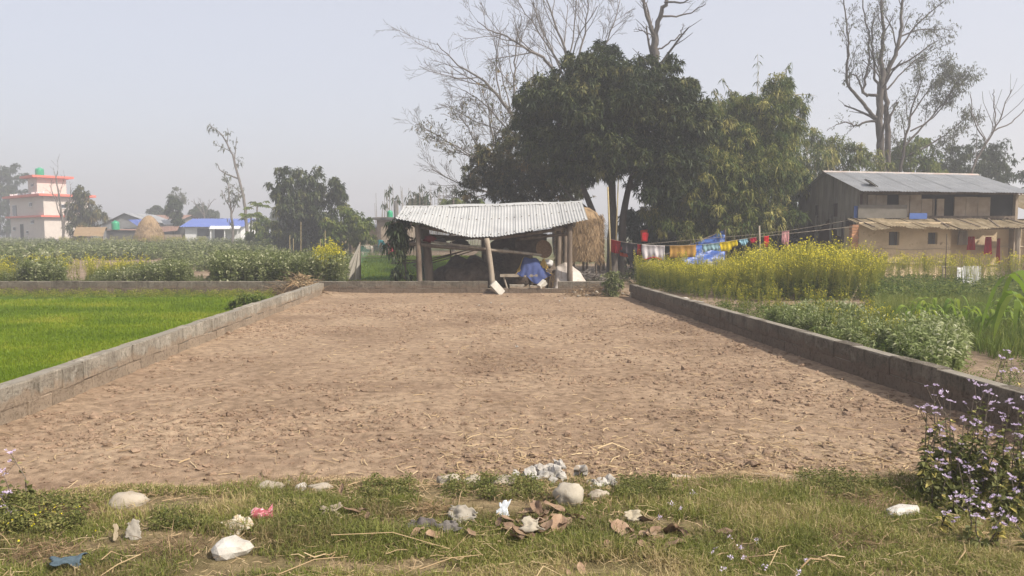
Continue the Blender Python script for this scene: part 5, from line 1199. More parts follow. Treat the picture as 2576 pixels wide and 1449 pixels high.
# brick pier at the left, side wall
bp = np.linspace(-.05, wz1 - .1, 21)
xp = lx(2146)
for k in range(20): MB().box((xp + (0.02 if k % 2 else 0), YL - .02, (bp[k] + bp[k + 1]) / 2), (.23, .24, bp[k + 1] - bp[k] - .012), jit=.006, rg=r).build('brick', M['brick' if k > 9 else 'mud'], H)
MB().box((lx(2140) + .3, YL + .6, 1.0), (.16, .9, 2.0)).build('side_wall', M['mud'], H)
# recessed veranda on the right
YV = 28.9
MB().box(((xw1 + 19.6) / 2 + .2, YV + .1, 1.0), (19.6 - xw1 + .4, .2, 2.4)).build('veranda_wall', M['mud'], H)
dr = MB().box((xw1 + .25, YV - .03, .95), (.5, .06, 1.9)).build('doorway_shade', M['black'], H); MB().box((xw1 + .53, YV - .05, .95), (.06, .08, 1.95)).build('door_frame', M['wood'], dr)  # near-black slab paints the shade of the open doorway
MB().tube([(lx(2541), 27.3, 0), (lx(2540), 27.3, z0_ + .08)], .085, 8).build('post', M['lit_wood'], H)
MB().tube([(xw1 + .02, 27.4, z0_), (19.7, 27.4, z0_ + .05)], .05, 6).build('beam', M['wood'], H)
for py in (666, 622): MB().tube([(at(2455, py, YV)[0], YV - .02, at(2455, py, YV)[2]), (19.6, YV - .02, at(2455, py, YV)[2] + .02)], .03, 6).build('ledge', M['trim'], H)
MB().box(((HX0 + 19.6) / 2, 27.5, -.02), (7.4, 1.3, .28), jit=.03, rg=r).build('plinth', M['mud'], H)
# solar panel on the roof
so = thing('solar_panel', 'tilted solar panel on a stand on the tin roof', 'solar panel', (fx(2200, 29.0), 29.0, ze))
c = at(2200, 466, 28.9)
Rm = Matrix.Rotation(R(34), 3, 'Y') @ Matrix.Rotation(R(12), 3, 'X')
MB().box(c, (.72, .5, .035), np.array(Rm)).build('panel', M['glass'], so); MB().box(c + (0, 0, -.022), (.76, .54, .02), np.array(Rm)).build('frame', M['clad'], so)
for dx in (-.18, .1): MB().tube([c + (dx, 0, -.02 + .1 * (dx < 0)), c + (dx, .05, -.32)], .014, 5).build('leg', M['clad'], so)
# neighbour roof at the far right
N = thing('neighbour_hut', 'tiled roof of the next hut at the right edge', 'hut', (20.8, 30, 0))
sheet_roof(N, 'roof_sheet', [(19.4, 31, at(2540, 490, 31)[2]), (23, 31, at(2540, 490, 31)[2])], [(19.4, 28.6, at(2540, 530, 28.6)[2]), (23, 28.6, at(2540, 530, 28.6)[2] - .05)], 5, 5, .025, M['rusty_tin'], seed=14)
MB().box((21.2, 29.6, 1.15), (3.2, 1.6, 2.3)).build('wall', M['mud_dark'], N); MB().tube([(19.35, 31, at(2540, 486, 31)[2] + .02), (23, 31, at(2540, 486, 31)[2] + .02)], .06, 6).build('ridge_tile', M['rust'], N)

# ------------------------------------------------------------------ washing lines, poles, tarpaulin
def line_pts(px, n=24):
    P = np.array([at(a_, b_, y_) for a_, b_, y_ in px]); t = np.linspace(0, len(P) - 1, n); Q = np.stack([np.interp(t, np.arange(len(P)), P[:, k]) for k in range(3)], 1)
    for _ in range(4): Q[1:-1] = (Q[:-2] + 2 * Q[1:-1] + Q[2:]) / 4
    return Q
L1 = line_pts([(1498, 592, 27.6), (1560, 608, 27), (1610, 615, 26.6), (1680, 619, 26.4), (1780, 615, 26.3), (1850, 604, 26.3), (1912, 595, 26.3), (2020, 584, 26.6), (2148, 570, 27.4)], 40)
L2 = line_pts([(1600, 616, 27.4), (1680, 609, 27.6), (1780, 600, 28), (1912, 589, 28.2), (2020, 575, 28.3), (2152, 551, 28.4)], 30)
tag(MB().tube(L1, .009, 5).build('washing_line', M['pole']), 'lower washing line strung from the mango to the house', 'line'); tag(MB().tube(L2, .008, 5).build('washing_line', M['pole']), 'upper rope line running above the washing to the house', 'line')
tag(MB().tube([at(1536, 692, 27.2), at(1534, 600, 27.2), at(1529, 470, 27.2)], [.04, .036, .028], 8).build('bamboo_pole', M['bamboo'], smooth=True), 'tall bamboo pole holding the line in front of the mango trunk', 'pole')
tag(MB().tube([at(1548, 640, 28), at(1552, 540, 28), at(1556, 440, 28)], [.03, .028, .02], 6).build('bamboo_pole', M['bamboo'], smooth=True), 'second bamboo pole leaning against the mango trunk', 'pole')
tag(MB().tube([at(1914, 700, 26.3), at(1912, 640, 26.3), at(1910, 568, 26.3)], [.035, .033, .03], 7).build('line_pole', M['lit_wood'], smooth=True), 'grey pole propping the washing lines above the mustard', 'pole')
def onl(px, L=L1):
    xw = L[:, 0] / L[:, 1] * F + 1288; return np.array([np.interp(px, xw, L[:, k]) for k in range(3)])
def hang(name, label, cat, px0, px1, drop, m, shape=None, L=L1, dy=-.03, seed=0, part=None):
    """cloth pegged over the line; shape(u) gives the hem as a fraction of the drop"""
    a_, b_ = onl(px0, L), onl(px1, L); Ym = (a_[1] + b_[1]) / 2; h = drop * Ym / F; r2 = rng(seed + 100)
    u, v = np.meshgrid(np.linspace(0, 1, 30), np.linspace(0, 1, 18)); ph = r2.uniform(0, 6)
    Lp = np.stack([np.interp(u, (0, 1), (a_[k], b_[k])) for k in range(3)], -1)
    s = shape(u) if shape else 1.0
    G = Lp + 0; G[..., 2] -= h * v * s + .012 * np.sin(np.pi * u) ; G[..., 1] += dy + (.03 * np.sin(u * 13 + ph) + .02 * np.sin(u * 27 + ph * 2)) * v ** .7 + .02 * np.sin(v * 6)
    G[..., 0] += .02 * np.sin(v * 5 + ph) * v
    G2 = Lp + 0; G2[..., 2] -= h * .55 * v * s; G2[..., 1] += .03 - dy * 0 + .02 * np.sin(u * 11 + ph) * v   # the back fold
    o = fabric(name, label, cat, G, m, thick_=.006); fabric('back_fold', None, None, G2, m, o, .006)
    return o
C_ = {k: cloth('cloth_' + k, c) for k, c in dict(red=(.42, .018, .02), grey=(.075, .062, .07), orange=(.7, .1, .02), white=(.68, .63, .64), gold=(.48, .27, .07), blue=(.26, .4, .45), yellow=(.6, .45, .02), sky=(.3, .5, .6), crimson=(.5, .02, .06), scarlet=(.75, .03, .04), rose=(.6, .3, .3)).items()}
hang('red_shirt', 'dark red cloth hanging first on the washing line', 'laundry', 1532, 1566, 30, C_['red'], lambda u: 1.05 - .35 * (u > .75), seed=1)
hang('grey_trousers', 'long grey trousers trailing from the washing line', 'laundry', 1560, 1602, 42, C_['grey'], lambda u: .65 + .9 * np.exp(-((u - .62) / .1) ** 2), dy=-.08, seed=2)
hang('orange_cloth', 'orange cloth half hidden behind the grey trousers', 'laundry', 1560, 1580, 36, C_['orange'], dy=.1, seed=3)
hang('red_cloth', 'red cloth hanging between the grey trousers and white shirt', 'laundry', 1594, 1612, 26, C_['red'], lambda u: .8 + .3 * u, dy=.05, seed=4)
o = hang('white_shirt', 'white shirt with a red hem on the washing line', 'laundry', 1614, 1671, 37, C_['white'], lambda u: .92 + .12 * np.cos(u * 6), dy=-.05, seed=5)
a_, b_ = onl(1617), onl(1668); zz = 36 * 26.4 / F
MB().tube([a_ + (b_ - a_) * t_ - (0, .12, zz * (.95 + .1 * math.cos(t_ * 6))) for t_ in np.linspace(.05, .9, 14)], .022, 5).build('hem', C_['crimson'], o)
hang('gold_towel', 'mustard gold towel hanging in the middle of the line', 'laundry', 1684, 1750, 30, C_['gold'], seed=6)
hang('grey_shirt', 'pale blue grey shirt pegged before the tarpaulin', 'laundry', 1766, 1808, 22, C_['blue'], lambda u: .7 + .5 * np.abs(u - .5), dy=-.05, seed=7)
hang('yellow_shirt', 'bright yellow shirt hanging right of the tarpaulin', 'laundry', 1809, 1853, 22, C_['yellow'], lambda u: .7 + .35 * (np.abs(u - .4) < .3), seed=8)
hang('sky_shorts', 'small sky blue shorts on the washing line', 'laundry', 1858, 1879, 15, C_['sky'], lambda u: .6 + .5 * np.sin(u * np.pi), seed=9)
hang('red_shorts', 'small crimson shorts left of the grey line pole', 'laundry', 1886, 1900, 13, C_['crimson'], seed=10)
hang('red_vest', 'narrow scarlet garment right of the grey line pole', 'laundry', 1921, 1932, 27, C_['scarlet'], seed=11)
hang('pink_dress', 'faded pink red dress near the house end of the line', 'laundry', 1966, 1984, 42, C_['rose'], lambda u: .7 + .3 * u, L=L2, dy=.02, seed=12)
for i, (px, py, w_, h_, m_, lab) in enumerate(((2426, 598, 26, 36, 'grey', 'dark paper sheet hung on the veranda wall'), (2447, 612, 22, 34, 'red', 'dark red garment hung in the veranda shade'), (2490, 618, 22, 44, 'crimson', 'red dress hanging beside the veranda post'), (2516, 632, 10, 64, 'red', 'narrow dark red shawl hanging in the veranda'))):
    u, v = np.meshgrid(np.linspace(0, 1, 12), np.linspace(0, 1, 14)); s = 28.5 / F; p = at(px, py, 28.5)
    fabric(['hung_sheet', 'hung_garment', 'hung_dress', 'hung_shawl'][i], lab, 'laundry', np.stack([p[0] + (u - .5) * w_ * s * (.8 + .3 * v), 28.6 - .04 * np.sin(u * 9 + i), p[2] + (.5 - v) * h_ * s], -1), cloth('faded_paper', (.34, .3, .26)) if i == 0 else C_[m_])
# tarpaulin shelter
tp_ = thing('tarpaulin', 'blue plastic tarpaulin slung from a sloping pole', 'tarpaulin', (at(1780, 660, 29)[0], 29, 0))
u, v = np.meshgrid(np.linspace(0, 1, 40), np.linspace(0, 1, 30))
T0, T1, B0, B1 = at(1738, 614, 29.4), at(1823, 577, 29.2), at(1700, 672, 28.2), at(1824, 672, 28.6)
G = (T0[None, None] * (1 - u)[..., None] + T1 * u[..., None]) * (1 - v)[..., None] + (B0 * (1 - u)[..., None] + B1 * u[..., None]) * v[..., None]
G[..., 1] += .035 * np.sin(v * 15 + u * 9) * np.sin(v * np.pi) + .012 * np.sin(v * 37 - u * 14); G[..., 2] -= .06 * np.sin(np.pi * u) * (1 - v)
M['tarp'] = mk('blue_tarpaulin', [(.035, .075, .26), (.05, .11, .36), (.09, .17, .45)], 2.5, rough=.35, spec=.5, bmp=.6, bsc=7, bdist=.06, st=(.6, 1, 3), dirt=((.3, .36, .5), 3.0, .68))
fabric('sheet', None, None, G, M['tarp'], tp_)
MB().tube([at(1675, 640, 29.6), at(1760, 606, 29.4), at(1838, 573, 29.2)], .03, 6).build('ridge_pole', M['lit_wood'], tp_); MB().tube([at(1735, 690, 29.5), at(1738, 605, 29.5)], .025, 6).build('prop', M['lit_wood'], tp_); MB().tube([at(1826, 700, 29.1), at(1824, 575, 29.1)], .03, 6).build('prop', M['wood'], tp_)
o = MB().box(at(1620, 593, 30.2), (.24, .05, .45), jit=.03, rg=r).build('orange_rag', C_['orange']); tag(o, 'small orange rag hanging in the shade right of the trunk', 'rag')
tag(MB().box(at(1471, 595, 29.5) * (1, 1, 1) + (2.36, 0, 0), (.2, .05, .28), jit=.04, rg=r).build('red_rag', C_['scarlet']), 'tiny red rag tied to the mango trunk', 'rag')
# bamboo rods lying against the garden
tag(MB().tube([gr(2140, 757, .08), (gr(2140, 757, .08) + at(2196, 655, 22)) / 2, at(2196, 655, 22)], [.03, .027, .02], 7).build('bamboo_rod', M['bamboo'], smooth=True), 'pale bamboo rod slanting up from the mustard bed', 'rod')
tag(MB().tube([at(2178, 672, 22.2), at(2210, 715, 22.5)], [.02, .015], 6).build('thin_stick', M['bamboo'], smooth=True), 'thin stick crossing behind the slanting bamboo rod', 'stick')
tag(MB().tube([at(2378, 700, 22), at(2382, 588, 22)], [.016, .012], 5).build('thin_stake', M['wood']), 'thin dark stake standing before the house wall', 'stake')
fn = thing('rag_fence', 'low wire fence with white plastic sheeting before the veranda', 'fence', (at(2440, 715, 22.6)[0], 22.6, 0))
for px in (2372, 2462): MB().tube([at(px, 722, 22.6), at(px, 668, 22.6)], .015, 5).build('post', M['lit_wood'], fn)
MB().tube([at(2368, 671, 22.6), at(2420, 672, 22.6), at(2462, 667, 22.6)], .012, 5).build('rail', M['pole'], fn)
for px0, px1, py0, py1, sd in ((2408, 2424, 673, 715, 1), (2424, 2468, 669, 720, 2)):
    u, v = np.meshgrid(np.linspace(0, 1, 20), np.linspace(0, 1, 16)); a_, b_, c_, d_ = at(px0, py0, 22.6), at(px1, py0, 22.6), at(px0 + 2, py1, 22.4), at(px1 + 2, py1, 22.5)
    G = (a_ * (1 - u)[..., None] + b_ * u[..., None]) * (1 - v)[..., None] + (c_ * (1 - u)[..., None] + d_ * u[..., None]) * v[..., None]; G[..., 1] += .05 * np.sin(u * 12 + sd) * v
    fabric('plastic', None, None, G, netmat('clear_plastic_%d' % sd, (.7, .7, .68), .8 if sd == 1 else .4), fn)

# ------------------------------------------------------------------ buildings across the fields
def rb(parent, nm_, corner, ang, l1, l2, z0, z1, mat, grow_=0.0):
    """upright box: nearest corner, first side runs back-left, second back-right"""
    e1 = np.array((-math.cos(ang), math.sin(ang))); e2 = np.array((math.sin(ang), math.cos(ang))); c = np.array(corner[:2]) - (e1 + e2) * grow_
    l1, l2 = l1 + 2 * grow_, l2 + 2 * grow_
    P = [c, c + e2 * l2, c + e1 * l1 + e2 * l2, c + e1 * l1]; return MB().prism([(p[0], p[1], z0) for p in P], (0, 0, z1 - z0)).build(nm_, M[mat], parent)
def wface(parent, corner, ang, side, s, z, w_, h_, mat='glass', nm_='window', frame=True):
    e = np.array((-math.cos(ang), math.sin(ang))) if side == 0 else np.array((math.sin(ang), math.cos(ang))); nn = np.array((-math.sin(ang), -math.cos(ang))) if side == 0 else np.array((math.cos(ang), -math.sin(ang)))
    c = np.array(corner[:2]) + e * s + nn * .03; a2 = math.atan2(e[1], e[0]); Rm = np.array(((math.cos(a2), -math.sin(a2), 0), (math.sin(a2), math.cos(a2), 0), (0, 0, 1)))
    o = MB().box((c[0], c[1], z), (w_, .1, h_), Rm).build(nm_, M[mat], parent)
    if frame:
        for sx, sz, bw, bh in ((0, h_ / 2, w_ + .16, .08), (0, -h_ / 2, w_ + .24, .1)): MB().box((c[0] + nn[0] * .06, c[1] + nn[1] * .06, z + sz), (bw, .08, bh), Rm).build('frame', M['white_paint'], o)
    return o
YP = 100.0; pc = at(113, 600, YP); g0 = float(zland(0, YP)) ; PH = thing('pink_house', 'pale pink flat roofed house with salmon bands and rooftop stair tower', 'house', (pc[0], YP, g0)); an = R(40)
zb1, zb2, zt_ = at(113, 546, YP)[2], at(113, 493, YP)[2], at(94, 443, YP)[2]
rb(PH, 'ground_floor', pc, an, 13, 5.6, g0 - .3, zb1, 'pink_wall'); rb(PH, 'upper_floor', pc, an, 13, 5.6, zb1 + .25, zb2, 'pink_wall')
rb(PH, 'floor_band', pc, an, 13, 5.6, zb1, zb1 + .25, 'salmon', .5); rb(PH, 'roof_band', pc, an, 13, 5.6, zb2, zb2 + .3, 'salmon', .7)
tc = at(94, 490, YP + 2.2); rb(PH, 'stair_tower', tc, an, 3.4, 3.6, zb2 + .3, zt_, 'pink_wall'); rb(PH, 'tower_roof', tc, an, 3.4, 3.6, zt_, zt_ + .28, 'salmon', .75)
for s, z, w_, h_ in ((4.6, zb2 - 1.0, .9, .5), (11, zb2 - 1.7, 1.5, 1.5)): wface(PH, pc, an, 0, s, z, w_, h_)
for s, z, w_, h_ in ((4.2, zb1 - .6, 1.0, .5), (6.3, zb1 - 2.0, .6, .4), (11.5, zb1 - 1.5, .8, .5)): wface(PH, pc, an, 0, s, z, w_, h_)
wface(PH, pc, an, 0, 8.4, g0 + 1.2, 1.1, 2.4, 'black', 'doorway_shade', False); wface(PH, pc, an, 1, 2.5, zb2 - 1.3, .8, .5); wface(PH, pc, an, 1, 4.2, zb2 - 1.4, 1.4, 1.3); wface(PH, tc, an, 0, 1.7, zt_ - 1.0, .8, .4)  # the entrance is a near-black slab, its shade in the colour
for s in range(8): 
    e1 = np.array((-math.cos(an), math.sin(an))); q = pc[:2] + e1 * (s * 1.7 + .2); MB().box((q[0], q[1], zb2 + .45), (.3, .3, .35)).build('parapet_stub', M['white_paint'], PH)
def tank(label, px, py0, py1, Y, w_):
    c = at(px, py1, Y); h = (py1 - py0) * Y / F; rr_ = w_ * Y / F / 2; pr = [(rr_ * .96, 0)]
    for k in range(9): pr += [(rr_, h * (.04 + .08 * k)), (rr_ * .965, h * (.08 + .08 * k))]
    pr += [(rr_ * .9, h * .84), (rr_ * .5, h * .92), (rr_ * .35, h * .93), (rr_ * .35, h), (0.01, h)]
    tag(MB().lathe(c, pr, 20).build('water_tank', M['tank'], smooth=True), label, 'water tank', 'green water tanks')
tank('green water tank on the pink house tower', 100, 422, 441, YP + 3, 20); tank('green water tank on the low hut beside the haystack', 291, 555, 578, 84, 19); tank('green water tank left of the shed roof', 981, 529, 548, 60, 15)
def shed_far(name, label, px0, px1, pyb, pye, pyr, Y, depth, wall, roof, cat='house', over=.5, gable_left=False):
    """simple house, ridge parallel to the picture, with corrugated front slope"""
    x0, x1 = at(px0, pyb, Y)[0], at(px1, pyb, Y)[0]; zg = float(zland(0, Y)) - .1; z_e, z_r = at(px0, pye, Y)[2], at(px0, pyr, Y + depth / 2)[2]
    t = thing(name, label, cat, ((x0 + x1) / 2, Y + depth / 2, zg))
    MB().prism([(x0, Y, zg), (x0, Y, z_e), (x0, Y + depth / 2, z_r - .1), (x0, Y + depth, z_e), (x0, Y + depth, zg)], (x1 - x0, 0, 0)).build('wall', M[wall], t)
    for s in (-1, 1):
        ym = Y + depth / 2; ye = ym + s * (depth / 2 + over); ze_ = z_e - (z_r - z_e) * over / (depth / 2)
        sheet_roof(t, 'roof_sheet', [(x0 - over, ym, z_r), (x1 + over, ym, z_r)], [(x0 - over, ye, ze_ + .05), (x1 + over, ye, ze_ + .05)], 6, 4, .03, M[roof], nv=2, seed=3)
    return t, x0, x1, zg
WH, x0, x1, zg = shed_far('white_house', 'white bungalow with a blue tin roof', 466, 606, 604, 569, 550, 92, 7, 'white_paint', 'blue_tin')
def front(t, px0, px1, py0, py1, Y, mat, nm_, d=.12):
    a_, b_ = at(px0, py1, Y), at(px1, py0, Y); return MB().box(((a_[0] + b_[0]) / 2, Y, (a_[2] + b_[2]) / 2), (b_[0] - a_[0], d, b_[2] - a_[2])).build(nm_, M[mat], t)
wn_ = front(WH, 497, 525, 574, 594, 91.94, 'glass', 'window'); front(WH, 495, 527, 572, 574, 91.9, 'white_paint', 'frame').parent = wn_; front(WH, 541, 562, 575, 608, 91.94, 'black', 'doorway_shade')  # entrance shade painted as a near-black slab
G = np.array([[at(px, 568, 92), at(px - 4, 575, 90)] for px in np.linspace(530, 606, 12)]); o = MB().grid(G).build('porch_roof', M['white_paint'], WH); o.modifiers.new('t', 'SOLIDIFY').thickness = .08
for px in (530, 565, 598): MB().tube([at(px, 610, 90.2), at(px, 575, 90.2)], .06, 6).build('post', M['white_paint'], WH)
shed_far('grey_shed', 'long grey shed with a rust red roof behind the haystack', 320, 445, 604, 556, 541, 110, 9, 'grey_wall', 'rust')
G2 = thing('gable_shed', 'grey gabled shed with a blue sheet roof left of the haystack', 'shed', (at(320, 600, 100)[0], 102, .6))
zc = [at(258, 604, 100), at(258, 566, 100), at(316, 538, 100), at(378, 560, 100), at(378, 604, 100)]
MB().prism(zc, (0, 8, 0)).build('wall', M['grey_wall'], G2)
for a_, b_, m_ in ((zc[1], zc[2], 'old_tin'), (zc[2], zc[3], 'old_tin')):
    d_ = (b_ - a_); a2, b2 = (a_ - d_ * .12, b_) if m_ and a_ is zc[1] else (a_, b_ + d_ * .12); sheet_roof(G2, 'roof_sheet', [b2 + (0, -.4, .1), b2 + (0, 8, .1)] if a_ is zc[1] else [a2 + (0, -.4, .1), a2 + (0, 8, .1)], [a2 + (0, -.4, .1), a2 + (0, 8, .1)] if a_ is zc[1] else [b2 + (0, -.4, .1), b2 + (0, 8, .1)], 3, 4, .03, M[m_], nv=2)
q = [at(318, 554, 98.5), at(372, 552, 98.5), at(372, 572, 97), at(345, 560, 97.5)]
sheet_roof(G2, 'blue_sheet', [at(322, 553, 99.4), at(368, 551, 99.4)], [at(345, 568, 96.5), at(378, 572, 96.5)], 3, 3, .03, M['blue_tin'], nv=2)
HT, *_ = shed_far('low_hut', 'low dark tin hut carrying a green tank', 268, 352, 602, 580, 577, 84, 4, 'dark_wall', 'rust', 'hut', .2)
PT = thing('patched_shed', 'patched shed with pale and rusty roof sheets beside the haystack', 'shed', (at(430, 600, 96)[0], 97, .6))
MB().box((at(432, 590, 96)[0], 98, 1.5), (4.2, 3.5, 2.4)).build('wall', M['dark_wall'], PT)
sheet_roof(PT, 'roof_sheet', [at(405, 553, 98), at(452, 550, 98)], [at(412, 565, 95), at(456, 564, 95)], 3, 4, .03, M['tin'], nv=2); sheet_roof(PT, 'lean_to_sheet', [at(405, 570, 95), at(452, 568, 95)], [at(408, 584, 93), at(446, 580, 93)], 3, 4, .04, M['rust'], nv=2)
front(PT, 408, 456, 590, 606, 92, 'mud_dark', 'mud_fence', .3)
TS = thing('thatched_shelter', 'low thatched shelter in front of the dark hut', 'shelter', (at(225, 600, 80)[0], 80, .5))
G = []
for i, px in enumerate(np.linspace(186, 262, 16)):
    G.append([at(px + (265 - px) * .02 - 3, 594 + math.sin(i) * .8, 79), at(px, 585, 79.4), at(px + 4, 574, 80.4), at(px + 8, 571 + .6 * math.sin(i * 2.2), 81.4), at(px + 8, 580, 83)])
MB().grid(np.array(G)).build('thatch', M['thatch'], TS, smooth=True)
for px in (190, 225, 258): MB().tube([at(px, 606, 79.3), at(px, 588, 79.3)], .07, 6).build('post', M['wood'], TS)
r = rng(71); hc = at(376, 600, 80)
HS = thing('haystack', 'tall domed golden haystack in the left fields', 'haystack', (hc[0], 80, .5)); k_ = 80 / F
MB().lathe((hc[0], 80, hc[2] - .3), [(34 * k_ * .9, 0), (34 * k_, .25), (34 * k_, .7), (30 * k_, 1.0), (27 * k_, 1.4), (21 * k_, 2.0), (13 * k_, 2.45), (6 * k_, 2.68), (.02, 2.75)], 30, jit=.025, rg=r).build('straw', M['thatch'], HS, smooth=True)
n = 1600; a = r.uniform(0, 6.28, n); tt = r.uniform(0, 1, n); rad_ = np.interp(tt, (0, .25, .5, .75, 1), (34, 34, 28, 21, 6)) * k_ * 1.01; P = np.stack([hc[0] + rad_ * np.cos(a), 80 + rad_ * np.sin(a), hc[2] - .3 + tt * 2.7], 1)
tag(MB().soup(leafquads(P, np.stack([np.cos(a) * .4, np.sin(a) * .4, -np.ones(n)], 1), .35, .05, r, 0), r.uniform(0, 1, n)).build('loose_straw', M['thatch_leaf'], HS), kind='stuff')
FH = thing('mud_hut', 'brown hut half hidden behind bushes left of the shed', 'hut', (at(900, 610, 60)[0], 61, .3))
MB().box((at(905, 600, 60)[0], 62, 1.2), (4.5, 3, 2.2)).build('wall', M['mud'], FH); sheet_roof(FH, 'roof_sheet', [at(850, 566, 63), at(962, 562, 63)], [at(845, 576, 60), at(965, 574, 60)], 4, 4, .03, M['old_tin'], nv=2)
BR = thing('flat_roofed_hut', 'low brown hut with a dark flat roof left of the shed', 'hut', (at(985, 600, 52)[0], 53, .2)); MB().box((at(985, 580, 58)[0], 60.5, 1.6), (2.6, 3, 2.9)).build('wall', M['mud_dark'], BR); MB().box((at(985, 549, 58)[0], 60.5, at(985, 550, 59)[2]), (3.2, 3.6, .18)).build('roof_slab', M['dark_wall'], BR)
tag(MB().tube([at(996, 625, 58), at(995, 505, 58)], [.16, .12], 8).build('utility_pole', M['dark_wall'], smooth=True), 'dark concrete utility pole beside the green tank', 'pole')
w_ = MB()
for z in (566, 574, 582): w_.tube([at(700, z - 20, 90), at(995, z - 36, 58), at(1300, z - 60, 50)], .012, 3)
for i, (px, pt, pb) in enumerate(((729, 592, 625), (757, 558, 628), (818, 580, 622), (806, 602, 622), (738, 600, 628))): tag(MB().tube([at(px, pb + 4, 40), at(px, pt, 40)], .018, 5).build('field_stake', M['bamboo']), ['short stake left of the round tree foot', 'tall thin stake before the round tree', 'pale stake at the right of the round tree', 'low stake right of the round tree trunk', 'low stake left of the tall thin stake'][i], 'stake', 'stakes before the round tree')

# ------------------------------------------------------------------ crops
M['bean'] = leafm('bean_leaves', [(0.075, 0.1, 0.03), (0.12, 0.145, 0.045), (0.17, 0.195, 0.075), (0.28, 0.29, 0.15), (0.42, 0.42, 0.28)], 0.3, 0.6, 0.15)
M['mustard_leaf'] = leafm('mustard_leaves', [(0.085, 0.12, 0.026), (0.19, 0.21, 0.033), (0.28, 0.28, 0.05), (0.38, 0.35, 0.085)], 0.48, 0.6, 0.12)
M['mustard_flower'] = leafm('mustard_flowers', [(0.5, 0.43, 0.02), (0.64, 0.55, 0.03), (0.75, 0.66, 0.08)], 0.35)
M['silver'] = leafm('silvery_leaves', [(0.12, 0.16, 0.045), (0.19, 0.23, 0.075), (0.28, 0.31, 0.14), (0.5, 0.5, 0.34)], 0.38, 0.5, 0.2)
M['blade'] = leafm('garlic_blades', [(0.07, 0.11, 0.02), (0.11, 0.155, 0.028), (0.17, 0.2, 0.04), (0.3, 0.29, 0.09)], 0.35)
M['maize'] = leafm('maize_leaves', [(0.1, 0.17, 0.02), (0.17, 0.25, 0.03), (0.27, 0.32, 0.05)], 0.4)
def bean_proto(r, h=1.0, stems=6, lf=15, L=0.085, W=0.05, sp=0.16):
    q, v = [], []
    for s in range(stems):
        a = r.uniform(0, 6.28); b0 = np.array((math.cos(a), math.sin(a), 0)) * r.uniform(0, sp * .4); tip = np.array((math.cos(a), math.sin(a), 0)) * r.uniform(.3, 1) * sp + (0, 0, h * r.uniform(.65, 1.0))
        P = np.stack([b0 + (tip - b0) * t for t in np.linspace(0, 1, 4)]); A = thick(P, .007); q.append(A); v.append(np.full(len(A), .25))
        t = r.uniform(.12, 1.0, lf); pp = b0 + (tip - b0) * t[:, None]; d = np.stack([r.normal(0, 1, lf), r.normal(0, 1, lf), r.normal(.25, .35, lf)], 1)
        A = flatleaves(pp + unit(d) * .02, d, L * r.uniform(.7, 1.3, lf), W * r.uniform(.7, 1.2, lf), r, .25, .5); q.append(A); v.append(np.clip(r.normal(.42, .2, lf) + .2 * (t - .5), 0, 1))
    return [(np.concatenate(q), np.concatenate(v), 0)]
def mustard_proto(r, h=1.2, br=7, fl=9, leafy=16, sc=1.0, lv=.3):
    q, v, f = [], [], []
    main = np.array([(0, 0, 0), (r.normal(0, .03), r.normal(0, .03), h * .5), (r.normal(0, .07), r.normal(0, .07), h)])
    A = thick(main, .007); q.append(A); v.append(np.full(len(A), .55)); ends = [main[-1]]
    for b in range(br):
        t = r.uniform(.35, .85); p0 = np.array((0, 0, h * t)) + main[1] * (1, 1, 0); a = r.uniform(0, 6.28); e = p0 + np.array((math.cos(a) * .16, math.sin(a) * .16, h * (1 - t) * r.uniform(.6, 1.05) + .05))
        A = thick([p0, (p0 + e) / 2 + (math.cos(a) * .03, math.sin(a) * .03, 0), e], .004); q.append(A); v.append(np.full(len(A), .6)); ends.append(e)
    for e in ends:
        P = e + r.normal(0, .022, (fl, 3)) * (1, 1, 1.2); f.append(leafquads(P, r.normal(0, 1, (fl, 3)), .036 * sc, .034 * sc, r, 0))
        k = 6; P = e - np.array((0, 0, 1)) * r.uniform(.05, .3, (k, 1)); A = leafquads(P, np.stack([r.normal(0, 1, k), r.normal(0, 1, k), np.ones(k)], 1), .06, .01, r, 0); q.append(A); v.append(np.full(k, .7))
    t = r.uniform(.05, .75 + .2 * (leafy > 30), leafy); d = np.stack([r.normal(0, 1, leafy), r.normal(0, 1, leafy), r.uniform(0, .7, leafy)], 1)
    A = flatleaves(np.stack([t * 0, t * 0, t * h], 1), d, r.uniform(.07, .18, leafy) * (1.2 - t), .055 * (1.2 - t), r, .35); q.append(A); v.append(np.clip(r.normal(lv, .2, leafy), 0, 1))
    F_ = np.concatenate(f); return [(np.concatenate(q), np.concatenate(v), 0), (F_, r.uniform(0, 1, len(F_)), 1)]
def herb_proto(r, h=.25, n=26, L=.07, W=.035):
    d = np.stack([r.normal(0, 1, n), r.normal(0, 1, n), r.uniform(.1, 1.2, n)], 1); P = np.stack([r.normal(0, .07, n), r.normal(0, .07, n), r.uniform(.1, 1, n) * h], 1)
    return [(flatleaves(P, d, L * r.uniform(.6, 1.4, n), W * r.uniform(.7, 1.3, n), r, .3, .5), np.clip(r.normal(.45, .2, n), 0, 1), 0)]
r = rng(101)
BP = [bean_proto(r) for _ in range(7)]; MP = [mustard_proto(r, h=r.uniform(1.05, 1.4), fl=3, br=5, leafy=22, lv=.25) for _ in range(9)]; MPS = [mustard_proto(r, h=r.uniform(1.05, 1.35), fl=2, br=6, leafy=44, lv=.12) for _ in range(5)]; HP = [herb_proto(r) for _ in range(6)]
def pxpts(n, px0, px1, Y0, Y1, r, z):
    Y = r.uniform(Y0, Y1, n); X = (r.uniform(px0, px1, n) - 1288) / F * Y; return np.stack([X, Y, z(X, Y) if callable(z) else np.full(n, z)], 1)
zf = lambda x, y: zland(x, y) + 0.08
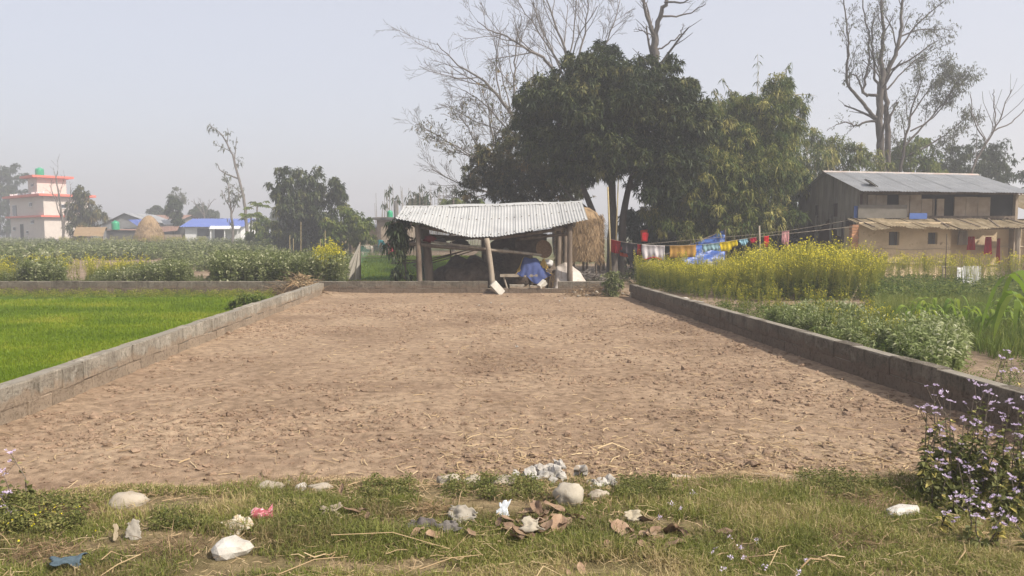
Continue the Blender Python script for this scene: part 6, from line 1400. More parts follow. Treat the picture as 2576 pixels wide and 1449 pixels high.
prof = lambda px: np.interp(px, [-60, 40, 60, 150, 165, 215, 230, 290, 330, 400, 410, 470, 485, 530, 545, 870, 900], [.55, .6, .95, .95, .3, .3, .6, .7, .8, .85, .9, .9, .35, .4, 1.1, 1.2, .7])
P = pxpts(1500, -60, 535, 22.0, 25.6, r, zf); px = P[:, 0] / P[:, 1] * F + 1288; S = prof(px) * r.uniform(.75, 1.1, len(P)); kp = (S > .5) | (r.uniform(0, 1, len(P)) < .5)
P2 = pxpts(760, 535, 868, 22.0, 28.5, r, zf); S2 = 1.12 * r.uniform(.85, 1.12, len(P2))
mb = MB(); scatter(mb, BP, np.concatenate([P[kp], P2]), np.concatenate([S[kp], S2]), r)
tag(mb.build('bean_crop', M['bean']), 'leafy green bean plants crowding behind the back wall', 'crop', kind='stuff')
P = np.concatenate([pxpts(40, -60, 34, 22, 24.5, r, zf), pxpts(75, 218, 372, 22.2, 25.0, r, zf), pxpts(60, 795, 852, 22.2, 24.8, r, zf), pxpts(50, 60, 200, 23, 26, r, zf)])
S = r.uniform(.55, .78, len(P)); S[115:175] *= 1.4; mb = MB(); scatter(mb, MP, P, S, r)
tag(mb.build('mustard_patch', [M['mustard_leaf'], M['mustard_flower']]), 'yellow flowering mustard among the beans behind the back wall', 'crop', kind='stuff')
BP2 = [bean_proto(r, 1.0, 5, 9, .2, .13, .5) for _ in range(5)]
P = np.concatenate([pxpts(900, 150, 690, 46, 62, r, zland), pxpts(260, -80, 170, 36, 60, r, zland), pxpts(240, 420, 720, 33, 46, r, zf), pxpts(90, 150, 300, 52, 60, r, zland), pxpts(1000, -80, 960, 62, 92, r, zland), pxpts(40, 868, 890, 29, 50, r, zland)])
S = np.concatenate([r.uniform(.65, 1.0, 900), r.uniform(.7, 1.15, 260), r.uniform(.5, .8, 240), r.uniform(.5, .9, 90), r.uniform(.45, .85, 1000), r.uniform(.4, .7, 40)])
mb = MB(); scatter(mb, BP2, P, S, r, .2)
tag(mb.build('vegetable_crop', M['bean']), 'broad green vegetable beds reaching to the far houses', 'crop', kind='stuff')
n = 26000; P = pxpts(n, -80, 1000, 42, 96, r, zland); P = P[fbm(P[:, 0] / 6, P[:, 1] / 9, 88, 3) > -.12]
q, t_ = blades(P, r.uniform(.15, .4, len(P)), .06, .5, r); v = np.clip(.45 + .5 * fbm(P[:, 0] / 8, P[:, 1] / 8, 89) + r.normal(0, .12, len(P)), 0, 1)
tag(MB().soup(q, v).soup(t_, v).build('field_grass', M['blade']), 'grass and low crops across the distant fields', 'grass', kind='stuff')
n = 240; P = pxpts(n, 150, 520, 70, 80, r, zland); mb = MB(); scatter(mb, MP, P, r.uniform(.5, .8, n), r)
tag(mb.build('mustard_strip', [M['mustard_leaf'], M['mustard_flower']]), 'thin strip of mustard before the haystack', 'crop', kind='stuff')
# weeds: foot of the wall, front of the shed
P = np.concatenate([pxpts(520, -60, 690, 19.6, 21.25, r, .03), pxpts(330, 868, 1066, 21.75, 23.6, r, zf)]); S = np.concatenate([r.uniform(.3, .75, 520), r.uniform(.7, 1.25, 330)])
mb = MB(); scatter(mb, HP, P, S, r, .2); tag(mb.build('wall_weeds', M['mustard_leaf']), 'low tangled weeds along the foot of the back wall', 'weeds', kind='stuff')
# mustard stand on the right
zg_ = 0.05
n = 2500; Y = r.uniform(18.0, 25.6, n); px = r.uniform(1598, 2225, n); fr = np.interp(px, [1598, 1650, 1720, 1800, 1900, 2225], [24.2, 22.0, 20.6, 19.4, 18.5, 18.2]); kp = (Y > fr + .3 * fbm(px / 30, Y, 4)) & (r.uniform(0, 1, n) < np.interp(px, [1598, 1640, 2150, 2225], [1, 1, 1, .3]))
Y, px = Y[kp], px[kp]; P = np.stack([(px - 1288) / F * Y, Y, np.full(len(Y), zg_)], 1); S = r.uniform(.78, 1.08, len(P)) * np.interp(px, [1598, 1700, 1790, 1900, 2100, 2225], [.66, .64, .56, .76, .84, .7]); S = S * (1 + .45 * fbm(px / 22, Y * 1.3, 14, 3)) * (1 + .22 * (r.uniform(0, 1, len(px)) < .12))
lf_ = px < 1800 - 120 * r.uniform(0, 1, len(px))
mb = MB(); lf_ |= r.uniform(0, 1, len(px)) < .42; scatter(mb, MP, P[~lf_], S[~lf_], r); scatter(mb, MPS, P[lf_], S[lf_], r)
tag(mb.build('mustard_crop', [M['mustard_leaf'], M['mustard_flower']]), 'tall yellow flowering mustard stand in the garden right of the plot', 'crop', kind='stuff')
P = np.concatenate([pxpts(120, 2200, 2400, 22.5, 25.5, r, zg_), pxpts(60, 2390, 2570, 21.5, 25, r, zg_)]); mb = MB(); scatter(mb, MP, P, r.uniform(.55, .8, len(P)), r)
tag(mb.build('sparse_mustard', [M['mustard_leaf'], M['mustard_flower']]), 'scattered mustard stems standing in front of the house wall', 'crop', kind='stuff')
# garden beds on the right
def gpoly(px): return [tuple(gr(a_, b_, .06)[:2]) for a_, b_ in px]
def gz3(P): return np.column_stack([P, np.full(len(P), .055)])
SPr = [bean_proto(r, .42, 9, 12, .085, .026, .13) for _ in range(5)]
P = gz3(fill(gpoly([(1930, 822), (2060, 800), (2170, 815), (2260, 880), (2230, 935), (2120, 885)]), 120, r)); P2 = gz3(fill(gpoly([(2250, 870), (2400, 860), (2430, 940), (2340, 970), (2260, 935)]), 90, r))
mb = MB(); scatter(mb, SPr, np.concatenate([P, P2]), np.concatenate([r.uniform(.6, 1.15, 120), r.uniform(.95, 1.3, 90)]), r); tag(mb.build('silvery_herbs', M['silver']), 'silvery green leafy bushes along the garden side of the wall', 'crop', kind='stuff')
P = gz3(fill(gpoly([(1780, 775), (2000, 775), (2150, 800), (2080, 850), (1960, 840)]), 420, r)); mb = MB(); scatter(mb, HP, P, r.uniform(.35, .75, 420), r); P = gz3(fill(gpoly([(1900, 800), (2200, 790), (2420, 880), (2400, 950), (2200, 930)]), 420, r)); scatter(mb, HP, P, r.uniform(.5, 1.1, 420), r, .2); tag(mb.build('ground_herbs', M['fresh_leaf']), 'low bright green ground cover between mustard and block wall', 'herbs', kind='stuff')
P = gz3(fill(gpoly([(2190, 765), (2640, 755), (2640, 900), (2500, 905), (2430, 880), (2250, 850)]), 16000, r)); q, t_ = blades(P, r.uniform(.18, .42, len(P)), .012, .5, r); v = np.clip(.4 + .6 * fbm(P[:, 0] / 1.0, P[:, 1] / 1.0, 66) + r.normal(0, .14, len(P)), 0, 1)
tag(MB().soup(q, v).soup(t_, v).build('garlic_crop', M['blade']), 'dark green bed of garlic like blades in the garden', 'crop', kind='stuff')
P = gz3(fill(gpoly([(2150, 722), (2640, 715), (2640, 765), (2200, 775)]), 900, r)); mb = MB(); scatter(mb, HP, P, r.uniform(.8, 1.6, 900), r, .2); tag(mb.build('back_herbs', M['fresh_leaf']), 'mixed green weeds in front of the mud house', 'weeds', kind='stuff')
P = gz3(fill(gpoly([(2400, 925), (2640, 905), (2640, 1000), (2480, 985)]), 90, r)); mb = MB(); scatter(mb, HP, P, r.uniform(.2, .5, 90), r, .2); tag(mb.build('soil_weeds', M['fresh_leaf']), 'tiny weeds on the bare garden earth near the wall end', 'weeds', kind='stuff')
P = gz3(fill(gpoly([(1700, 745), (1960, 770), (2200, 830), (2430, 920), (2400, 950), (2150, 880), (1900, 800)]), 130, r)); mb = MB(); scatter(mb, MPS, P, r.uniform(.22, .5, 130), r, .15); tag(mb.build('wall_side_weeds', [M['mustard_leaf'], M['mustard_flower']]), 'loose upright weeds along the garden side of the right wall', 'weeds', kind='stuff')
# low scrub behind, at the feet of house and laundry
P = np.concatenate([pxpts(240, 1580, 2150, 26.6, 27.6, r, 0.0), pxpts(90, 1440, 1600, 24, 30, r, 0.0)]); mb = MB(); scatter(mb, HP, P, np.concatenate([r.uniform(1.0, 2.4, 240), r.uniform(.4, 1.0, 90)]), r, .2); tag(mb.build('yard_weeds', M['dark_leaf']), 'weeds growing along the back edge of the mustard', 'weeds', kind='stuff')
def ribbon_leaf(p, a, L, W, rise, r, n=7, fall=1.0):
    t = np.linspace(0, 1, n); d = np.array((math.cos(a), math.sin(a), 0)); s = np.array((-math.sin(a), math.cos(a), 0)); w = W * np.sin(np.pi * (t * .86 + .1)) ** .7; w[-1] = .002
    c = p + d * (L * t)[:, None] * (1 - .15 * t[:, None]) + np.array((0, 0, 1)) * (rise * (t * 2.0 - t ** 2 * (1.6 + fall)) * L)[:, None]; tw = r.normal(0, .25)
    off = s * w[:, None] / 2 + np.array((0, 0, 1)) * (w * tw)[:, None] / 2; return np.stack([np.stack([c - off, c + off], 1)[:-1, 0], np.stack([c - off, c + off], 1)[:-1, 1], (c + off)[1:], (c - off)[1:]], 1)
def maize(p, h, r, label=None, group='young maize plants in the garden', n=8, W=.06):
    t = thing('maize_plant', label or 'young yellow green maize plant in the garden bed', 'maize', p, group); mb = MB(); mb.tube([p, np.asarray(p) + (r.normal(0, .03), r.normal(0, .03), h * .75)], [.014, .008], 5).build('stalk', M['maize'], t); lf = MB()
    for k in range(n): lf.soup(ribbon_leaf(np.asarray(p) + (0, 0, h * (.12 + .6 * k / n)), k * 2.6 + r.normal(0, .4), h * r.uniform(.5, .75), W, r.uniform(.6, 1.1), r), np.clip(r.normal(.55, .2), 0, 1))
    lf.build('leaves', M['maize'], t); return t
for k, (a_, b_) in enumerate(((2285, 832), (2310, 815), (2330, 840), (2352, 818), (2375, 838), (2398, 815), (2420, 842), (2442, 822), (2465, 845), (2488, 826), (2510, 846), (2530, 822))): maize(gr(a_, b_, .05), r.uniform(.5, .68), r, ['first', 'second', 'third', 'fourth', 'fifth', 'sixth', 'seventh', 'eighth', 'ninth', 'tenth', 'eleventh', 'last'][k] + ' young maize plant from the left in the garden row')
maize(gr(2584, 880, .05), 1.35, r, 'tall maize plant with broad leaves at the right edge', None, 9, .1); maize(gr(2560, 850, .05), .9, r, 'mid sized maize plant just behind the tall edge one', None, 8, .08)
# banana behind the washing
bn = thing('banana_plant', 'banana plant with torn pale leaves in the shade under the bamboo', 'banana', at(1745, 680, 31)); bp_ = at(1745, 680, 31); MB().tube([bp_, at(1743, 610, 31), at(1740, 560, 31)], [.14, .12, .08], 8).build('trunk', M['fresh_leaf'], bn)
M['banana_leaf'] = leafm('banana_leaves', [(0.035, .055, .02), (.07, .09, .035), (.15, .15, .075)], .35); top = at(1740, 565, 31)
for k, (ex, ey, dy_, w_) in enumerate(((1712, 500, -.6, .26), (1690, 535, -.2, .2), (1768, 512, -.5, .22), (1795, 570, -.7, .18), (1688, 585, -.5, .18), (1770, 485, .6, .24), (1800, 605, -.5, .16))):
    e = at(ex, ey, 31 + dy_); tt = np.linspace(0, 1, 10); cc = top + (e - top) * tt[:, None] + np.array((0, 0, 1)) * (.9 * tt * (1 - tt))[:, None]; sd = unit(np.cross(e - top, (0.3, -.8, .5)))
    w = w_ * np.sin(np.pi * (tt * .9 + .08)) ** .6; G = np.stack([cc - sd * w[:, None] + (0, 0, -.06), cc, cc + sd * w[:, None] + (0, 0, -.1)], 1)
    MB().grid(G, .2 + .6 * (k == 0)).build('leaf', M['banana_leaf'], bn, smooth=True)

# ------------------------------------------------------------------ heaps and bushes at the corners of the plot
def bush(name, label, c, cl, mat, per, k, L, W, seed, stems=6):
    r2 = rng(seed); t = thing(name, label, 'bush', c); mb = MB()
    for i in range(stems): e = cl[i % len(cl)]; mb.tube([np.asarray(c), (np.asarray(c) + e[:3]) / 2 + r2.normal(0, .03, 3), e[:3]], [.014, .01, .006], 5)
    mb.build('stem', M['bark'], t); P, D = clumps(np.array(cl), per, r2, .3); A, v = rosettes(P[P[:, 2] > .02], D[P[:, 2] > .02], k, L, W, r2, .3); MB().soup(A, v).build('crown', M[mat], t)
def cpx(L, Y): return [(*at(a_, b_, Y), s * Y / F, s * Y / F * .9, s * Y / F * .85) for a_, b_, s in L]
bush('corner_bush', 'leafy green bush growing at the back right corner of the plot', (at(1543, 745, 20.6)[0], 20.6, 0), cpx([(1543, 695, 16), (1530, 712, 18), (1556, 712, 17), (1542, 730, 20), (1525, 735, 10)], 20.6), 'bean', 55, 6, .09, .05, 111)
bush('wall_weed', 'dark green weed clump against the field side of the left wall', (at(615, 782, 16.4)[0], 16.4, .02), cpx([(600, 765, 16), (625, 752, 14), (648, 748, 10), (585, 775, 9)], 16.4), 'fresh_leaf', 50, 5, .1, .035, 112)
r = rng(113)
def tangle(name, label, cx, cy, rx, ry, hgt, n, L, r, W=.007, mats=None, z0=0):
    a = r.uniform(0, 6.28, n); q = np.sqrt(r.uniform(0, 1, n)); x, y = cx + rx * q * np.cos(a), cy + ry * q * np.sin(a); z = z0 + hgt * (1 - q ** 2) * r.uniform(.1, 1, n)
    P = np.stack([x, y, z], 1); D = np.stack([r.normal(0, 1, n), r.normal(0, 1, n), r.normal(0, .45, n)], 1); A = leafquads(P, D, L * r.lognormal(0, .4, n), W, r, .15)
    return tag(MB().soup(A, np.clip(r.normal(.4, .25, n), 0, 1)).build(name, mats or M['straw']), label, 'dry brush', kind='stuff')
M['brush'] = leafm('dry_brush', [(.12, .08, .045), (.22, .15, .09), (.36, .26, .15)], .1, .85, .1)
p = at(748, 712, 20.9); tangle('brush_heap', 'heap of dry brush dumped on the corner of the back and left walls', p[0], 20.9, .75, .5, .62, 1100, .3, r, .012, M['brush'])
p = at(765, 700, 20.9); tangle('husk_heap', 'pale dry husks on top of the brush heap', p[0], 20.8, .35, .3, .3, 260, .16, r, .03, M['straw'], .32)
p = at(1500, 742, 20.7); tangle('dry_grass_heap', 'dry grass and rubble spilling over the right end of the back wall', p[0], 20.85, .95, .5, .36, 1100, .2, r, .009, M['brush'])
rub = [heap(MB(), (0, 0, 0), (1, 1, .8), 200 + k, sub=1, amp=.6, fr=2.2, flatb=-.5).mesh('chunk', M['stone']) for k in range(5)]
M['rubble'] = mk('mortar_rubble', [(.25, .225, .2), (.37, .345, .31), (.48, .455, .42)], 9, rough=.95, bsc=45, bmp=.8, rand=.25, dirt=((.24, .19, .14), 1.6, .56))
rubw = [heap(MB(), (0, 0, 0), (1, 1, .8), 210 + k, sub=2, amp=1.0, fr=2.0, flatb=-.6, amp2=.35).mesh('chunk', M['rubble']) for k in range(6)]
for k in range(16): tag(place(rub[k % 5], 'rubble_stone', None, (p[0] + r.normal(0, .45), 20.75 + r.normal(0, .2), .03 + abs(r.normal(.06, .06))), (r.uniform(-.4, .4), r.uniform(-.4, .4), r.uniform(0, 6)), r.uniform(.03, .075)), 'small stone in the rubble at the back right corner', 'stone', 'rubble stones at the back right corner')
for k, (a_, b_, s_) in enumerate(((1712, 752, .14), (1738, 758, .12), (1757, 764, .16))): tag(place(rubw[k], 'flat_stone', None, gr(a_, b_, .1), (0, 0, k), (s_ * 1.4, s_, s_ * .35)), ['flat white stone farthest along the right wall top edge', 'small flat white stone in the middle behind the right wall', 'flat white stone nearest the camera behind the right wall'][k], 'stone')
for k in range(7): a_, b_ = ((2262, 1204 - 448), (1262, 765), (1235, 762), (1480, 752), (1420, 750), (1408, 757), (1300, 872))[k] if k else (1205, 768); tag(place(rubw[k % 6], 'white_scrap', None, gr(a_, b_, .02), (0, 0, k), .02), 'tiny white scrap lying on the far part of the soil', 'scrap', 'tiny white scraps on the soil')

M['herb'] = leafm('verge_herb_leaves', [(.08, .095, .03), (.13, .14, .04), (.19, .19, .06), (.3, .27, .11)], .3, .6, .12)
# ------------------------------------------------------------------ foreground stones
VZ = lambda x, y: float(vergez(np.array([x]), np.array([y]))[0])
def fstone(label, px, py, w_, h_, mat, seed, dep=.75, amp=.5, rot=.4, sub=3, amp2=.14, sink=.42, name='stone', fr=1.25):
    g_ = gr(px, py + h_ * .3, .05); s = g_[1] / F; a_, b_ = w_ * s / 2, h_ * s * .62
    o = heap(MB(), (g_[0], g_[1], VZ(g_[0], g_[1]) + b_ * (.75 - sink)), (a_, a_ * dep, b_), seed, rot, sub, amp, fr, -.8, amp2).build(name, M[mat], smooth=sub > 2)
    return tag(o, label, 'stone')
M['boulder'] = mk('buff_boulder', [(.3, .265, .21), (.38, .34, .275), (.44, .4, .335)], 5, rough=.9, bsc=30, bmp=.5, dirt=((.24, .2, .14), 2, .58))
fstone('low grey brown stone at the left of the grass edge', 323, 1264, 82, 36, 'stone', 301)
fstone('rounded grey stone left of centre on the soil edge', 680, 1223, 68, 34, 'stone', 302)
fstone('small whitish stone half covered by straw', 757, 1224, 34, 24, 'pale_stone', 303); fstone('flat buff stone under dry stalks', 806, 1222, 60, 20, 'stone', 304)
fstone('left of two pale stones at the centre edge', 1128, 1206, 62, 32, 'stone', 305); fstone('right of two pale stones at the centre edge', 1187, 1208, 46, 28, 'stone', 306)
fstone('long flat stone sunk in the soil edge', 1265, 1210, 92, 18, 'stone', 307)
fstone('big smooth pale boulder in front of the white rubble', 1428, 1246, 74, 62, 'boulder', 308, .8, .55, amp2=.12, sink=.28, fr=1.1)
fstone('flat grey stone right of the big boulder', 1507, 1243, 58, 26, 'stone', 309)
fstone('angular white rock lying in the foreground grass', 585, 1381, 104, 50, 'pale_stone', 310, .7, .35, sub=2, amp2=.1, sink=.15, fr=1.0)
fstone('pale stone at the far left edge of the grass', 34, 1292, 50, 22, 'stone', 311); fstone('white broken slab beside the purple flowering weeds', 2268, 1284, 112, 26, 'pale_stone', 312, .5, .3, sub=2, amp2=.2)
fstone('small buff stone near the beige bag', 1245 - 520, 1205, 24, 14, 'stone', 313)
for k in range(34):
    left = k < 24; a_, b_ = (1385 + r.normal(0, 30), 1198 + r.normal(0, 9)) if left else (1512 + r.normal(0, 15), 1212 + r.normal(0, 9)); g_ = gr(a_, b_ + 6, .03); s = r.uniform(.018, .048) * (1.2 if k % 5 == 0 else 1)
    tag(place(rubw[k % 6], 'rubble_chunk', None, (g_[0], g_[1], .02 + s * .5 + (.04 * r.random() if left else 0)), (r.uniform(-.6, .6), r.uniform(-.6, .6), r.uniform(0, 6)), s), 'white crumbling mortar chunk in the %s behind the boulder' % ('larger rubble pile' if left else 'smaller rubble pile at the right'), 'rubble', 'larger white rubble pile' if left else 'smaller white rubble pile')
for k, (a_, b_, s_) in enumerate(((1038, 1146, .045), (995, 1180, .04), (900, 1178, .035), (1010, 1152, .03))): tag(place(rub[k], 'soil_lump', None, gr(a_, b_, .03), (0, 0, k), s_), ['large round earth lump on the near soil', 'earth lump nearest the grass on the soil', 'earth lump left of the large round one', 'small earth lump touching the large round one'][k], 'earth lump').data.materials[0] if False else None
# ------------------------------------------------------------------ dry leaves and litter
M['dry_leaf'] = mk('dry_brown_leaf', [(.15, .092, .06), (.24, .16, .105), (.33, .235, .165)], 9, rough=.85, bsc=60, bmp=.3, rand=.25)
def leafmesh(seed):
    r2 = rng(seed); u, v = np.meshgrid(np.linspace(0, 1, 9), np.linspace(-1, 1, 7)); w = .3 * np.sin(np.pi * np.clip(u * .95 + .03, 0, 1)) ** .75; c1, c2 = r2.uniform(.15, .45), r2.uniform(-.25, .35)
    G = np.stack([u - .5, v * w * (1 - .25 * abs(c1)), c1 * (v * w / .3) ** 2 * .3 + c2 * (u - .5) ** 2 + .03 * np.sin(u * 9 + v * 3 + seed) + .02 * np.sin(v * 7 + seed)], -1); me = MB().grid(G).mesh('dry_leaf', M['dry_leaf'], True); return me
LM = [leafmesh(400 + k) for k in range(6)]
lv = [(1325, 1290, 50), (1350, 1285, 62), (1395, 1283, 66), (1372, 1300, 60), (1440, 1300, 52), (1405, 1325, 66), (1420, 1318, 50), (1350, 1318, 46), (1278, 1312, 44), (1255, 1318, 40), (1320, 1345, 70), (1300, 1352, 50), (1090, 1352, 54), (1050, 1345, 46), (1185, 1340, 40), (885, 1292, 44), (905, 1288, 40), (1545, 1315, 60), (1560, 1335, 62), (1575, 1352, 44), (1620, 1318, 44), (1650, 1340, 56), (1690, 1345, 70), (1715, 1350, 48), (1640, 1365, 66), (1660, 1375, 70), (1680, 1385, 60), (1620, 1380, 48), (1600, 1368, 40), (1700, 1372, 56), (1462, 1424, 52), (1435, 1442, 34), (1530, 1375, 40), (925, 1300, 30), (860, 1230, 34)]
rl = rng(77)
lv += [(rl.normal(1370, 55), rl.normal(1315, 20), rl.uniform(28, 46)) for _ in range(16)] + [(rl.normal(1640, 50), rl.normal(1355, 18), rl.uniform(28, 46)) for _ in range(18)]
def zone(a_): return ('curled brown leaf in the litter below the pale boulder', 'dry leaves below the boulder') if 1230 < a_ < 1470 else (('curled brown leaf in the leaf drift right of the boulder', 'dry leaf drift right of the boulder') if a_ >= 1470 else ('single curled brown leaf lying left of the leaf litter', 'stray dry leaves'))
for k, (a_, b_, s_) in enumerate(lv):
    g_ = gr(a_, b_, .08); z = VZ(g_[0], g_[1]) + r.uniform(.02, .05); lab, gp = zone(a_); sc = s_ * g_[1] / F * 1.1
    tag(place(LM[k % 6], 'dry_leaf', None, (g_[0], g_[1], z), (r.normal(0, .35), r.normal(0, .3), r.uniform(0, 6.28)), (sc, sc * r.uniform(.7, 1.3), sc * r.uniform(.6, 1.5))), lab, 'leaf', gp)
def crumple(name, label, cat, px, py, w_, h_, m, seed, tilt=(.5, 0), nx=16, amp=.12, th=.004, lift=.05):
    g_ = gr(px, py, .06); s = g_[1] / F; r2 = rng(seed); u, v = np.meshgrid(np.linspace(-.5, .5, nx), np.linspace(-.5, .5, nx)); W_, H_ = w_ * s, h_ * s * 1.1
    d = W_ * amp * (2 * fbm(u * 3 + seed, v * 3, seed, 3) + .6 * np.abs(fbm(u * 7, v * 7 + seed, seed + 1, 2))); X_ = u * W_ * (1 + .9 * fbm(v * 4 + seed, u * 0 + 2, seed + 2, 3)); Y_ = v * H_ * (1 + .9 * fbm(u * 4 + seed, u * 0 + 5, seed + 3, 3))
    G = np.stack([X_, Y_ * math.cos(tilt[0]) - d * math.sin(tilt[0]), Y_ * math.sin(tilt[0]) + d * math.cos(tilt[0])], -1); G = rotz(G, tilt[1]) + np.array((g_[0], g_[1], VZ(g_[0], g_[1]) + lift)); return fabric(name, label, cat, G, m, thick_=th)
paper = mk('torn_packaging', [(.33, .17, .08), (.45, .35, .22), (.5, .44, .35), (.54, .5, .43)], 16, 6, bmp=.4, bsc=30, st=(2, 6, 2))
crumple('torn_carton', 'torn cream and orange packaging above the white rock', 'litter', 595, 1332, 78, 52, paper, 501, (.5, -.35), amp=.07, lift=.035); crumple('red_wrapper', 'crumpled red and silver wrapper beside the torn packaging', 'litter', 660, 1310, 42, 30, mk('red_foil', [(.33, .05, .07), (.3, .07, .09), (.45, .36, .36)], 25, 3, rough=.35, spec=.5, bmp=.3), 502, (.9, .4), amp=.18)
crumple('beige_bag', 'crumpled beige plastic bag lying in the grass', 'litter', 832, 1302, 58, 46, cloth('beige_bag', (.36, .3, .22)), 503, (.5, .2), amp=.16, lift=.03); crumple('white_card', 'small upright white paper scrap at the left', 'litter', 336, 1356, 30, 40, cloth('card_white', (.44, .4, .34)), 504, (1.35, .1), amp=.06)
crumple('paper_strip', 'thin pale paper strip left of the white scrap', 'litter', 292, 1362, 10, 30, cloth('card_cream', (.45, .37, .26)), 505, (1.2, .3), amp=.05); crumple('grey_rag', 'dark grey rag flattened in the grass', 'litter', 1060, 1328, 78, 24, cloth('grey_rag', (.15, .13, .125)), 506, (.35, .1), amp=.16, lift=.04); crumple('grey_rag', 'smaller grey rag under the white wrapper', 'litter', 1130, 1338, 54, 24, cloth('grey_rag_b', (.2, .18, .165)), 507, (.35, -.2), amp=.2, lift=.04)
crumple('white_wrapper', 'folded cream plastic wrapper standing near the dry straw', 'litter', 1162, 1306, 58, 44, cloth('cream_wrapper', (.4, .36, .3)), 508, (.55, -.5), amp=.16, lift=.03); crumple('silver_packet', 'small silver blister packet left of the brown leaves', 'litter', 1267, 1300, 28, 36, mk('silver_foil', [(.45, .47, .48), (.7, .72, .74)], 60, 2, rough=.35, spec=.6, bmp=.3), 509, (1.0, -.4), amp=.06)
crumple('white_scrap', 'torn white packaging among the leaves below the boulder', 'litter', 1335, 1344, 60, 28, cloth('white_scrap', (.46, .41, .33)), 510, (.7, .2), amp=.12, lift=.06); crumple('cream_scrap', 'cream scrap at the top of the leaf drift', 'litter', 1592, 1322, 38, 22, cloth('cream_scrap', (.46, .4, .3)), 511, (.7, .1), amp=.12, lift=.06); crumple('blue_scrap', 'dusty blue plastic scrap at the lower left corner', 'litter', 168, 1428, 66, 26, cloth('blue_scrap', (.1, .14, .17)), 512, (.45, .2), amp=.14, lift=.05)
for k, (a_, b_, rx, n_) in enumerate(((1075, 1292, .16, 420), (110, 1395, .2, 420), (160, 1300, .28, 700), (430, 1385, .22, 300), (2180, 1270, .3, 420), (1440, 1255, .25, 260), (640, 1238, .35, 300), (2160, 1372, .25, 260))):
    g_ = gr(a_, b_, .05); tangle('dry_grass', ['reddish dry straw nest above the grey rag', 'dry brown grass tuft at the lower left', 'dry brown grass spread at the left plot corner', 'flattened dry grass left of the white rock', 'shaded dry grass left of the purple weeds', 'dry stems round the boulder and rubble', 'dry grass fringe along the soil edge', 'dry grass patch in the right foreground'][k], g_[0], g_[1], rx, rx * .5, .07, n_, .09, r, .0035, M['brush'] if k != 0 else M['thatch_leaf'], .05)
tk = [((1055, 1432), (1215, 1395)), ((1175, 1388), (1215, 1398)), ((700, 1445), (875, 1400)), ((2030, 1395), (2130, 1440)), ((1880, 1402), (1950, 1395)), ((1545, 1365), (1700, 1385)), ((255, 1408), (300, 1395)), ((1165, 1225), (1150, 1290)), ((1780, 1410), (1840, 1390)), ((2405, 1418), (2425, 1365))]
for k, (a_, b_) in enumerate(tk):
    A, B = gr(*a_, .08), gr(*b_, .08); tag(MB().tube([A, (A + B) / 2 + (0, r.normal(0, .02), .025), B], [.0036, .003, .002], 5).build('dry_twig', M['straw']), ['long pale twig at the bottom centre of the grass', 'short pale twig just above the bottom centre one', 'forked pale twig at the bottom left of centre', 'bent pale twig at the bottom right grass', 'short straight twig left of the bent one', 'twig lying through the brown leaf drift', 'short twig near the blue scrap', 'upright dry twig by the white wrapper', 'twig among the tiny lilac flowers', 'pale twig standing near the purple weeds'][k], 'twig', 'dry twigs in the grass')

# ------------------------------------------------------------------ purple flowering weeds
M['lilac'] = leafm('lilac_flowers', [(.5, .4, .58), (.64, .54, .7), (.78, .7, .8)], .3); M['weed_leaf'] = leafm('weed_leaves', [(.065, .075, .024), (.105, .115, .033), (.155, .16, .048), (.26, .24, .08), (.5, .42, .13)], .3)
def flowermesh(seed):
    r2 = rng(seed); n = 46; d = unit(r2.normal(0, 1, (n, 3))); d[:, 2] = np.abs(d[:, 2]) * .8; c = r2.normal(0, 1, (5, 3)) * (.018, .018, .006); c[:, 2] = np.abs(c[:, 2])
    P = c[r2.integers(0, 5, n)]; return MB().soup(leafquads(P, d, .019, .009, r2, 0), r2.uniform(0, 1, n)).mesh('flower_head', M['lilac'])
FM = [flowermesh(600 + k) for k in range(5)]
def weed(label, base, fl, r, nleaf=14, yellow=.1, name='flowering_weed'):
    """stems from the base region up to flower-head pixels fl = [(px, py, Y)]"""
    t = thing(name, label, 'weed', (base[0], base[1], .03)); st_, lf = MB(), MB()
    for (a_, b_, Yf) in fl:
        e = at(a_, b_, Yf); b0 = np.array((e[0] + r.normal(0, .06), Yf + r.normal(0, .06), .03)); m_ = (b0 + e) / 2 + r.normal(0, .025, 3); st_.tube([b0, m_, e], [.0045, .004, .0025], 4)
        place(FM[int(r.integers(0, 5))], 'flower_head', t, e, (r.normal(0, .3), r.normal(0, .3), r.uniform(0, 6)), r.uniform(.6, .95))
        for _ in range(int(r.integers(0, 3))):
            e2 = e + (r.normal(0, .045), r.normal(0, .04), -abs(r.normal(.03, .03))); st_.tube([m_ + (e - m_) * .6, e2], [.0025, .002], 3); place(FM[int(r.integers(0, 5))], 'flower_head', t, e2, (r.normal(0, .3), r.normal(0, .3), r.uniform(0, 6)), r.uniform(.4, .7))
        n = nleaf; tt = r.beta(1.2, 1.7, n) * .85 + .04; pp = b0 + (m_ - b0) * np.minimum(tt * 2, 1)[:, None] + (e - m_) * np.maximum(tt * 2 - 1, 0)[:, None]; d = np.stack([r.normal(0, 1, n), r.normal(0, 1, n), r.normal(.15, .3, n)], 1)
        L_ = r.uniform(.035, .075, n) * (1.15 - .6 * tt); v = np.clip(r.normal(.33, .16, n) + .6 * (r.uniform(0, 1, n) < yellow), 0, 1); lf.soup(flatleaves(pp, d, L_, L_ * .7, r, .35, .5), v)
    tag(st_.build('stems', M['bark'], t), kind='stuff'); tag(lf.build('leaves', M['weed_leaf'], t), kind='stuff'); return t
r = rng(121)
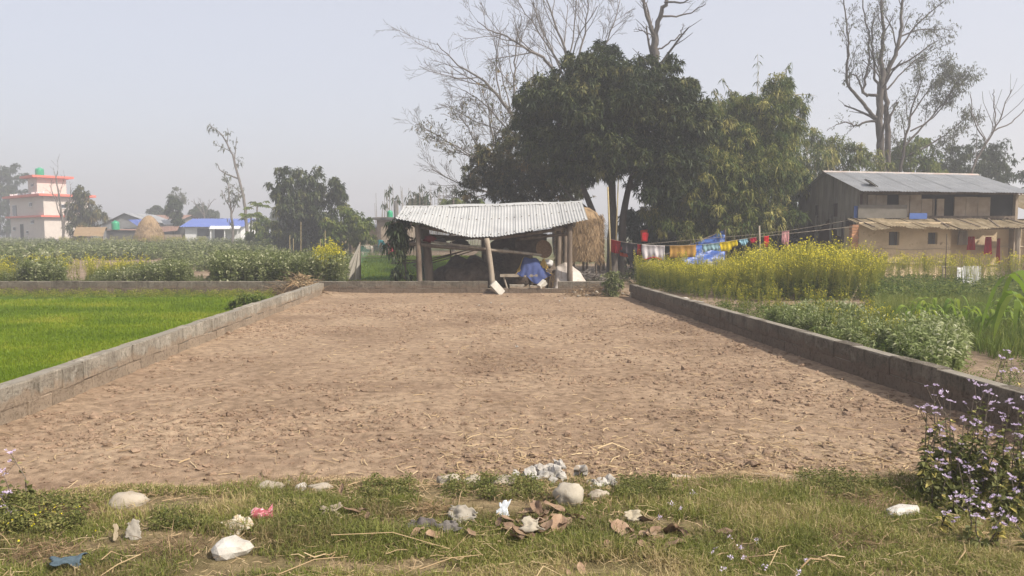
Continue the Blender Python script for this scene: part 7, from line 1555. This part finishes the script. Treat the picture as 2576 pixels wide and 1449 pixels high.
fl = [(2348, 968, 4.9), (2372, 990, 4.9), (2390, 1010, 4.8), (2332, 1022, 4.9), (2355, 1028, 4.8), (2452, 965, 5.0), (2478, 970, 5.0), (2490, 985, 4.9), (2450, 1000, 4.9), (2500, 1015, 4.8), (2538, 1010, 4.7), (2560, 1030, 4.6), (2360, 1070, 4.7), (2342, 1085, 4.7), (2425, 1060, 4.7), (2460, 1062, 4.7), (2490, 1080, 4.6), (2515, 1100, 4.5), (2555, 1070, 4.5), (2570, 1100, 4.5), (2340, 1140, 4.6), (2395, 1080, 4.8), (2410, 1160, 4.5), (2540, 1130, 4.5), (2440, 1180, 4.4), (2505, 1170, 4.4), (2475, 1140, 4.6), (2585, 1150, 4.4), (2380, 1200, 4.5), (2545, 1200, 4.3), (2400, 1250, 4.3), (2450, 1230, 4.5), (2500, 1250, 4.3), (2560, 1240, 4.2), (2580, 1210, 4.2), (2360, 1180, 4.7), (2420, 1120, 4.8), (2525, 1050, 4.9), (2580, 1000, 4.8), (2590, 1060, 4.8), (2390, 1140, 4.7), (2470, 1210, 4.6)]
weed('tall lilac flowering weeds crowding the right foreground corner', gr(2460, 1380)[:2], fl, r, 58, .1)
weed('small yellowing lilac weed in front of the tall flowering clump', gr(2470, 1400)[:2], [(2430, 1255, 3.95), (2480, 1275, 3.9), (2520, 1290, 3.85), (2455, 1300, 3.85), (2380, 1290, 4.1), (2550, 1310, 3.8)], r, 20, .5)
weed('lilac weed standing behind the right wall end', gr(2530, 960)[:2], [(2520, 900, 7.2), (2545, 905, 7.1), (2515, 935, 7.0), (2555, 930, 7.0), (2535, 885, 7.3)], r, 22, .03)
weed('lilac flowering weed at the left foreground edge', gr(15, 1290)[:2], [(24, 1136, 4.55), (6, 1186, 4.4), (-14, 1170, 4.4), (16, 1240, 4.4), (-10, 1235, 4.3), (34, 1280, 4.4), (8, 1275, 4.3)], r, 24, .2)
t = MB(); ts = MB()
for a_, b_ in ((1745, 1240), (1690, 1268), (1712, 1280), (1660, 1300), (1800, 1380), (1835, 1350), (1862, 1378), (1905, 1358), (1840, 1400), (1870, 1402), (1925, 1425), (2010, 1440), (1820, 1432), (1790, 1390), (2030, 1410)):
    g_ = gr(a_, b_, .1); ts.soup(thick([(g_[0], g_[1], .03), g_], .002), .4); n = 14; t.soup(leafquads(g_ + r.normal(0, .006, (n, 3)), r.normal(0, 1, (n, 3)), .012, .008, r, 0), r.uniform(.2, 1, n))
o = thing('grass_flowers', 'tiny lilac flowers dotted through the right foreground grass', 'flowers', (1.2, 3.9, .05)); tag(t.build('blooms', M['lilac'], o), kind='stuff'); tag(ts.build('stems', M['weed_leaf'], o), kind='stuff')
P = gr(60, 1330, .05)[None] + r.normal(0, 1, (60, 3)) * (.18, .12, .02); P[:, 2] = .09 + r.uniform(0, .04, 60); tag(MB().soup(leafquads(P, r.normal(0, 1, (60, 3)), .014, .012, r, 0), .5).build('yellow_blooms', M['mustard_flower']), 'tiny yellow blooms in the grass at the left edge', 'flowers', kind='stuff')
n = 240; P = fill([gr(-40, 1270)[:2], gr(220, 1290)[:2], gr(200, 1370)[:2], gr(-60, 1370)[:2]], n, r); P3 = np.column_stack([P, np.full(n, .05)]); mb = MB(); scatter(mb, HP, P3, r.uniform(.2, .4, n), r, .2)
P = np.concatenate([fill([gr(a_ - 70, b_ + 30)[:2], gr(a_ + 70, b_ + 30)[:2], gr(a_ + 60, b_ - 20)[:2], gr(a_ - 60, b_ - 20)[:2]], 110, r) for a_, b_ in ((980, 1250), (1180, 1250), (1300, 1250), (1620, 1250), (2060, 1235), (2150, 1250), (700, 1300), (780, 1340), (450, 1330))]); scatter(mb, HP, np.column_stack([P, np.full(len(P), .045)]), r.uniform(.14, .32, len(P)), r, .2)
tag(mb.build('verge_herbs', M['herb']), 'leafy green herbs growing through the verge grass', 'herbs', kind='stuff')

# ------------------------------------------------------------------ the hazy air
hz = MB().box((0, 235, 12.5), (900, 640, 29)).build('haze', None)
hm = bpy.data.materials.new('haze_air'); hm.use_nodes = True; hn, hl = hm.node_tree.nodes, hm.node_tree.links; hn.clear()
pv = hn.new('ShaderNodeVolumePrincipled'); pv.inputs['Color'].default_value = (.92, .92, .95, 1); pv.inputs['Density'].default_value = 0.0037; pv.inputs['Anisotropy'].default_value = 0.2
ho = hn.new('ShaderNodeOutputMaterial'); hl.new(pv.outputs[0], ho.inputs['Volume']); hz.data.materials.clear(); hz.data.materials.append(hm)
tag(hz, 'thin pale spring haze hanging over the whole place', 'haze', kind='stuff')
for o in bpy.data.objects:
    if '_o' in o: del o['_o']
